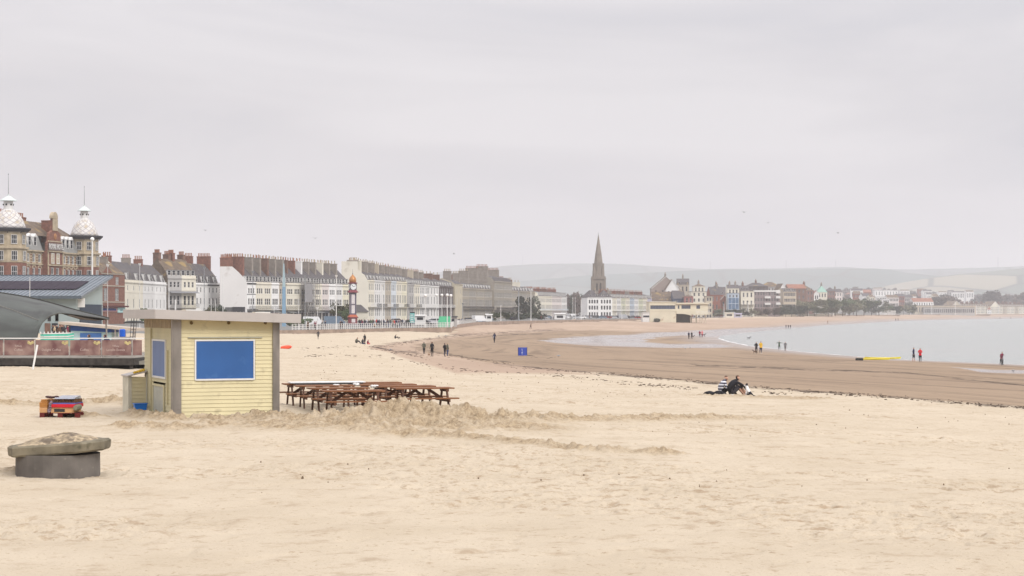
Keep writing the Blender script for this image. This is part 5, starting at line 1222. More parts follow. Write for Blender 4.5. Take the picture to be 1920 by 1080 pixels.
fx = RE.at(0); m = MB(); wid = (1010-1001)/F*1000; m.prism([(0,-.5),(0,11.7),(-wid,13.8),(-wid,-.5)][::-1],'y',-.3,.3); tag(m.build('flank_wall', wallm('cream'), loc=fx), 'cream flank wall of the short terrace beyond the stone one', 'wall')
# ---------------------------------------------------------------- terrace F
RF = Row(1101.5,1092,1148,1096,0.1)
for i,(p0,p1,lb) in enumerate(((1101.5,1124,'white corner house with black window lines under the spire, left half'),(1124,1148,'white corner house with black window lines under the spire, right half'))):
    s0, w_ = seg(RF,p0,p1); house(RF.at(s0), RF.ang, w_, 12, 11.8, 'white', lb, rows=((.7,3.2,1.0),(4.8,7.0,1.0),(8.4,10.5,1.0)), cols=4, bandz=(4.0,7.6), roof='hip', ridge=4.3, rmat=SLATE, dorm=2, dh=1.5, group='white corner block under the spire', bars=1, frm=IRON, par_cor=wallm('white'), chim=((w_-1,6,4.6,1,3,STUC,4,POTB),))
RF2 = Row(1148,1098,1222,1180,0.1)
lst = ['cream','pale','lime','cream','skyblue','pale','lime','cream','lilac']
lF = ['cream house, first right of the white corner block','pale house, second right of the white corner block','greenish yellow house, third right of the white corner block','cream house in the middle of the coloured terrace','pale blue house in the coloured terrace','pale house with balcony in the coloured terrace','lime yellow house in the coloured terrace','cream house left of the lilac one','lilac house behind the seafront pavilion']
for i in range(9):
    p0 = 1148+74*i/9; p1 = 1148+74*(i+1)/9; s0, w_ = seg(RF2,p0,p1); house(RF2.at(s0), RF2.ang, w_, 11, 11.3, lst[i], lF[i], rows=((.7,3.1,1.1),(4.8,7.0,1.1),(8.2,10.2,1.1)), cols=max(2,int(w_/2.3)), dorm=max(1,int(w_/3)), dh=1.7, rh=2.2, ridge=3.2, parapet=.2, group='coloured terrace right of the corner block', rmat=SLATE2 if i%2 else SLATE, balcony=(4.0,.9,.8,WHITEP),
       chim=((.5,6,4.6,1.0,5,[BRICK,STUC,BRICK,BRICKD][i%4],5,POT),))
# ================================================================ red brick inn
RP = Row(190,478,234,494,.2)
inn = thing('inn', 'red brick inn with tall chimneys and white framed bays between hotel and cream terrace', 'inn', RP.at(0), RP.ang); W_ = RP.L
def win(o, x, z, w, h, y=.05, bars=1, gl=None, fr=None): return link('window', win_mesh(w,h,bars,glass=gl or GLASS,frm=fr), o, (x,y,z))
holes = [(1.6,4.2,6.0,9.2),(5.2*W_/9 if False else W_*.58,W_*.58+2.6,6.0,9.2),(1.8,4.0,10.2,12.2),(W_*.6,W_*.6+2.2,10.2,12.2)]
m = MB(); facade(m,0,W_,-.5,13.0,0,holes); m.poly([(0,9,-.5),(0,0,-.5),(0,0,13),(0,9,13)]); m.poly([(W_,0,-.5),(W_,9,-.5),(W_,9,13),(W_,0,13)]); m.poly([(0,9,-.5),(W_,9,-.5),(W_,9,13),(0,9,13)])
m.poly([(.5,-.01,13),(W_*.48,-.01,13),(W_*.24,-.01,14.8)]); m.build('wall', BRICK, inn)
for a,b,c,d in holes:
    for q in (0,1): win(inn, a+(b-a)*(.27+.46*q), c, (b-a)*.42, d-c)
for zb in (5.5,9.7,12.8): m = MB(); m.box(0,W_,-.14,-.004,zb,zb+.25); m.build('string_course', wallm('tan'), inn)
m = MB(); m.box(.2,W_+.6,-.9,-.02,4.3,4.7,0); m.build('cornice', paint('maroon_trim',(84,44,44)), inn)
m = MB(); m.box(.4,W_-.1,-.12,-.01,3.2,4.2); m.build('fascia_sign', paint('sign_pink',(196,150,150)), inn); m = MB(); m.box(.4,W_*.6,-.20,-.13,3.4,4.0); m.build('fascia_sign', paint('sign_navy',(52,62,110)), inn)
m = MB(); m.box(W_*.66,W_-.2,-.22,-.13,2.9,4.2); s_ = m.build('cafe_sign', paint('sign_aqua',(180,214,212)), inn); text('CAFE', .8, paint('sign_teal',(40,110,120)), s_, (W_*.82,-.24,3.5), (PI/2,0,0))
m = MB(); m.box(.4,W_*.6,.02,.1,0,3.0,0); m.box(W_*.66,W_-.3,.02,.1,0,2.8,0); m.build('shopfront', GLASS, inn)
m = MB(); m.hull([(0,-.2,13),(W_,-.2,13),(W_,9.2,13),(0,9.2,13)],[(1.2,3.9,16),(W_-.6,3.9,16),(W_-.6,4.3,16),(1.2,4.3,16)]); m.build('roof', SLATE2, inn)
chimney(inn, W_*.30, 4, 12, 17.9, 2.2, 1.4, BRICK, 3, POT, 'x'); chimney(inn, W_*.72, 4, 12, 17.5, 1.9, 1.3, STUC, 4, POT, 'x')
# ================================================================ the big hotel
HP = Vector((-114.5,422)); HQ = Vector((-106.7,465)); ht = (HQ-HP).normalized(); ha = math.atan2(ht.y,ht.x); HL = (HQ-HP).length
hotel = thing('hotel', 'large red brick and buff stone hotel with two white scaled domes', 'hotel', (HP.x,HP.y,0), ha)
CREAMS = mat('hotel_stone', (.40,.33,.23), rough=.9, var=.2, scale=.8)
DOMEM = bpy.data.materials.new('dome_scales'); DOMEM.use_nodes = True; nt = DOMEM.node_tree; b = nt.nodes['Principled BSDF']; tcn = nt.nodes.new('ShaderNodeTexCoord'); sp = nt.nodes.new('ShaderNodeSeparateXYZ'); nt.links.new(tcn.outputs['Object'], sp.inputs[0])
at = nt.nodes.new('ShaderNodeMath'); at.operation = 'ARCTAN2'; nt.links.new(sp.outputs[1], at.inputs[0]); nt.links.new(sp.outputs[0], at.inputs[1])
def mth(op, a, b_): 
    n = nt.nodes.new('ShaderNodeMath'); n.operation = op
    for i, v in enumerate((a,b_)):
        if v is None: continue
        if isinstance(v,(int,float)): n.inputs[i].default_value = v
        else: nt.links.new(v, n.inputs[i])
    return n.outputs[0]
aa = mth('MULTIPLY', at.outputs[0], 12/(2*PI)); zc = mth('MULTIPLY', sp.outputs[2], .9)
p1 = mth('ABSOLUTE', mth('SUBTRACT', mth('FRACT', mth('ADD', aa, zc), None), .5), None); p2 = mth('ABSOLUTE', mth('SUBTRACT', mth('FRACT', mth('SUBTRACT', aa, zc), None), .5), None)
ln = mth('LESS_THAN', mth('MINIMUM', p1, p2), .075)
nz = nt.nodes.new('ShaderNodeTexNoise'); nz.inputs['Scale'].default_value = .8; nt.links.new(tcn.outputs['Object'], nz.inputs[0]); rg = nt.nodes.new('ShaderNodeMapRange'); rg.inputs[1].default_value = .5; rg.inputs[2].default_value = .7; nt.links.new(nz.outputs[0], rg.inputs[0])
mx1 = nt.nodes.new('ShaderNodeMix'); mx1.data_type = 'RGBA'; nt.links.new(rg.outputs[0], mx1.inputs[0]); mx1.inputs[6].default_value = (.60,.58,.55,1); mx1.inputs[7].default_value = (.46,.38,.27,1)
mx2 = nt.nodes.new('ShaderNodeMix'); mx2.data_type = 'RGBA'; nt.links.new(ln, mx2.inputs[0]); nt.links.new(mx1.outputs[2], mx2.inputs[6]); mx2.inputs[7].default_value = (.34,.31,.32,1); nt.links.new(mx2.outputs[2], b.inputs['Base Color']); b.inputs['Roughness'].default_value = .6
def band_wall(o, x0, x1, y, d, z0, z1, bands, holes, name='wall'):
    m = MB(); facade(m, x0, x1, z0, z1, y, holes, .3); m.poly([(x0,y+d,z0),(x0,y,z0),(x0,y,z1),(x0,y+d,z1)]); m.poly([(x1,y,z0),(x1,y+d,z0),(x1,y+d,z1),(x1,y,z1)]); m.build(name, CREAMS if bands == 's' else BRICK, o)
LOWZ = 14.5     # brick below, banded stone above
def arch_trim(m, x, zt, w):
    n = 8
    for i in range(n):
        a0, a1 = PI*i/n, PI*(i+1)/n; r0, r1 = w/2, w/2+.32
        m.hull([(x-r0*math.cos(a0),-.10,zt+r0*.6*math.sin(a0)),(x-r1*math.cos(a0),-.10,zt+r1*.8*math.sin(a0)),(x-r1*math.cos(a1),-.10,zt+r1*.8*math.sin(a1)),(x-r0*math.cos(a1),-.10,zt+r0*.6*math.sin(a1))],
               [(x-r0*math.cos(a0),-.002,zt+r0*.6*math.sin(a0)),(x-r1*math.cos(a0),-.002,zt+r1*.8*math.sin(a0)),(x-r1*math.cos(a1),-.002,zt+r1*.8*math.sin(a1)),(x-r0*math.cos(a1),-.002,zt+r0*.6*math.sin(a1))])
def hbay(x0, x1, n, name, y=0, top=17.7):
    sp = (x1-x0)/n; cs = [x0+sp*(i+.5) for i in range(n)]; hs = []
    for c in cs:
        hs += [(c-.75,c+.75,1,4),(c-.8,c+.8,6.3,9.4),(c-.75,c+.75,10.9,13.6)]
    m = MB(); facade(m, x0, x1, -.5, LOWZ, y, hs, .3); m.build('brick_wall', BRICK, hotel)
    h2 = [(c-.75,c+.75,14.9,16.9) for c in cs]; m = MB(); facade(m, x0, x1, LOWZ, top, y, h2, .3); m.build('stone_wall', CREAMS, hotel)
    for c in cs:
        for (zb,hh,w_) in ((1,3,1.5),(6.3,3.1,1.6),(10.9,2.7,1.5),(14.9,2.0,1.5)): link('window', win_mesh(w_,hh,1,fr=.2), hotel, (c,y+.1,zb))
        m = MB(); arch_trim(m, c, 13.5, 1.6); arch_trim(m, c, 16.75, 1.7); m.v = [(a,b_+y,z_) for a,b_,z_ in m.v]; m.build('window_arch', CREAMS, hotel)
    m = MB()
    for i in range(n+1):
        xx = x0+sp*i
        for k in range(4): m.box(xx-.35 if i else xx,xx+.35 if i<n else xx,y-.06,y-.003,14.6+k*.62,14.6+k*.62+.28)
    m.build('brick_banding', BRICK, hotel)
    m = MB(); m.box(x0,x1,y-.45,y-.004,top-.3,top); m.box(x0,x1,y-.22,y-.004,LOWZ-.2,LOWZ+.1); m.box(x0,x1,y-.2,y-.004,10.1,10.4); m.box(x0,x1,y-.2,y-.004,5.4,5.7); m.build('cornice', CREAMS, hotel)
hbay(4,19.6,5,'a'); hbay(28.4,41,5,'b')
m = MB()    # mansard over both wings
for (a,b_) in ((4,19.6),(28.4,42)):
    m.hull([(a,-.15,17.7),(b_,-.15,17.7),(b_,12,17.7),(a,12,17.7)],[(a,1.2,21.3),(b_,1.2,21.3),(b_,11,21.3),(a,11,21.3)],0)
m.hull([(3,1.2,21.3),(42.6,1.2,21.3),(42.6,11,21.3),(3,11,21.3)],[(10,6,25.0),(38,6,25.0),(38,6.3,25.0),(10,6.3,25.0)],1)
m.build('roof', [mat('hotel_mansard',(.22,.22,.21),var=.15,scale=.6),SLATE2], hotel)
DMH = dormer_mesh(1.5,2.2,1.6,WHITEP,'gable')
for x in (10.3,13.2,16.2,17.9 if False else 7.4): link('dormer', DMH, hotel, (x,.25,18.7))
for x in (29.8,32.2,34.6,37.0): link('dormer', DMH, hotel, (x,.25,18.7))
# central pavilion with shaped gable
hs = [(21.4,23.2,10.6,13.8),(24.4,26.2,10.6,13.8),(21.2,26.6,6.2,9.4)]
m = MB(); facade(m,19.6,28.4,-.5,17.7,-1.3,hs,.3); m.poly([(19.6,0,-.5),(19.6,-1.3,-.5),(19.6,-1.3,17.7),(19.6,0,17.7)]); m.poly([(28.4,-1.3,-.5),(28.4,0,-.5),(28.4,0,17.7),(28.4,-1.3,17.7)]); m.build('brick_wall', BRICK, hotel)
for a,b_,c,d_ in hs: link('window', win_mesh(b_-a,d_-c,3 if b_-a>3 else 1,fr=.16), hotel, ((a+b_)/2,-1.2,c))
m = MB()
for s_ in (0,1):
    link('window', win_mesh(1.5,2.4,1,fr=.14), hotel, (22.3+3*s_,-1.45,14.8))
    m.box(21.3+3*s_,23.3+3*s_,-1.40,-1.302,14.6,17.3)
m.box(19.5,28.5,-1.7,-1.303,17.5,17.75); m.box(19.5,28.5,-1.6,-1.303,14.2,14.5); m.box(19.6,20.1,-1.45,-1.303,-.5,17.4); m.box(27.9,28.4,-1.45,-1.303,-.5,17.4); m.build('stone_trim', CREAMS, hotel)
gp = [(19.9,17.76),(28.1,17.76),(28.1,19.6),(27.4,20.0),(27.1,22.0),(25.4,22.6),(25.1,25.5),(22.9,25.5),(22.6,22.6),(20.9,22.0),(20.6,20.0),(19.9,19.6)]
m = MB(); m.prism(gp,'y',-1.2,-.5); m.build('gable', BRICK, hotel)
m = MB(); n = 8; m.prism([(22.5,25.5)]+[(24-1.5*math.cos(PI*i/n),25.6+1.5*math.sin(PI*i/n)) for i in range(n+1)]+[(25.5,25.5)],'y',-1.3,-.4); m.box(22.6,25.4,-1.32,-1.21,22.6,25.4); m.box(19.9,28.1,-1.3,-1.202,19.9,20.15); m.build('gable_crown', CREAMS, hotel)
m = MB(); m.blob((24,-1.25,21.2),.8,10,6,sq=(1,.2,1)); m.build('terracotta_panel', mat('terracotta',(.34,.16,.07),var=.3,scale=2), hotel)
m = MB(); m.box(20.1,28.0,-1.5,-1.31,17.9,19.6); sb = m.build('name_sign', mat('sign_grey',(.20,.17,.16)), hotel); text('ROYAL HOTEL', 1.75, WHITEP, sb, (24.05,-1.56,18.72), (PI/2,0,0), sx=.72, ext=.04)
chimney(hotel, 12.5, 6.2, 20, 26.2, 1.5, 5.5, BRICK, 4, POT, 'x'); chimney(hotel, 21.5, 7.5, 22, 25.9, 1.3, 8, BRICK, 8, POT, 'x'); chimney(hotel, 28.8, 2.6, 20, 25.3, 1.6, 3, BRICK, 0, POT)
def dome_tower(cx, cy, r, lab, sc=1.0):
    n = 8; ph = PI/8
    tw = link('tower', None, hotel, (cx,cy,0)); 
    m = MB(); m.lathe([(r,-.5),(r,14.4)],n,ph=ph); m.build('brick_wall', BRICK, tw)
    m = MB(); m.lathe([(r+.12,14.4),(r+.12,17.4),(r+.55,17.5),(r+.55,17.9),(r-.1,17.95),(r-.1,21.3)],n,ph=ph); m.build('stone_wall', CREAMS, tw); m = MB(); m.lathe([(r+.3,9.9),(r+.3,10.3)],n,ph=ph); m.build('stone_band', CREAMS, tw)
    for k in range(8):
        a = PI/4*k; ap = r*math.cos(PI/8); nx, ny = math.cos(a), math.sin(a)
        for (z,hh,off) in ((18.6,2.0,-.1),(14.9,2.1,.12),(11,2.6,0),(6.4,2.8,0)):
            o = link('window', win_mesh(1.35,hh,2,fr=.08), tw, (nx*(ap+off*.95+.17),ny*(ap+off*.95+.17),z), a+PI/2)
    m = MB(); 
    for k in range(8):
        a = PI/4*k+PI/8
        for j in range(4): m.box(0,0,0,0,0,0) if False else None
        m.tube(((r-.05)*math.cos(a),(r-.05)*math.sin(a),21.0),((r+.95)*math.cos(a),(r+.95)*math.sin(a),21.95),.09,5)
    m.lathe([(r+.1,21.3),(r+1.0,21.9),(r+1.05,22.15),(r*.95,22.2)],24); m.build('eaves', mat('dark_gutter',(.06,.06,.07)), tw)
    m = MB(); m.lathe([(r*.99,22.15),(r*.93,22.8),(r*.87,23.5),(r*.79,24.2),(r*.69,24.9),(r*.56,25.5),(r*.42,26.0),(r*.34,26.2)],24); m.build('dome', DOMEM, tw, smooth=True, )
    l = MB(); l.lathe([(r*.34,26.15),(r*.30,26.4),(r*.26,26.45),(r*.26,28.3),(r*.28,28.35)],12); lo = l.build('lantern', WHITEP, tw)
    l = MB()
    for k in range(8):
        a = PI/4*k; l.box(0,0,0,0,0,0) if False else l.tube((r*.262*math.cos(a),r*.262*math.sin(a),26.9),(r*.268*math.cos(a),r*.268*math.sin(a),26.9),.01,4) if False else None
    for k in range(6):
        a = PI/3*k; q = MB(); q.blob((r*.26*math.cos(a),r*.26*math.sin(a),27.5),.22,8,6); q.build('port_hole', DARK, lo)
    l = MB(); l.lathe([(r*.48,28.35),(r*.46,28.5),(r*.30,28.9),(r*.12,29.4),(.16,29.5),(.16,29.8),(.06,29.9)],16); l.build('lantern_cap', mat('verdigris_white',(.56,.61,.59)), lo)
    l = MB(); l.tube((0,0,29.8),(0,0,34.4),.075,6,.035); l.blob((0,0,34.4),.12,6,5); l.build('finial', LEAD, lo)
dome_tower(0.4,-.5,4.0,'a'); dome_tower(43.4,-.3,3.55,'b')
# ================================================================ lifeguard / beach centre building with solar roof
x1 = X(152,245); bc = thing('beach_centre', 'modern beach centre with a grey seamed roof carrying solar panels', 'beach centre', (x1,245,.0))
ZE, ZR, DP, XL = 5.25, 8.3, 19.5, -26
m = MB(); m.box(XL,-.9,1.0,17,-.5,5.2); m.prism([(1.0,5.2),(17,5.2),(17,7.6)],'x',XL,-.9); m.build('wall', mat('pale_grey_cladding',(.30,.36,.36),var=.05,scale=.5), bc)
sl = (ZR-ZE)/DP; m = MB(); m.hull([(XL,0,ZE-.3),(0,0,ZE-.3),(0,DP,ZR-.3),(XL,DP,ZR-.3)],[(XL,0,ZE),(0,0,ZE),(0,DP,ZR),(XL,DP,ZR)]); 
for i in range(44): x = -.3-i*.6; m.hull([(x-.03,0.01,ZE+.001),(x+.03,0.01,ZE+.001),(x+.03,DP-.01,ZR+.001),(x-.03,DP-.01,ZR+.001)],[(x-.03,0.01,ZE+.09),(x+.03,0.01,ZE+.09),(x+.03,DP-.01,ZR+.09),(x-.03,DP-.01,ZR+.09)])
m.build('roof', mat('zinc_roof',(.165,.19,.215),rough=.5,metal=.2,var=.12,scale=.6), bc)
m = MB(); m.box(XL,.05,-.06,-.003,ZE-.35,ZE+.05); m.box(XL,.05,DP+.003,DP+.06,ZR-.3,ZR+.15); m.build('fascia', mat('roof_edge',(.08,.10,.12)), bc)
SOL = mat('solar_cell', (.022,.014,.026), rough=.6, spec=.08, var=.15, scale=1)
for i in range(12):
    xa = -1.9-i*1.66; y0, y1 = 5.4, 13.0; zf = lambda y: ZE+sl*y+.14
    m = MB(); m.hull([(xa-1.62,y0,zf(y0)),(xa,y0,zf(y0)),(xa,y1,zf(y1)),(xa-1.62,y1,zf(y1))],[(xa-1.62,y0,zf(y0)+.05),(xa,y0,zf(y0)+.05),(xa,y1,zf(y1)+.05),(xa-1.62,y1,zf(y1)+.05)]); m.build('solar_panel', SOL, bc)
m = MB(); m.box(-.89,-.80,3,16,-.2,4.2); m.build('side_door', mat('dark_door',(.03,.045,.07)), bc)
m = MB(); m.box(-.9,-.02,2.0,2.3,3.8,5.0); m.build('bracket', WHITEP, bc)
m = MB(); m.box(-8.2,-5.2,.9,.99,2.6,4.7); m.build('notice_board', mat('maroon_board',(.15,.10,.10),var=.4,scale=3), bc)
for i in range(2): m = MB(); m.tube((-4.0+i*.9,.9,3.9),(-4.0+i*.9,.6,4.1),.12,8); m.build('wall_lamp', WHITEP, bc)
m = MB(); m.box(-4.6,-4.2,.9,.99,2.0,3.6); m.build('window', GLASS, bc)
for i_ in range(4): m = MB(); m.box(-5.0+i_*.95,-4.25+i_*.95,.9,.98,.0,1.7); m.build('dark_street_panel', GLASS if i_%2 else BRICKD, bc); m = MB(); m.box(-3.6,-3.2,.9,.99,2.0,3.6); m.build('window', GLASS, bc)  # low dark panels added to stand for darker street clutter under the canopy
# ================================================================ deck with banner fence, canopy
DKY = 97.0
dk = thing('deck', 'dark timber deck raised above the sand at the far left', 'deck', (X(250,DKY),DKY,.0), math.radians(-1))
DW = mat('dark_deck_timber', (.045,.040,.036), rough=.9, var=.35, scale=4)
DF = .74
m = MB(); m.box(-11,0,0,14,DF-.06,DF); m.build('deck_floor', mat('deck_boards',(.20,.18,.15),var=.2,scale=3), dk)
m = MB(); m.box(-11,.02,-.05,-.002,DF-.38,DF-.02); m.box(.002,.05,-.05,14,DF-.38,DF-.02); m.build('deck_fascia', DW, dk)
m = MB(); m.box(-11,-.25,.3,13.5,-.3,DF-.1); m.build('under_deck_shade', mat('under_deck_shade_black',(.008,.008,.008)), dk)  # solid black block standing in for the shade beneath the deck
m = MB()
for i in range(6): m.box(-.2-i*2.1,-.05-i*2.1,.02,.15,-.3,DF-.1)
for i in range(6): q = MB(); q.box(-.2-i*2.1,-.05-i*2.1,.02,.15,-.3,DF-.1); q.build('deck_post', DW, dk)
fe = thing('banner_fence', 'white railed fence hung with faded maroon printed banners along the deck edge', 'fence', (X(250,DKY),DKY,DF), math.radians(-1))
GALV = mat('galvanised_steel', (.36,.33,.31), rough=.5, metal=.4, var=.15)
m = MB(); m.bar((-11,0,1.02),(.7,0,1.02),.05,.055); m.build('top_rail', WHITEP, fe)
m = MB(); m.bar((-11,0,.12),(.0,0,.12),.04,.04); m.build('bottom_rail', GALV, fe)
pxs_ = [6,65,130,190,248]; xs_ = [X(p,DKY)-X(250,DKY) for p in pxs_]
BAN = bpy.data.materials.new('printed_banner'); BAN.use_nodes = True; nt = BAN.node_tree; b = nt.nodes['Principled BSDF']; b.inputs['Roughness'].default_value = .8
tcn = nt.nodes.new('ShaderNodeTexCoord'); n1 = nt.nodes.new('ShaderNodeTexNoise'); n1.inputs['Scale'].default_value = 1.6; n1.inputs['Detail'].default_value = 5; nt.links.new(tcn.outputs['Object'], n1.inputs[0])
cr = nt.nodes.new('ShaderNodeValToRGB'); e = cr.color_ramp.elements; e[0].position = .35; e[0].color = (.13,.055,.055,1); e[1].position = .68; e[1].color = (.30,.20,.17,1); nt.links.new(n1.outputs[0], cr.inputs[0]); nt.links.new(cr.outputs[0], b.inputs['Base Color'])
FLW = mat('banner_flower', (.46,.38,.18), var=.3, scale=6); LET = mat('banner_lettering', (.50,.40,.36), rough=.9)
for i in range(-1,5):
    xa = xs_[i] if i >= 0 else xs_[0]-1.75; xb = xs_[i+1] if i < 4 else xs_[4]+.55
    if i == -1: xb = xs_[0]
    m = MB(); m.box(xa+.04,xb-.04,-.035,-.028,.14,.93); bn = m.build('banner', BAN, fe)
    if i in (0,1,2,3):
        m = MB()
        for q in range(3): m.blob((xb-.28+.10*q-.05,-.034,.80-.05*(q%2)), .085,8,5,sq=(1,.06,1))
        m.build('flower_print', FLW, bn)
        text(['Coffee','Delight Coffee','Coffee','Lavallo Events'][i] if i != 2 else 'Coffee', .17, LET, bn, ((xa+xb)/2-.05,-.040,.42), (PI/2,0,0), ext=.001)
        if i in (0,3): text('Tiffany', .14, LET, bn, ((xa+xb)/2-.05,-.040,.62), (PI/2,0,0), ext=.001)
for x in xs_+[xs_[0]-1.75,xs_[4]+.12]: q = MB(); q.box(x-.02,x+.02,-.02,.02,0,1.0); q.build('post', GALV, fe)
ly = 93.0; m = MB(); m.tube((X(61,ly),ly,Z(688,ly)-.2),(X(67,ly),ly+.3,Z(647,ly)),.045,8,.055); tag(m.build('white_post', WHITEP), 'slightly leaning white post in the sand in front of the banner fence', 'post')
# pile of yellow-grey rubble under the deck corner and ramp
m = MB(); rx = X(252,98.5); m.hull([(rx,98,.35),(rx+2.2,99,.4),(rx+2.2,101,.4),(rx,101,.35)],[(rx,98,.52),(rx+2.2,99,.72),(rx+2.2,101,.72),(rx,101,.52)]); tag(m.build('ramp', mat('ramp_grey',(.22,.21,.18))), 'short grey ramp at the right end of the deck', 'ramp')
# membrane canopy
cn = thing('canopy', 'large dark green grey curved membrane canopy sweeping down behind the deck', 'canopy', (0,0,0))
cols = [(-420,520,650,100,118),(-260,530,646,104,120),(-120,537,643,107,122),(-60,543,642,108,123),(0,549.5,641,109,124),(30,554,640,109.5,124),(55,558.5,639,110,124.5),(70,562,633,110,125),(74,562.8,616,111,125),(80,564.5,604,112,125),(92,567.5,593,114,125.5),(110,572.5,586.5,117,126),(130,578.5,588,120,126.5),(160,586.5,592.5,122,127),(190,593.5,596,125,127.5),(205,597.5,598.5,126,127.5)]
CAN = bpy.data.materials.new('membrane_green'); CAN.use_nodes = True; nt = CAN.node_tree; b = nt.nodes['Principled BSDF']; b.inputs['Roughness'].default_value = .6
tcn = nt.nodes.new('ShaderNodeTexCoord'); n1 = nt.nodes.new('ShaderNodeTexNoise'); mpn = nt.nodes.new('ShaderNodeMapping'); mpn.inputs['Scale'].default_value = (.25,.4,1.2); mpn.inputs['Rotation'].default_value = (0,.25,0); nt.links.new(tcn.outputs['Object'], mpn.inputs[0]); n1.inputs['Scale'].default_value = 1.1; n1.inputs['Detail'].default_value = 6; nt.links.new(mpn.outputs[0], n1.inputs[0])
cr = nt.nodes.new('ShaderNodeValToRGB'); e = cr.color_ramp.elements; e[0].position = .35; e[0].color = (.022,.024,.019,1); e[1].position = .68; e[1].color = (.058,.068,.056,1); nt.links.new(n1.outputs[0], cr.inputs[0]); nt.links.new(cr.outputs[0], b.inputs['Base Color'])
NR = 9; m = MB(); V = []
for off in (0,.18):
    for (px,pt,pb,Yb,Yt) in cols:
        for r in range(NR):
            t = r/(NR-1); Y = Yb+(Yt-Yb)*t**1.6; Y += off; zt, zb = Z(pt,Yt), Z(pb,Yb); zz_ = zb+(zt-zb)*(1-(1-t)**1.5); V.append((X(px,Y),Y,zz_-off*.3))
m.v = V; nc = len(cols)
for L_ in (0,1):
    o0 = L_*nc*NR
    for i in range(nc-1):
        for r in range(NR-1):
            q = (o0+i*NR+r,o0+(i+1)*NR+r,o0+(i+1)*NR+r+1,o0+i*NR+r+1); m.f.append(q if L_==0 else q[::-1]); m.m.append(0)
for i in range(nc-1):
    for r in (0,NR-1): a, b_ = i*NR+r, (i+1)*NR+r; m.f.append((a,b_,b_+nc*NR,a+nc*NR)); m.m.append(0)
for i in (0,nc-1):
    for r in range(NR-1): a = i*NR+r; m.f.append((a,a+1,a+1+nc*NR,a+nc*NR)); m.m.append(0)
m.build('membrane', CAN, cn, smooth=True)
m = MB()
for (a,b_) in zip(cols, cols[1:]): m.tube((X(a[0],a[4]),a[4],Z(a[1],a[4])+.03),(X(b_[0],b_[4]),b_[4],Z(b_[1],b_[4])+.03),.05,6)
m.build('edge_cable', mat('edge_dark',(.05,.05,.045)), cn)
m = MB(); pr = [(0,573,113),(25,581,112.5),(50,591,112),(75,601,112.5)]
for a,b_ in zip(pr, pr[1:]): m.tube((X(a[0],a[2]),a[2]-.2,Z(a[1],a[2])),(X(b_[0],b_[2]),b_[2]-.2,Z(b_[1],b_[2])),.03,5)
m.build('seam', mat('seam_pale',(.20,.19,.17)), cn)
m = MB(); pts = [(108,584.5,125),(135,584,128),(165,588.5,128),(203,598,128.5),(180,600,124),(150,597.5,121),(128,591,119)]
P3 = [(X(a,c),c,Z(b_,c)) for a,b_,c in pts]; m.hull([(p[0],p[1],p[2]-.05) for p in P3],P3); m.build('underside', mat('underside_brown',(.06,.042,.026)), cn)
m = MB(); m.tube((X(199,127),127,Z(598,127)),(X(201,127),127,-.2),.06,6); m.build('support_pole', GALV, cn)
# blue kiosk behind the deck
kx = X(133,150); ks = thing('blue_kiosk', 'pale aqua and blue beach kiosk with a long flat timber edged roof', 'kiosk', (kx,150,-.25), .02)
m = MB(); 
for i in range(11): m.box(0,3.25,.0-.012*(i%2),.1,.1+i*.18,.1+i*.18+.178)
m.box(0,.1,.1,3,.1,2.2); m.box(3.15,3.25,.1,3,.1,2.2); m.build('wall', mat('pale_aqua',(.36,.50,.52),var=.05), ks)
m = MB(); m.hull([(-.02,-.06,1.9),(3.27,-.06,1.75),(3.27,3,1.75),(-.02,3,1.9)],[(-.02,-.06,2.42),(3.27,-.06,2.2),(3.27,3,2.2),(-.02,3,2.42)]); m.build('upper_band', paint('kiosk_blue',(50,80,140)), ks)
m = MB(); m.box(.75,2.45,-.08,-.03,.98,1.70); m.build('shutter', paint('shutter_blue2',(66,104,160)), ks)
m = MB(); m.hull([(-.9,-.5,2.42),(5.3,-.5,1.85),(5.3,3.4,1.85),(-.9,3.4,2.42)],[(-.9,-.5,2.62),(5.3,-.5,2.08),(5.3,3.4,2.08),(-.9,3.4,2.62)]); m.build('roof', mat('roof_timber',(.44,.38,.32),var=.1), ks)
for x in (-.3,3.6,4.4,5.1): q = MB(); q.box(x-.05,x+.05,-.3,-.2,.0,2.0); q.build('roof_post', GALV, ks)
def jug(px,py0,py1,Y,r,col,lb,cat,name):
    q = MB(); h = (py1-py0)*Y/F; z0 = Z(py1,Y); q.lathe([(r*.92,0),(r,h*.05),(r,h*.9),(r*.85,h*.97),(r*.5,h)],14); q.lathe([(r*1.02,h*.30),(r*1.02,h*.34)],14); q.lathe([(r*1.02,h*.62),(r*1.02,h*.66)],14); return tag(q.build(name, col, loc=(X(px,Y),Y,z0)), lb, cat)
m = MB(); m.box(X(214,140),X(246,140),139.4,140.6,-.4,Z(631.5,140)); tag(m.build('counter', mat('grey_counter',(.33,.32,.30))), 'grey service counter right of the blue kiosk', 'counter')
jug(229.5,617,631.5,140,.23,paint('barrel_blue',(22,88,190),rough=.35),'bright blue plastic barrel on the grey counter','barrel','barrel')
for i,px in enumerate((247,252)):
    m = MB(); x0, Y = X(px,131), 131.0
    for s_ in (-.09,.09): m.tube((x0-.12+s_,Y,Z(632,Y)-1.2),(x0+.02+s_,Y+.3,Z(597,Y)),.022,5)
    for k in range(9): t = k/9; m.tube((x0-.12+.14*t-.09,Y+.3*t,lerp(Z(632,Y)-1.0,Z(597,Y),t)),(x0-.12+.14*t+.09,Y+.3*t,lerp(Z(632,Y)-1.0,Z(597,Y),t)),.016,5)
    tag(m.build('ladder', DARK), ['left of two dark ladders propped left of the kiosk roof','right of two dark ladders propped left of the kiosk roof'][i], 'ladder')
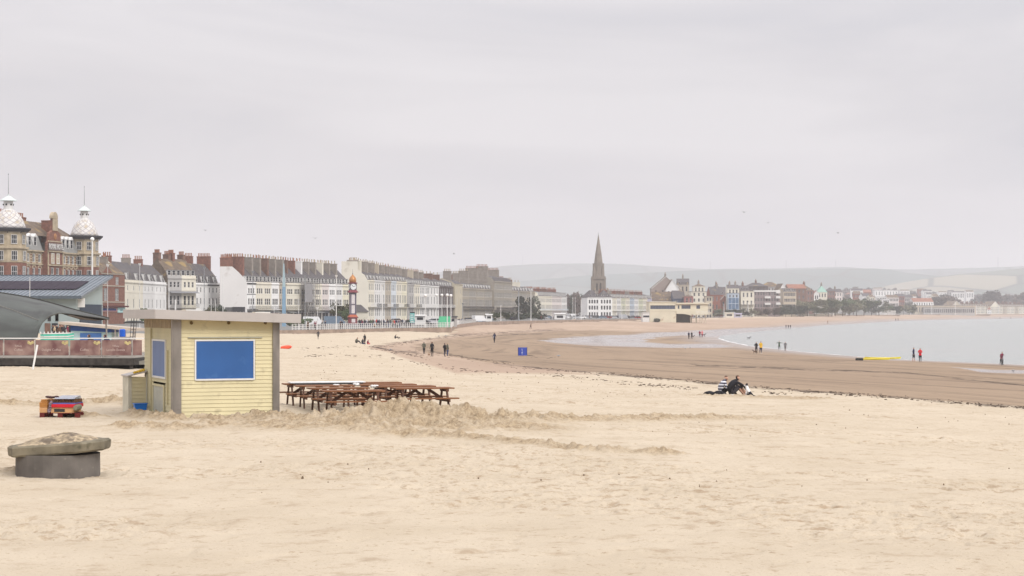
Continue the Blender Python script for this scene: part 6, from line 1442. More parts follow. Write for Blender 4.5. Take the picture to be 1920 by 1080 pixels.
m = MB(); Y = 138; m.lathe([(.02,0),(.5,-.02),(.75,-.12),(.78,-.2),(.70,-.2)][::-1],10); o = tag(m.build('parasol', DARK, loc=(X(251,Y),Y,Z(601,Y))), 'dark flat parasol between the blue barrel and the cream kiosk', 'parasol')
m = MB(); m.tube((0,0,-2.3),(0,0,-.1),.03,6); m.build('pole', GALV, o)
# turquoise boat
bo = thing('turquoise_boat', 'long turquoise and white beach boat beside the membrane canopy', 'boat', (X(78,150),150,.02))
def bring(s_, z, w0): return [(-.1,0,z),(.3,-w0*s_,z),(2.2,-w0*s_,z+.02),(2.6,0,z+.10),(2.2,w0*s_,z+.02),(.3,w0*s_,z)]
m = MB(); m.hull(bring(.7,.35,.5),bring(1,1.35,.5)); m.build('hull', paint('turquoise_hull',(84,190,168),rough=.4), bo)
m = MB(); m.hull(bring(1.03,1.10,.5),bring(1.04,1.18,.5)); m.hull(bring(1.05,1.352,.5),bring(1.05,1.40,.5)); m.build('rubbing_strake', WHITEP, bo)
for i in range(8): q = MB(); q.box(.0+i*.3,.08+i*.3,-.50,-.44,1.40,1.55); q.build('cleat', WHITEP, bo)
# seated people on the deck
for px,py,top_,lb in ((175,628,'charcoal','person with dark hair seated on the deck behind the fence, left one'),(205,628,'navy','person with brown hair seated on the deck behind the fence, right one')):
    Y = 100.5; person('sit', (X(px,Y),Y,DF+.32), PI*.5+1.2, lb, top=top_, tro='black', hair='brown', s=1.0)
    bn = MB(); bn.box(-.3,.5,-.25,.25,DF+.30,DF+.36); 
    for a_ in (-.25,.42): bn.box(a_,a_+.05,-.2,.2,DF,DF+.30)
    tag(bn.build('bench', WOOD2, loc=(X(px,Y),Y,0)), f'low wooden bench under the {"left" if px==175 else "right"} seated person on the deck', 'bench')
# ================================================================ blue tower, scaffold, clock tower
Y = 420.0; bt = thing('light_tower', 'tall slender pale blue lattice tower rising behind the cream kiosk roof', 'tower', (X(532.5,Y),Y,-.1))
TB = mat('tower_blue', (.21,.33,.44), var=.1, scale=.5); TBL = mat('tower_blue_pale', (.34,.44,.47), var=.1, scale=.5)
m = MB(); m.hull([(-.42,-.3,-.3),(.42,-.3,-.3),(.42,.3,-.3),(-.42,.3,-.3)],[(-.36,-.25,9),(.33,-.25,9),(.33,.25,9),(-.36,.25,9)]); m.build('lower_shaft', TB, bt)
m = MB(); m.hull([(-.36,-.25,9),(.33,-.25,9),(.33,.25,9),(-.36,.25,9)],[(-.16,-.12,14.2),(.08,-.12,14.2),(.08,.12,14.2),(-.16,.12,14.2)]); m.build('upper_shaft', TBL, bt)
m = MB(); m.tube((-.04,0,14.2),(-.04,0,15.6),.09,6,.04); m.build('mast_tip', LEAD, bt)
SCF = mat('scaffold_tube', (.30,.28,.26), rough=.5, metal=.4)
s0, w_ = RB.s(560), RB.s(588)-RB.s(560); p = RB.at(s0, 2.3); sc = thing('scaffold', 'grey scaffolding standing against the front of the long white terrace', 'scaffolding', p, RB.ang)
nb = 7; lf = 6
for i in range(nb+1):
    for y in (0,1.3): q = MB(); q.tube((w_*i/nb,y,-.1),(w_*i/nb,y,13.2),.06,5); q.build('standard', SCF, sc)
for k in range(1,lf+1):
    z = 2.05*k; q = MB(); q.tube((-.3,0,z),(w_+.3,0,z),.05,5); q.tube((-.3,0,z+1),(w_+.3,0,z+1),.045,5); q.build('ledger', SCF, sc)
    q = MB(); q.box(0,w_,.1,1.2,z-.1,z-.04); q.build('boards', mat('scaffold_boards',(.30,.24,.16)), sc)
for i in range(nb): q = MB(); q.tube((w_*i/nb,-.03,2.05*(i%5)+.1),(w_*(i+1)/nb,-.03,2.05*(i%5+1)),.045,5); q.build('brace', SCF, sc)
q = MB(); q.box(0,w_*.5,-.12,-.08,6.3,12.4); q.build('debris_netting', mat('netting_grey',(.25,.24,.24)), sc)
Y = 450.0; ck = thing('clock_tower', 'painted jubilee clock tower with a gold domed top on the promenade', 'clock tower', (X(661.3,Y),Y,-.1), .28)
CR, CB_, CG = paint('clock_red',(124,66,72)), paint('clock_blue',(92,88,112)), mat('clock_gold',(.42,.19,.065),rough=.35,metal=.25,var=.2)
CPN = paint('clock_panel',(206,198,196))
m = MB()
for i,(r,h) in enumerate(((1.7,.25),(1.45,.5))): m.lathe([(r,i*.25),(r,h)],8,ph=PI/8)
m.build('steps', mat('step_stone',(.26,.24,.26)), ck)
m = MB(); m.box(-.95,.95,-.95,.95,.5,1.9); m.box(-1.15,1.15,-1.15,1.15,1.9,2.15); m.build('base', CR, ck)
m = MB(); m.hull([(-1.1,-1.1,2.15),(1.1,-1.1,2.15),(1.1,1.1,2.15),(-1.1,1.1,2.15)],[(-.7,-.7,2.7),(.7,-.7,2.7),(.7,.7,2.7),(-.7,.7,2.7)]); m.build('base_roof', paint('clock_orange',(168,92,66)), ck)
for k in range(4):
    a = k*PI/2; q = MB(); q.box(-.45,.45,-.97,-.952,.8,1.7); q.build('base_panel', CPN if k%2==0 else paint('clock_crimson',(150,40,62)), ck, rot=a)
m = MB(); m.box(-.62,.62,-.62,.62,2.7,8.0); m.build('shaft', CB_, ck)
for k in range(4):
    a = k*PI/2
    for z0,z1 in ((3.0,5.0),(5.3,7.6)): q = MB(); q.box(-.42,.42,-.66,-.625,z0,z1); q.build('shaft_panel', CPN, ck, rot=a)
m = MB()
for sx_ in (-.68,.68):
    for sy_ in (-.68,.68): m.tube((sx_,sy_,2.7),(sx_,sy_,8.0),.10,6)
m.box(-.75,.75,-.75,.75,5.02,5.25); m.box(-.8,.8,-.8,.8,7.7,8.0); m.build('corner_columns', paint('clock_grey',(112,104,112)), ck)
m = MB(); m.box(-1.15,1.15,-1.15,1.15,8.0,8.2); m.hull([(-1.1,-1.1,8.2),(1.1,-1.1,8.2),(1.1,1.1,8.2),(-1.1,1.1,8.2)],[(-.8,-.8,8.6),(.8,-.8,8.6),(.8,.8,8.6),(-.8,.8,8.6)]); m.build('ledge', CR, ck)
m = MB(); m.box(-.82,.82,-.82,.82,8.6,10.2); m.build('clock_case', paint('clock_case',(96,84,92)), ck)
for k in range(4):
    a = k*PI/2; q = MB(); q.lathe([(.74,0),(.74,.03)],24); fc = q.build('clock_face', mat('clock_white',(.72,.72,.72)), ck, loc=(.84*math.sin(a),-.84*math.cos(a),9.4), rot=(PI/2,0,a))
    q = MB(); q.lathe([(.80,-.03),(.80,.015)],24); q.build('rim', IRON, fc)
    q = MB(); q.bar((0,0,.05),(-.34,.42,.05),.09,.03); q.bar((0,0,.05),(.46,.16,.05),.10,.03)
    q.build('hands', IRON, fc)
    q = MB()
    for h in range(12): t = h*PI/6; q.bar((.58*math.sin(t),.58*math.cos(t),.04),(.69*math.sin(t),.69*math.cos(t),.04),.045,.02)
    q.build('hour_marks', IRON, fc)
m = MB(); m.box(-.95,.95,-.95,.95,10.2,10.45); m.build('upper_ledge', CR, ck)
m = MB(); m.lathe([(.78,10.45),(.86,10.7),(.88,11.1),(.78,11.5),(.55,11.85),(.25,12.15),(.10,12.4)],14); m.build('dome', CG, ck, smooth=True)
m = MB(); m.tube((0,0,12.35),(0,0,13.7),.06,6,.02); m.blob((0,0,12.55),.14,8,6); m.build('finial', LEAD, ck)
# ================================================================ church
Y = 1150.0; cx = X(1122,Y); ch = thing('church', 'grey stone church with a tall pointed spire standing behind the white corner block', 'church', (cx,Y,1.0))
CS = mat('church_stone', (.215,.185,.155), rough=.95, var=.15, scale=.35); 
m = MB(); m.box(-4.0,4.0,-4,4,-1,24.2); m.build('tower', CS, ch)
for sx_ in (-1,1):
    for sy_ in (-1,1): q = MB(); q.hull([(sx_*4-.8,sy_*4-.8,-1),(sx_*4+.8,sy_*4-.8,-1),(sx_*4+.8,sy_*4+.8,-1),(sx_*4-.8,sy_*4+.8,-1)],[(sx_*3.8-.55,sy_*3.8-.55,23),(sx_*3.8+.55,sy_*3.8-.55,23),(sx_*3.8+.55,sy_*3.8+.55,23),(sx_*3.8-.55,sy_*3.8+.55,23)]); q.build('buttress', CS, ch)
m = MB(); m.box(-4.5,4.5,-4.5,4.5,22.6,23.3); m.box(-4.3,4.3,-4.3,4.3,23.3,24.3); m.box(-4.4,4.4,-4.4,4.4,13.6,14.0); m.build('string_course', CS, ch)
for k in range(4):
    for s_ in (-1,1):
        q = MB(); q.prism([(s_*1.1-.55,15.5),(s_*1.1+.55,15.5),(s_*1.1+.55,19.4),(s_*1.1,20.6),(s_*1.1-.55,19.4)],'y',-4.06,-3.9); q.build('belfry_louvre', mat('louvre_dark',(.06,.055,.05)), ch, rot=k*PI/2)
m = MB(); m.lathe([(3.9,24.2),(3.05,30.0),(2.75,33.0),(2.1,38.0),(1.2,43.6),(.12,50.2)],8,ph=PI/8); m.build('spire', CS, ch)
for k in range(4):
    a = PI/4+k*PI/2; q = MB(); q.lathe([(1.1,24.2),(1.0,27.6),(.05,31.8)],6,c=(3.6*math.cos(a),3.6*math.sin(a))); q.build('pinnacle', CS, ch)
    q = MB(); q.prism([(-.9,24.6),(.9,24.6),(.9,29.4),(0,32.4),(-.9,29.4)],'y',-3.5,-2.3); q.build('spire_light', CS, ch, rot=k*PI/2)
m = MB(); m.tube((0,0,50.1),(0,0,51.4),.08,5); m.bar((-.35,0,50.9),(.35,0,50.9),.1,.1); m.build('cross', LEAD, ch)
nl = (1168-1128)/F*Y; m = MB(); m.box(3,3+nl,-5,5,-1,9.5); m.hull([(3,-5.3,9.5),(3+nl,-5.3,9.5),(3+nl,5.3,9.5),(3,5.3,9.5)],[(3,-.05,14.6),(3+nl,-.05,14.6),(3+nl,.05,14.6),(3,.05,14.6)],1); m.build('nave', [CS,SLATE2], ch)
m = MB(); m.tube((3+nl,0,14.4),(3+nl,0,16.2),.12,5); m.bar((3+nl-.5,0,15.6),(3+nl+.5,0,15.6),.15,.15); m.build('gable_cross', CS, ch)
# ================================================================ seafront pavilion on legs
Y0 = 800.0; bs = thing('seafront_pavilion', 'cream art deco pavilion with long dark windows standing out over the sand on columns', 'pavilion', (X(1218,Y0),Y0,-.9), .03)
DC = mat('deco_cream', (.62,.57,.44), rough=.8, var=.06, scale=.3, wear=((.46,.36,.25),.3,.62)); DG_ = mat('deco_glass', (.05,.065,.10), rough=.2, spec=.6, var=.3, scale=.6)
k = Y0/F; P_ = lambda px: (px-1218)*k
zt = lambda py: (HZ-py)*k+CZ+.9
Wm = P_(1268)
m = MB(); facade(m, 0, Wm, -1, zt(567), 0, [(.3,P_(1266),zt(579.5),zt(572.5))], .3); m.poly([(0,14,-1),(0,0,-1),(0,0,zt(567)),(0,14,zt(567))]); m.poly([(Wm,0,-1),(Wm,14,-1),(Wm,14,zt(567)),(Wm,0,zt(567))]); m.poly([(Wm,14,-1),(0,14,-1),(0,14,zt(567)),(Wm,14,zt(567))]); m.box(-.1,Wm+.1,-.25,14,zt(567),zt(565.6)); m.box(-.02,Wm,-.12,-.003,zt(583.2),zt(581.8)); m.build('main_block', DC, bs)
m = MB(); m.box(.3,P_(1266),.2,.3,zt(579.5),zt(572.5)); wn = m.build('window_band', DG_, bs)
for i in range(9): q = MB(); xx = .3+(P_(1266)-.3)*i/9; q.box(xx-.06,xx+.06,.12,.19,zt(579.5),zt(572.5)); q.build('mullion', mat('mullion_blue',(.10,.12,.16)), wn)
xb0, xb1, xb2 = P_(1268)+.02, P_(1300), P_(1328)
m = MB(); facade(m, xb0, xb2, zt(588.5), zt(570), 0, [(P_(1271),P_(1274),zt(579),zt(572.5)),(P_(1278),P_(1295),zt(579),zt(572)),(P_(1306),P_(1313),zt(579),zt(572))], .3); m.poly([(xb2,0,zt(588.5)),(xb2,12,zt(588.5)),(xb2,12,zt(570)),(xb2,0,zt(570))]); m.poly([(xb0,12,zt(588.5)),(xb2,12,zt(588.5)),(xb2,0,zt(588.5)),(xb0,0,zt(588.5))]); m.box(xb0-.1,xb2+.5,-.7,12.4,zt(570),zt(567.6)); m.build('upper_storey', DC, bs)
for a,b_ in ((1271,1274),(1278,1295),(1306,1313)): q = MB(); q.box(P_(a),P_(b_),.2,.3,zt(579),zt(572.3)); q.build('window', DG_, bs)
ar = [(P_(1270),zt(589)),(P_(1297),zt(589))]; n = 10; m = MB()
pts = [(P_(1268)+.03,zt(588.48)),(P_(1268)+.03,zt(588.1)),]
prof = [(xb0,zt(583))]+[(lerp(P_(1268)+.1,P_(1298),i/n), zt(588.5)-(zt(588.5)-zt(594))*0 - (max(0,(i/n-.25))/.75)**2*(zt(588.5)-zt(592.5)) if True else 0) for i in range(n+1)]+[(P_(1300),zt(583))]
m.prism(prof,'y',-.35,-.01); m.build('arch_beam', DC, bs)
for px_,zb in ((1298,609),(1305,605),(1308,606),(1313,607),(1317,606),(1323,608)):
    q = MB(); w_ = .55 if px_ == 1298 else .22; q.box(P_(px_)-w_/2,P_(px_)+w_/2,-.2 if px_%2 else 3,.3 if px_%2 else 3.4,zt(610.5)-.6,zt(588.6)); q.build('column', DC, bs)
m = MB(); m.box(P_(1297),P_(1330),-2.0,12,zt(590),zt(588.6)); m.build('balcony_slab', DC, bs)
m = MB(); m.box(P_(1304),P_(1330),-2.0,-1.95,zt(583.6),zt(583.2))
for i in range(24): xx = P_(1304)+(P_(1330)-P_(1304))*i/23; m.box(xx-.03,xx+.03,-2,-1.95,zt(588.5),zt(583.5))
m.build('balustrade', WHITEP, bs)
m = MB(); m.box(P_(1269),P_(1297),5,5.3,zt(606),zt(588.6)); m.build('undercroft_wall', mat('undercroft_grey',(.12,.115,.10)), bs)
m = MB(); m.blob((P_(1231),-1.5,zt(600.5)),1.0,8,6,jit=.2,sq=(1.6,1,.9)); tag(m.build('shrub', mat('dark_shrub',(.05,.055,.04)), loc=(bs.location.x,bs.location.y,bs.location.z)), 'dark round bush at the foot of the seafront pavilion wall', 'shrub')
m = MB(); m.box(P_(1205),P_(1217.5),-.2,7,-.8,zt(586.5),0); m.box(P_(1206),P_(1217),-.25,-.21,zt(595),zt(591.5),1); m.box(P_(1205)-.1,P_(1217.5),-.4,7.1,zt(586.5),zt(585.6),0); tag(m.build('annexe', [WHITEP,GLASS], loc=(bs.location.x,bs.location.y,bs.location.z), rot=.03), 'small white flat roofed annexe left of the seafront pavilion', 'annexe')
# ================================================================ buildings right of the spire
random.seed(33)
def place(px0, px1, Y, eave_py, lb, wall, rows_n=3, roof='hip', ridge_py=None, d=12, base_py=None, ang=0.0, rmat=None, dorm=0, chim=0, cm=None, cols=None, **k):
    w = (px1-px0)/F*Y/max(.3,math.cos(ang)); px_ = X(px0,Y); z0 = town_z(px_, Y); 
    if base_py: z0 = Z(base_py,Y)
    ev = Z(eave_py,Y)-z0; rd = (eave_py-ridge_py)*Y/F if ridge_py else 2.5
    fh = ev/rows_n; rows = [(fh*i+fh*.25, fh*i+fh*.8, k.get('ww',1.1)) for i in range(rows_n)]; k.pop('ww',None)
    cm = cm or STUC
    ch_ = [(w*(j+.5)/chim, d*.5, rd+1.6+random.random()*.6, 1.1, 2.6, cm, 3, POT) for j in range(chim)]
    return house((px_,Y,z0), ang, w, d, ev, wall, lb, rows=rows, cols=cols or max(2,int(w/2.6)), roof=roof, ridge=rd, rmat=rmat or SLATE, dorm=dorm, dh=1.4, rh=min(2.0,rd*.6), chim=ch_, name='house', group='buildings beyond the seafront pavilion', base=-2.5, cornice=k.pop('cornice',True), **k)
place(1222,1276,1262,541,'large pinkish brown gabled house with a stout chimney above the seafront pavilion',mat('pink_brown_wall',(.30,.24,.21)),4,'gable_front',518.5,16,600,.0,SLATE2,cornice=False,cols=4,chim=1)
place(1249,1273,1250,543,'white gable facing the sea in front of the pinkish brown house','white',4,'gable_front',524,16,600,.0,SLATE2,cols=3,cornice=False,chim=0)
place(1268,1292,1275,534,'buff block with grey mansard and stout chimney above the seafront pavilion','tan',4,'mansard',522,14,600,-.1,SLATE,dorm=2,chim=1)
place(1222,1264,1185,565.5,'low white house with a brown roof and dormers behind the seafront pavilion','white',2,'gable_side',547,10,600,.0,SLATE2,dorm=4,chim=0)
place(1262,1285,1180,560,'small dark blue gabled house behind the seafront pavilion',mat('navy_gable',(.05,.07,.12)),3,'gable_side',545,9,600,.1,SLATE,chim=0,cols=2)
place(1283,1300,1176,556,'small red gabled turret house over the pavilion roof',mat('red_turret',(.30,.12,.11)),3,'hip',552,7,600,.0,SLATE2,cols=2,frm=WHITEP)
place(1296,1325,1210,547,'cream block with pale blue windows right of the gabled house','cream',5,'flat',None,12,600,.05,SLATE,cols=3)
place(1300,1322,1290,537,'cream house with a small pyramid roof behind the cream block','cream',5,'hip',532,10,600,0,SLATE2,chim=1)
place(1323,1336,1160,556,'narrow buff house at the right end of the cream block','sand',4,'flat',None,10,598,.0)
place(1332,1364,1330,553,'slate roofed house with timber gables left of the blue glass house','brick',3,'gable_side',538,12,598,.15,SLATE,chim=1,dorm=2)
place(1330,1358,1420,545,'grey roofed villa on the skyline left of the blue glass house','pale',4,'hip',534,12,598,.0,SLATE,chim=1)
place(1352,1366,1310,562,'small red gabled house in front of the slate roofed one','brick',2,'gable_front',553,8,596,.0,TILE,cols=2)
place(1364,1386,1300,541,'cream house with grey turret chimneys behind the blue glass bay','cream',5,'gable_side',534,12,597,.0,SLATE,chim=2)
bw = place(1364,1386,1285,550,'pale blue framed house with a two storey glass bay','skyblue',3,'flat',None,6,588 if False else 597,.0,cols=3)
w_ = (1386-1364)/F*1285; m = MB(); m.box(.4,w_-.2,-.9,-.02,6.0,14.4,0)
for j in range(2):
    for i in range(3): m.box(.6+i*(w_-.8)/3,.6+(i+1)*(w_-.8)/3-.25,-.95,-.91,6.3+j*4.1,10.1+j*4.0,1)
m.build('glass_bay', [mat('bay_frame_blue',(.48,.55,.62)), mat('bay_glass',(.07,.14,.24),rough=.2,spec=.6,var=.3,scale=.5)], bw)
place(1386,1406,1345,545,'grey blue slated house right of the blue glass bay','grey',5,'mansard',535,12,597,.1,SLATE,dorm=2,chim=1,cm=BRICKD)
place(1389,1414,1300,546,'cream house with an upper balcony and columns left of the dark apartment block','cream',3,'flat',None,9,590,.0,balcony=(7.2,1.0,2.4,WHITEP))
ab = place(1413,1462,1330,545.5,'wide dark brown apartment block with white balcony bands','mauve',4,'flat',None,14,590,.0,cols=9,cornice=False,ww=1.0)
w_ = (1462-1413)/F*1330; m = MB(); m.box(-.3,w_+.2,-.5,-.02,16.2,17.4); m.build('white_band', WHITEP, ab)
for z_ in (7.0,11.6): m = MB(); m.box(w_*.42,w_*.64,-1.6,-.02,z_,z_+1.5); m.build('balcony', WHITEP, ab)
for z_ in (7.0,11.6,15.2): m = MB(); m.box(w_*.85,w_+.3,-1.7,-.02,z_,z_+1.7); m.build('balcony', WHITEP, ab)
place(1398,1440,1385,537,'grey slate roof and top storey set back over the dark apartment block','dark',5,'hip',530,12,597,.0,SLATE,chim=1,cm=BRICKD)
place(1425,1466,1400,538,'broad brown roofed villa behind the apartment block','grey',5,'hip',528.5,14,597,.0,SLATE2)
place(1459,1478,1370,549,'white rendered house with red brown gable right of the apartment block','white',4,'gable_front',532,12,590,.2,SLATE2,cols=2,chim=0)
place(1469,1494,1350,547,'tan house with many narrow windows and white dormers','sand',4,'mansard',540,12,590,.25,SLATE,dorm=5,cols=7)
place(1478,1512,1480,541,'tall red brown brick block, left part',BRICKD,4,'gable_side',533,14,585,.1,TILE,chim=0,cols=4)
place(1500,1527,1500,545,'red brown brick block with gables, right part',mat('brick_rose',(.21,.12,.10)),4,'hip',534,14,585,.2,SLATE2,dorm=3,chim=1,cm=BRICKD)
place(1526,1536,1560,552,'small white and red half timbered house','white',3,'gable_front',545,9,585,.0,TILE,cols=2)
place(1533,1551,1620,548,'cream house under a bright verdigris green roof','cream',2,'hip',536,12,572,.0,mat('verdigris_roof',(.26,.42,.35),var=.1),chim=1)
place(1550,1566,1650,546,'pink brick villa right of the green roof',mat('brick_rose',(.21,.12,.10)),3,'hip',539,12,575,.0,SLATE,cols=3)
place(1558,1580,1700,548,'lilac grey terrace house among the trees','pink',3,'gable_side',542,12,575,.1,SLATE,cols=4,chim=1)
random.seed(51)
# scattered town houses further right
kinds = ['white rendered','cream','red brick','pale pink','grey stone','buff']; wk = ['white','cream','brick','pink','grey','sand']; rk = [('slate',SLATE),('brown tiled',SLATE2),('red tiled',TILE)]
spots = [(1596,1618,2300,545,541,0,0),(1612,1634,2500,548,543,2,2),(1640,1684,2700,544.5,543,0,0),(1600,1613,2050,551,546,2,1),(1618,1632,2000,556,550,0,0),(1632,1640,1950,557,553,1,1),(1642,1662,1950,557,553.5,0,0),(1655,1668,1930,561,558,0,0),
 (1664,1686,2020,558,553,3,1),(1680,1696,2080,556,551,2,0),(1696,1712,2100,558,553,4,0),(1708,1718,2300,556,552,0,1),(1712,1752,2080,566,559,0,2),(1750,1760,2400,556,551,1,1),(1731,1748,2900,546,543,0,0),(1761,1776,2900,548,546,0,1),(1738,1750,2700,552,548,0,0),
 (1786,1808,2750,548,546,0,0),(1688,1706,3000,545,543,0,1),(1812,1826,2800,547,544,0,1),(1722,1734,3100,543,541,2,1),(1640,1655,3200,541,539,3,1),(1780,1790,3000,546,544,4,0)]
pl_ = ['small white block highest on the left of the far town','brick house with a red roof under the small white block','long white block on the skyline of the far town','brick house left of the white modern villa','white house with balcony above the dark trees','cream cottage by the dark trees','white stepped modern villa, upper part','white stepped modern villa, lower part',
 'pink house right of the stepped villa','brick house, second right of the stepped villa','grey stone house left of the long red roof','white gable house behind the long red roof','long low house with a bright red tiled roof','cream house right of the long red roof','bright white villa with many gables up the slope','white cottage up the slope, right of the bright villa','white house just below the bright villa',
 'low white block above the bare trees at the right','white house in line with the skyline block','white cottage left of the tan field','red roofed cottage near the top of the far town','pale pink cottage on the far slope under the hill','grey cottage between the two up slope whites']
for i,(a,b_,Y,ev,rd,wi,ri) in enumerate(spots): place(a,b_,Y,ev,pl_[i],wk[wi],2,'gable_side' if i not in (2,6,7) else 'flat',rd,12,None if Y>2200 else ev+18,random.uniform(-.15,.2),rk[ri][1],cols=max(2,min(8,int((b_-a)/3))))
random.seed(91)
for i in range(46):
    px = 1566+i*7.6+random.uniform(-2,2); Y = random.choice((2250,2500,2750,3000,3300))+random.uniform(-80,80); w_ = random.uniform(6,13); wi = random.choice((0,0,1,1,2,3,4,5)); ri = random.randrange(3)
    if 1712 < px < 1845 and Y < 2400: Y = 2600
    zb = town_z(X(px,Y),Y); ev = HZ-(zb+5.2-CZ)*F/Y
    place(px,px+w_,Y,ev,f'small {kinds[wi]} house with a {rk[ri][0]} roof, {round((px-1560)/3.6)} percent along the far town',wk[wi],2,random.choice(('gable_side','hip','gable_side')),ev-3.2*F/Y,9,None,random.uniform(-.3,.4),rk[ri][1],cols=3,chim=1)
# low seafront shelters row at the right
m = MB(); Y = 2010.0
bb = place(1716,1742,1990,573,'low pale seafront building below the long red roof','sand',1,'flat',None,10,589,.0)
lg = place(1732,1828,1985,577,'very long low glass fronted seafront arcade with a pale flat roof','grey',1,'flat',None,8,589.5,.0,cols=26,ww=1.4)
place(1728,1830,2020,573,'pale upper tier set back above the long seafront arcade','sand',1,'flat',None,8,589.5,.0,cols=20)
# far right terrace with gabled ends
RT = Row(1783,2240,1960,2480,1.4)
gs = [(1783,1802),(1802,1812),(1812,1821),(1821,1830),(1830,1839),(1839,1848),(1848,1856),(1856,1873),(1873,1880),(1880,1888),(1888,1895),(1895,1902),(1902,1910),(1910,1918),(1918,1926)]
for i,(a,b_) in enumerate(gs):
    s0, w_ = seg(RT,a,b_)
    gf = i in (0,7); house(RT.at(s0,1.0 if gf else 0), RT.ang, w_, 12, 9.2 if not gf else 9.6, 'cream' if i%3 else 'sand', 'large white bargeboarded gable at the %s of the far right terrace' % ('left end' if i==0 else 'middle') if gf else f'{ORD[i-1] if i<7 else ORD[i-8]} house right of the {"left" if i<7 else "middle"} gable in the far right terrace',
        rows=((1,3.2,1.9),(4,6.2,1.9),(6.8,8.6,1.7)), cols=max(2,int(w_/3.6)), roof='gable_front' if gf else 'gable_side', ridge=6.0 if gf else 3.4, rmat=SLATE2, dorm=0 if gf else 2, dkind='gable', dh=1.8, group='far right terrace', chim=((.6,6,5.4,1.1,3.5,BRICKD,5,POT),) if not gf else ())
# ================================================================ trees and shrubs
LEAFC = dict(green=(.075,.105,.045), dark=(.045,.06,.04), olive=(.115,.115,.06), bare=(.125,.095,.078), grey=(.10,.095,.085), scrub=(.145,.14,.085))
def leafm(k): return mat('foliage_'+k, LEAFC[k], rough=.9, var=.45, scale=1.3)
BARK = mat('bark', (.09,.07,.055), rough=.95, var=.3, scale=3)
def crown_mesh(name, k, n, rx, ry, rz, sz, seed, holes=.25, up=0.0):
    random.seed(seed); m = MB(); cl = [(random.gauss(0,.42),random.gauss(0,.42),random.uniform(-.62,.75),random.uniform(.22,.42)) for _ in range(16)]
    for _ in range(n):
        c = random.choice(cl); a, b_ = random.uniform(0,2*PI), math.acos(random.uniform(-1,1)); r = c[3]*random.random()**.4
        p = Vector(((c[0]+r*math.sin(b_)*math.cos(a))*rx,(c[1]+r*math.sin(b_)*math.sin(a))*ry,(c[2]+r*math.cos(b_))*rz))
        u = Vector((random.gauss(0,1),random.gauss(0,1),random.gauss(0,1))).normalized(); v = u.orthogonal().normalized(); s_ = sz*random.uniform(.6,1.5)
        m.poly([tuple(p-u*s_),tuple(p+v*s_*.6),tuple(p+u*s_),tuple(p-v*s_*.6)])
    return m.mesh('crown', leafm(k))
def trunk_mesh(h, r):
    m = MB(); m.lathe([(r*1.3,-.6),(r,.3),(r*.8,h*.6),(r*.45,h)],7)
    for i in range(6):
        a = i*1.05+.3; z = h*(.55+.07*i); m.tube((0,0,z),(math.cos(a)*h*.45,math.sin(a)*h*.45,z+h*.4),r*.4,5,r*.1)
    return m.mesh('trunk', BARK)
TM = trunk_mesh(3.0,.22); CM = {}
def tree(px, Y, h, wd, kind, lb, base=None, group=None, cat='tree', n=900, name='tree'):
    x = X(px,Y); z = base if base is not None else town_z(x,Y); s_ = h/8.0
    t = thing(name, lb, cat, (x,Y,z), random.uniform(0,6), group)
    key = (kind, random.randrange(3), name)
    if key not in CM: CM[key] = crown_mesh('crown', kind, n if name=='tree' else 700, 3.0,3.0,(2.8 if name=='tree' else 1.6), .26 if kind!='bare' else .34, 100+len(CM))
    if name == 'tree':
        tr = link('trunk', TM, t); tr.scale = (s_*.9,)*3; c = link('crown', CM[key], t, (0,0,4.2*s_)); c.scale = (wd/6.0,wd/6.0,s_*1.25)
    else:
        c = link('crown', CM[key], t, (0,0,h*.42)); c.scale = (wd/5.6,wd/5.6,h/2.9)
        tr = link('stem', TM, t); tr.scale = (h*.12,h*.12,h*.12)
    return t
random.seed(77)
tree(986,880,12,9.5,'dark','dark rounded evergreen in front of the stone terrace, left one'); tree(1004,900,11,8,'dark','dark evergreen in front of the short terrace, right one')
tree(642,520,6.5,7.5,'olive','olive green bushy tree left of the clock tower'); tree(651,500,4,4.0,'green','small palm like green tree beside the clock tower')
for i,(px,Y,h,wd,k,lb) in enumerate(((926,700,3.0,6,'green','green bush by the shelter, left one on the lawn'),(949,720,3.4,7,'green','green bush, second on the lawn'),(975,760,2.6,9,'dark','low dark hedge right of the lawn bushes'),(997,790,2.8,10,'green','long green bush under the evergreens'),(1012,800,2.6,7,'dark','dark shrub at the right end of the lawn'),(398,545,5,4.6,'olive','dark leafy palm left of the restaurant'),(409,548,5.6,4.4,'dark','dark leafy palm beside the restaurant'),(270,505,4.2,3.4,'green','small palm on the terrace front behind the kiosk roof'),(548,430,2.2,5,'green','green planter shrub at the end of the kiosk roof'),(566,440,1.8,4,'green','green planter shrub, second from the kiosk roof'))): tree(px,Y,h,wd,k,lb,name='shrub',cat='shrub',group='promenade shrubs')
for i in range(16):
    px = 1063+i*2.9; tree(px,1250+random.uniform(-60,160),15.5+random.uniform(-2,2)+(2.0 if i in (6,7,8) else 0),9,'bare' if i%4 else 'dark', ('bare brown tree' if i%4 else 'dark evergreen tree')+f' in the clump left of the spire, {ORD[i] if i<15 else "last"}', group='bare trees left of the spire')
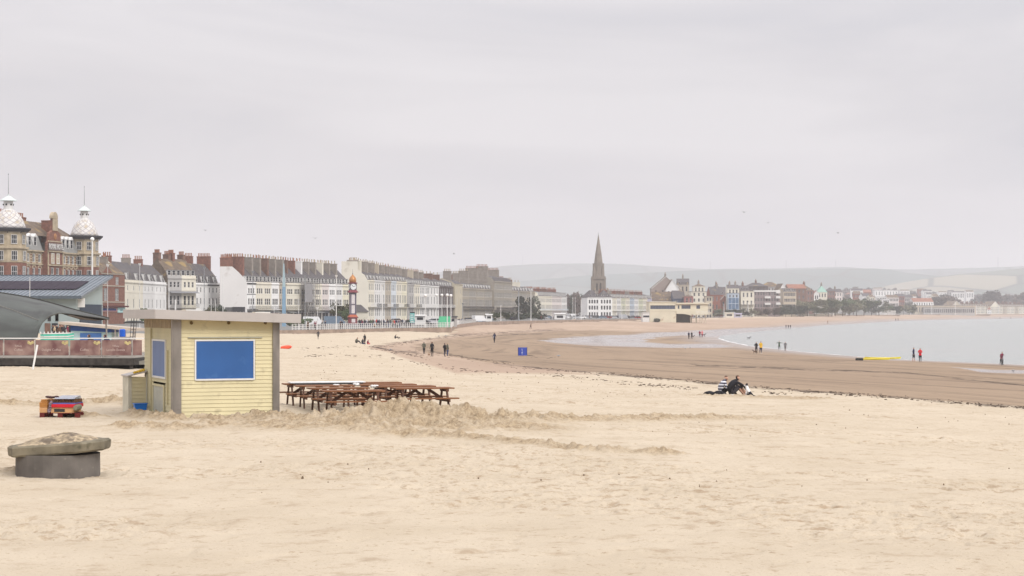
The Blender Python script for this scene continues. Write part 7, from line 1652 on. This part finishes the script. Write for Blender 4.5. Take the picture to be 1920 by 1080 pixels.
gt = [(1340,1200,5,9,'dark'),(1350,1215,5.5,10,'green'),(1344,1180,3,9,'scrub'),(1366,1230,5,10,'dark'),(1380,1240,5.5,10,'green'),(1395,1250,6,9,'dark'),(1410,1260,5.5,10,'scrub'),(1422,1265,6,9,'bare'),(1436,1270,6.5,11,'bare'),(1452,1290,6.5,10,'bare'),(1462,1300,7,12,'dark'),(1473,1310,8.5,14,'dark'),(1484,1320,8,14,'dark'),(1496,1330,7.5,13,'dark'),(1506,1345,8,12,'dark'),
 (1500,1420,13,14,'scrub'),(1514,1430,13.5,16,'olive'),(1527,1440,13.5,16,'scrub'),(1540,1460,13.5,16,'olive'),(1553,1480,13.5,16,'green'),(1566,1500,14,17,'olive'),(1580,1520,14,18,'green'),(1593,1560,14,18,'scrub'),(1606,1600,14,18,'olive'),(1620,1640,15,19,'green'),(1634,1680,15,19,'dark'),(1648,1720,14,18,'olive'),(1590,1480,9,14,'scrub'),(1560,1440,8,14,'olive'),(1530,1400,7,14,'green'),
 (1578,1900,16,14,'dark'),(1588,1950,16,13,'dark'),(1664,1780,9,17,'green'),(1680,1800,9,18,'dark'),(1694,1820,10,17,'scrub'),(1705,1850,13,14,'dark'),(1712,1870,11,12,'olive'),(1664,1840,12,15,'olive'),(1600,1820,17,14,'dark')]
for i,(px,Y,h,wd,k) in enumerate(gt):
    d_ = dict(dark='dark green',green='mid green',scrub='dull olive scrub',olive='olive',bare='bare brown',grey='grey')[k]
    tree(px,Y,h,wd,k,f'{d_} tree on the seafront slope, number {i+1} going right from the pavilion' if False else f'{d_} tree, {round((px-1330)/(1720-1330)*100)} percent of the way from pavilion to long arcade',group='seafront greenery')
fb = [(1560,2500,11),(1575,2600,12),(1590,2700,12),(1622,2900,13),(1650,2900,13),(1668,3000,14),(1700,3000,14),(1712,3100,15),(1725,2950,14),(1762,2950,14),(1774,3050,15),(1790,2950,14),(1770,2450,24),(1760,2350,20),(1780,2300,22),(1852,2700,26),(1862,2650,30),(1872,2750,27),(1882,2800,20),(1916,2700,30),(1908,2850,24),(1840,2800,18),(1826,2900,14),(1750,2500,14),(1676,2500,10),(1630,2450,10),(1640,2350,10)]
fb += [(1560+i*10.5+random.uniform(-4,4),random.uniform(3300,3900),random.uniform(11,17)) for i in range(33)]
for i,(px,Y,h) in enumerate(fb):
    big = h > 19; tree(px,Y,h,h*(1.35 if not big else 1.2),'bare' if i%3 else 'grey', f'{"tall spreading" if big else "hazy"} {"bare brown" if i%3 else "grey"} tree, {round((px-1560)/3.6)} percent of the way from green roof to right edge',group='hazy trees among the far houses')
# ================================================================ lamp posts and flag poles
LPM = {}
def lamp(px, pyt, pyb, w, kind, lb, Y=None, group='white lamp posts along the promenade'):
    # distance from the standing height of the foot
    z0 = None
    Y = Y or min(2400, wallY(px)+random.uniform(3,9)); x = X(px,Y); z0 = town_z(x,Y); h = Z(pyt,Y)-z0
    t = thing('lamp_post' if kind != 'pole' else 'flag_pole', lb, 'lamp post' if kind != 'pole' else 'pole', (x,Y,z0), 0, group)
    r = w/F*Y/2; mt_ = WHITEP if kind != 'dark' else mat('grey_post',(.26,.27,.28))
    m = MB(); m.tube((0,0,-.1),(0,0,h),r,7,r*.75); m.tube((0,0,-.1),(0,0,.8),r*1.6,7); m.build('pole', mt_, t)
    if kind == 'globe': m = MB(); m.blob((0,0,h+.3),.34,10,8); m.build('lamp', mat('globe_white',(.74,.73,.70),rough=.3), t, smooth=True)
    elif kind != 'pole': m = MB(); m.hull([(-.12,-.12,h),(.12,-.12,h),(.12,.12,h),(-.12,.12,h)],[(-.26,-.26,h+.45),(.26,-.26,h+.45),(.26,.26,h+.45),(-.26,.26,h+.45)]); m.build('lamp', mt_, t)
    return t
for px,t_,b_,w_,k,lb,Y in ((56,520,556,1.6,'pole','white pole in front of the solar panels',240),(173,452,540,5.0,'globe','thick white decorated column in front of the right dome',300),(202,500,590,1.2,'lamp','thin lamp post left of the red brick inn windows',330),(262,498,575,1.2,'lamp','thin lamp post before the cream terrace, left one',360),
 (317,540,582,1.8,'pole','white pole left of the lead canopy balcony',352),(329,562,582,4.5,'pole','short stout white column on the promenade above the kiosk roof',330),(383,505,585,1.6,'dark','grey tall mast before the white houses',370),(396,560,584,1.6,'pole','leaning white pole by the dark palm, left one',345),(404,562,584,1.4,'pole','white pole by the dark palm, right one',345),(418,515,585,1.7,'pole','white flag pole at the white flank wall',352),
 (474,512,586,1.5,'dark','grey mast at the left end of the long terrace',380),(514,563,590,1.6,'pole','short white pole left of the blue tower',352),(560,560,600,1.4,'pole','white pole right of the blue tower',352),(572,521,605,1.7,'dark','tall grey mast before the scaffolding',372),(595,580,612,1.3,'lamp','thin lamp post by the white lorry',354),
 (630.5,520,617,2.2,'lamp','tall white lamp post left of the clock tower',357),(717,538,616,2.1,'lamp','tall white lamp post right of the clock tower, second along the railing',377),(797.5,557,616,2.1,'globe','white lamp post, third along the railing',396),(818.5,556,606,1.6,'globe','thinner pale lamp post behind the railing',420),
 (838.5,556,612,2.4,'globe','left post of the white pair at the end of the railing',402),(845.5,557,612,2.4,'globe','right post of the white pair at the end of the railing',403.5),(828.5,556,606,1.8,'globe','white globe lamp just left of the white pair',430),
 (867.5,571,606,2.4,'dark','pale grey wooden post before the stone terrace',520),(939,575,602,1.6,'lamp','thin lamp post before the taller stone centre',640),(972.5,548,602,3.0,'dark','tall blue grey post before the stone terrace',690),(995.5,545,602,1.8,'lamp','tall white lamp post before the short terrace',705),(1074,560,600,1.1,'lamp','first thin lamp post before the bare trees',790),(1078.5,560,600,1.1,'lamp','second thin lamp post before the bare trees',800),(1089.5,564,599,1.7,'lamp','white lamp post left of the white corner block',800),
 (1166,575,599,1.4,'lamp','white lamp post before the coloured terrace',850),(1357.5,571,590,1.8,'lamp','white lamp post, first right of the seafront pavilion',1160),(1402.5,568,589,1.8,'lamp','white lamp post, second right of the seafront pavilion',1260),(1494.5,568,588.5,2.1,'lamp','white lamp post, third right of the seafront pavilion',1430),(1516,568,577,1.0,'lamp','short pale post on the green slope',1440),(1536.5,568,588,1.6,'lamp','white lamp post, fourth right of the seafront pavilion',1510),
 (1540.5,560,575,1.4,'lamp','pale post standing higher on the green slope',1560),(1562.5,575,587,1.5,'lamp','stubby lamp post among the trees',1560),(1572.5,568,587,1.6,'lamp','white lamp post, fifth right of the seafront pavilion',1590),(1588,560,583,1.5,'lamp','white lamp post rising from the trees near the red shelter',1640),(1618.5,567,587,1.9,'lamp','white lamp post, sixth right of the seafront pavilion',1690),(1662.5,568,587,1.4,'lamp','white lamp post before the white fence',1770),(1706,568,586.5,1.8,'lamp','white lamp post left of the long arcade',1880),(1747,570,586.5,1.5,'lamp','white lamp post before the left half of the long arcade',1975),(1791,566,586,1.4,'lamp','white lamp post before the left gable of the far right terrace',1982),(1830.5,573,586,1.6,'lamp','white lamp post at the right end of the long arcade',2090),(1871.5,572,586,1.6,'lamp','rightmost lamp post, before the middle gable',2230)):
    lamp(px,t_,b_,w_*.8,k,lb,Y)
for i,(px,pt,Y) in enumerate(((980,480,9000),(1329.5,489,9000),(1470.5,488,9000),(1562.5,488,9000),(1865,482,9000))):
    z1 = Z(pt,Y); pyc = np.interp(px,[950,1100,1200,1320,1400,1500,1580,1700,1800,1920],[502,497,500,508,507,505,503,508,506,502]); z0 = Z(pyc,Y)-12; t = thing('radio_mast', f'faint lattice mast on the skyline ridge, {ORD[i]} from the left', 'mast', (X(px,Y),Y-60,z0), 0, 'masts on the skyline ridge'); H_ = z1-z0
    m = MB()
    for a,b_ in ((-1,-1),(1,-1),(1,1),(-1,1)): m.tube((a*3,b_*3,0),(a*.5,b_*.5,H_),.35,4,.2)
    for k in range(6):
        z = H_*k/6; s_ = 3-2.5*k/6; z2 = H_*(k+1)/6; s2 = 3-2.5*(k+1)/6
        m.tube((-s_,-s_,z),(s2,-s2,z2),.2,4); m.tube((s_,s_,z),(-s2,s2,z2),.2,4)
    m.build('lattice', LEAD, t)
# ================================================================ railings
def railing(pts, lb, step=2.0, h=1.05, name='railing'):
    # pts are ground points; posts every `step`
    t = thing(name, lb, 'railing', (0,0,0)); rail = MB(); n_ = 0
    for (a,b_) in zip(pts, pts[1:]):
        for hh in (h, h*.62, h*.25): rail.bar((a[0],a[1],a[2]+hh),(b_[0],b_[1],b_[2]+hh),.05,.05)
    rail.build('rails', WHITEP, t)
    pm = MB(); pm.box(-.05,.05,-.05,.05,-.05,h+.06); me = pm.mesh('post', WHITEP)
    for (a,b_) in zip(pts, pts[1:]):
        L_ = math.hypot(b_[0]-a[0],b_[1]-a[1]); k = max(1,int(round(L_/step)))
        for i in range(k):
            if n_ < 98: link('post', me, t, (lerp(a[0],b_[0],i/k),lerp(a[1],b_[1],i/k),lerp(a[2],b_[2],i/k))); n_ += 1
    return t
def wp(px, off=.4): Y = wallY(px)+off; z0 = float(np.interp(px,[a[0] for a in WALL],[a[2] for a in WALL])); return (X(px,Y),Y,z0+.10)
railing([wp(548),wp(600),wp(700),wp(780),wp(845)], 'white promenade railing along the sea wall below the clock tower', 1.05)
railing([wp(846.5,.5),wp(851),wp(862),wp(893)], 'white railing stepping back from the end of the sea wall', 3.2)
railing([wp(1640),wp(1700),wp(1760),wp(1830)], 'far white railing before the long arcade', 6.0, 1.1)
# ================================================================ vehicles
def car_proto(kind):
    t = thing('parked_car', 'x', 'car', group='vehicles parked along the seafront'); m = MB()
    if kind == 'car':
        m.prism([(-2.05,.30),(2.05,.28),(2.1,.72),(1.95,.86),(1.0,.95),(-1.7,.98),(-2.1,.9)],'y',-.85,.85); m.build('body', paint('paint_car',(180,180,184),rough=.3), t)
        m = MB(); m.hull([(-1.75,-.80,.98),(1.0,-.80,.95),(1.0,.80,.95),(-1.75,.80,.98)],[(-1.25,-.66,1.42),(.30,-.66,1.43),(.30,.66,1.43),(-1.25,.66,1.42)]); m.build('window', GLASS, t)
        m = MB(); m.hull([(-1.22,-.67,1.42),(.28,-.67,1.43),(.28,.67,1.43),(-1.22,.67,1.42)],[(-1.1,-.6,1.48),(.2,-.6,1.48),(.2,.6,1.48),(-1.1,.6,1.48)]); m.build('roof', paint('paint_car',(180,180,184)), t)
    else:
        m.prism([(-2.4,.35),(2.3,.33),(2.35,.95),(1.9,1.2),(1.4,2.0),(1.2,2.1),(-2.35,2.12),(-2.4,1.9)],'y',-.92,.92); m.build('body', paint('paint_car',(180,180,184),rough=.3), t)
        m = MB(); m.hull([(1.1,-.93,1.25),(1.86,-.80,1.22),(1.86,.80,1.22),(1.1,.93,1.25)],[(1.05,-.93,1.9),(1.50,-.80,1.88),(1.50,.80,1.88),(1.05,.93,1.9)]); m.build('window', GLASS, t)
    for x in (-1.3,1.3):
        for y in (-.80,.80): q = MB(); q.lathe([(.31,-.10),(.31,.10)],12); q.build('wheel', DARK, t, (x,y,.31), (PI/2,0,0))
    return t
def place_car(px, Y, rot, kind, col, lb):
    global CARP
    me = copy_tree(CARP[kind], (X(px,Y),Y,town_z(X(px,Y),Y)+.01), rot, remap={k_:paint('car_'+col,CL2[col],rough=.3,var=.03) for k_ in ('paint_car','car_blue')}); me['label'] = lb; me.name = 'parked_car' if kind=='car' else 'parked_van'; return me
CL2 = dict(white=(222,222,222),silver=(166,168,172),black=(30,30,34),blue=(62,86,122),red=(130,36,40),grey=(96,98,102),navy=(40,48,80),green=(60,84,70))
CARP = {}
for k_ in ('car','van'):
    CARP[k_] = car_proto(k_); CARP[k_].location = (X(627 if k_=='van' else 806,430),430 if k_=='van' else 470,.15)
for o in CARP['van'].children:
    for s_ in o.material_slots:
        if s_.material.name == 'paint_car': s_.link = 'OBJECT'; s_.material = paint('car_blue',(104,120,136),rough=.3)
CARP['van'].name = 'parked_van'; CARP['van']['label'] = 'blue grey van parked left of the clock tower'; CARP['van'].rotation_euler = (0,0,.2)
CARP['car']['label'] = 'silver car parked right of the vertical banner sign'; CARP['car'].rotation_euler = (0,0,.5)
cs = [(587,452,.1,'van','white','white delivery van by the scaffolding'),(815,480,.5,'car','grey','grey car left of the green stall'),(795,470,.4,'car','black','black car behind the third railing lamp'),(745,500,.6,'car','silver','silver car before the cream and blue houses'),(776,470,.5,'car','navy','navy car behind the vertical banner sign'),
 (880,600,.8,'car','black','black car at the start of the stone terrace'),(898,620,.7,'van','white','white van near the shelter with the blue sign'),(915,690,.9,'car','blue','blue car behind the white kiosk van'),(964,720,.9,'car','black','black car before the taller stone centre'),(985,800,.9,'car','navy','navy car under the evergreens'),(1020,860,.9,'car','silver','silver car left of the white round kiosk'),(1028,880,.9,'car','blue','blue car left of the white round kiosk'),
 (1068,880,.6,'car','white','white car in the car park before the bare trees, first'),(1073,905,.6,'van','white','white van in the car park before the bare trees'),(1079,880,.7,'car','silver','silver car in the car park before the bare trees'),(1084,900,.5,'car','black','black car in the car park before the bare trees'),(1091,885,.6,'car','white','white car in the car park before the bare trees, last'),
 (1102,900,.1,'car','silver','silver car at the left foot of the white corner block'),(1112,905,.1,'car','grey','grey car before the white corner block'),(1121,910,.1,'car','black','black car before the white corner block'),(1130,905,.1,'car','blue','blue car before the white corner block'),(1139,915,.2,'car','red','dark red car before the white corner block'),(1149,920,.2,'car','silver','silver car at the start of the coloured terrace'),(1158,925,.2,'car','navy','navy car before the coloured terrace'),(1168,925,.2,'van','silver','silver van before the coloured terrace'),(1178,930,.2,'car','black','black car before the lime yellow house'),(1188,930,.2,'car','grey','grey car before the lime yellow house'),(1197,930,.2,'car','red','dark red car left of the white annexe'),
 (102,262,.2,'car','silver','silver car seen under the canopy arch, front one'),(96,285,.2,'car','black','black car seen under the canopy arch, rear one'),
 (1345,1250,.1,'car','red','dark red car in the shrubs right of the pavilion'),(1430,1330,.1,'car','white','white car below the dark apartment block'),(1412,1310,.1,'car','silver','silver car below the dark apartment block')]
for c in cs: place_car(*c)
# ================================================================ promenade kiosks, signs, shelters, people
def bx2(name, lb, cat, px0, px1, Y, pt, pb, mt_, d=3, roofm=None, extra=None):
    x0, x1 = X(px0,Y), X(px1,Y); z0, z1 = Z(pb,Y), Z(pt,Y); t = thing(name, lb, cat, (x0,Y,z0)); m = MB(); w_ = x1-x0; h = z1-z0
    m.box(0,w_,0,d,-.6,h*.86); m.build('wall', mt_, t); m = MB(); m.hull([(-.3,-.35,h*.86),(w_+.3,-.35,h*.86),(w_+.3,d+.3,h*.86),(-.3,d+.3,h*.86)],[(-.1,-.1,h),(w_+.1,-.1,h),(w_+.1,d,h),(-.1,d,h)]); m.build('roof', roofm or WHITEP, t)
    m = MB(); m.box(w_*.2,w_*.8,-.04,-.003,h*.3,h*.65); m.build('window', GLASS, t); return t
sg2 = thing('banner_sign', 'tall narrow teal and white banner sign right of the clock tower', 'sign', (X(773,405),405,-.1)); m = MB(); m.box(-.5,.5,0,.06,1.0,3.1); m.build('panel', paint('banner_teal',(120,176,172)), sg2)
m = MB(); m.box(-.52,.52,-.01,.07,3.1,3.35); m.build('header', IRON, sg2)
for i_ in range(4): m = MB(); m.box(-.35,.3-.1*(i_%2),-.02,-.004,1.2+i_*.45,1.35+i_*.45); m.build('print_line', WHITEP, sg2)
m = MB(); m.box(-.05,.05,.07,.1,-.1,1.1); m.build('post', GALV, sg2)
gs_ = thing('market_stall', 'bright green canvas stall near the end of the promenade railing', 'stall', (X(821,415),415,-.1)); w_ = (844-821)/F*415
m = MB(); m.hull([(0,0,1.0),(w_,0,1.0),(w_,2,1.0),(0,2,1.0)],[(.35,.3,2.35),(w_,.3,2.35),(w_,1.7,2.35),(.35,1.7,2.35)]); m.build('canvas', paint('stall_green',(84,176,132)), gs_); m = MB(); m.box(.1,w_-.1,.1,1.9,-.1,.99); m.build('counter', paint('stall_counter',(140,190,160)), gs_)
bx2('shelter','pale promenade shelter behind the green stall','shelter',836,856,440,592.5,608,wallm('grey'),3,IRON)
bx2('shelter','white roofed seafront shelter behind the third railing lamp','shelter',778,797,450,590,604,wallm('pale'),3,WHITEP)
bx2('kiosk_van','white catering kiosk with an open hatch before the stone terrace','kiosk',911,923,640,588.5,601,wallm('white'),2.5,WHITEP)
bx2('info_kiosk','small blue information kiosk before the stone terrace','kiosk',896,904,630,595,603,wallm('skyblue'),2,WHITEP)
bx2('round_kiosk','white kiosk with a pyramid roof beyond the short terrace','kiosk',1040,1060,820,587,600,wallm('white'),4,WHITEP)
bx2('beach_hut','cream flat roofed beach hut block right of the pavilion','beach hut',1359.5,1376,1150,586,595,wallm('cream'),4,wallm('cream')); bx2('beach_hut','lilac pair of beach huts right of the cream block','beach hut',1376.5,1391,1155,587,595.5,wallm('lilac'),4,wallm('lilac'))
bx2('shelter','red roofed octagonal shelter in the seafront greenery','shelter',1574,1584,1600,571,584,wallm('grey'),5,TILE)
tm = thing('round_sign','round pale orange sign on a post right of the short terrace','sign',(X(1069,800),800,.1)); m = MB(); m.tube((0,0,0),(0,0,4.2),.12,6); m.build('post', BARK, tm); m = MB(); m.lathe([(.75,0),(.75,.15)],16); m.build('disc', paint('disc_orange',(232,196,164)), tm, (0,-.1,4.9), (PI/2,0,0))
for i,(px,w_,lb) in enumerate(((1420,40,'low pale seafront wall with railings below the dark apartment block'),(1500,90,'low pale seafront wall below the green slope'),(1560,50,'long low boundary wall below the red roofed shelter'))):
    Y = wallY(px)+14; x0, x1 = X(px-w_/2,Y), X(px+w_/2,Y); m = MB(); m.box(x0,x1,Y,Y+.5,town_z(x0,Y)-.5,town_z(x0,Y)+1.6); tag(m.build('boundary_wall', wallm('stone')), lb, 'wall')
Y = 1750; x0, x1 = X(1645,Y), X(1680,Y); t = thing('white_fence','white picket fence by the trees left of the long arcade','fence',(x0,Y,town_z(x0,Y))); m = MB(); n = 34
for i in range(n): xx = (x1-x0)*i/n; m.box(xx,xx+.28,0,.1,0,4.2)
m.box(0,x1-x0,.1,.2,3.2,3.5); m.build('pickets', WHITEP, t)
random.seed(13)
PR = [(577,'beige','person in a brown coat at the left end of the white railing','brown'),(589.5,'white','person with white hair on the promenade by the van','maroon'),(592.5,'maroon','person in maroon beside the white haired walker','maroon'),(604,'black','left person of the dark pair on the promenade','black'),(610,'navy','right person of the dark pair on the promenade','navy'),(638,'brown','person in brown leaning by the railing left of the clock','brown'),(641,'black','person in black behind the one in brown by the clock','black')]
for i,(px,t_,lb,c) in enumerate(PR):
    Y = wallY(px)+random.uniform(3,9); person(['coat','walk','jacket'][i%3], (X(px,Y),Y,-.19), random.uniform(0,6), lb, top=c, tro='charcoal', hair='grey' if i==1 else 'dark')
cc = ['black','navy','charcoal','maroon','grey','black','navy','white','brown','charcoal','black','green','olive','black','tan']
for i in range(46):
    px = 673+i*2.15+random.uniform(-1,1); Y = 405+random.uniform(0,55); c = (cc+['red'])[i%16]; hr = ['dark','brown','grey','fair'][i%4]
    person(['stand','jacket','coat','walk','sit'][i%5 if i%3 else 1], (X(px,Y),Y,town_z(X(px,Y),Y)+.0), random.uniform(0,6), f'{hr} haired person in {c}, number {i+1} of the crowd going right from the clock', top=c, tro=random.choice(['black','charcoal','navy','jeans']), hair=hr, group='crowd on the promenade')
for i,(px,Y,c,lb) in enumerate(((99,235,'charcoal','person in charcoal sitting under the canopy arch'),(102.5,232,'beige','person in a pale jacket under the canopy arch'),(107,238,'black','person in black under the canopy arch, beside the pale jacket'),(111.5,230,'brown','person in brown and orange under the canopy arch'),(116,236,'black','person in black at the post of the blue kiosk'),(120.5,231,'charcoal','person in dark clothes beside the black one at the kiosk post'),(127,229,'maroon','person in dark red left of the blue kiosk'))):
    person(['jacket','stand','coat'][i%3], (X(px,Y),Y,town_z(X(px,Y),Y)), random.uniform(0,6), lb, top=c, tro='charcoal', hair=['dark','brown','grey'][i%3])
for i,(px,Y) in enumerate(((861,500),(866,520),(872,540),(1015,760),(1021,770),(1033,780),(1038,785),(1096,830),(1105,840),(1143,850),(1180,860),(1195,865),(1405,1265),(1417,1280),(1433,1300),(1446,1320),(1464,1350),(1476,1370),(1484,1380),(1513,1440),(1544,1500),(1548,1505),(1558,1540),(1580,1590),(1586,1600))):
    person(['stand','jacket','walk'][i%3], (X(px,Y),Y,town_z(X(px,Y),Y)), random.uniform(0,6), f'tiny {cc[i%15]} clad person on the far promenade, {ORD[i] if i<15 else ORD[i-15]} of the {"left" if i<15 else "right"} ones', top=cc[i%15], tro='charcoal', hair='dark', group='people on the far promenade')
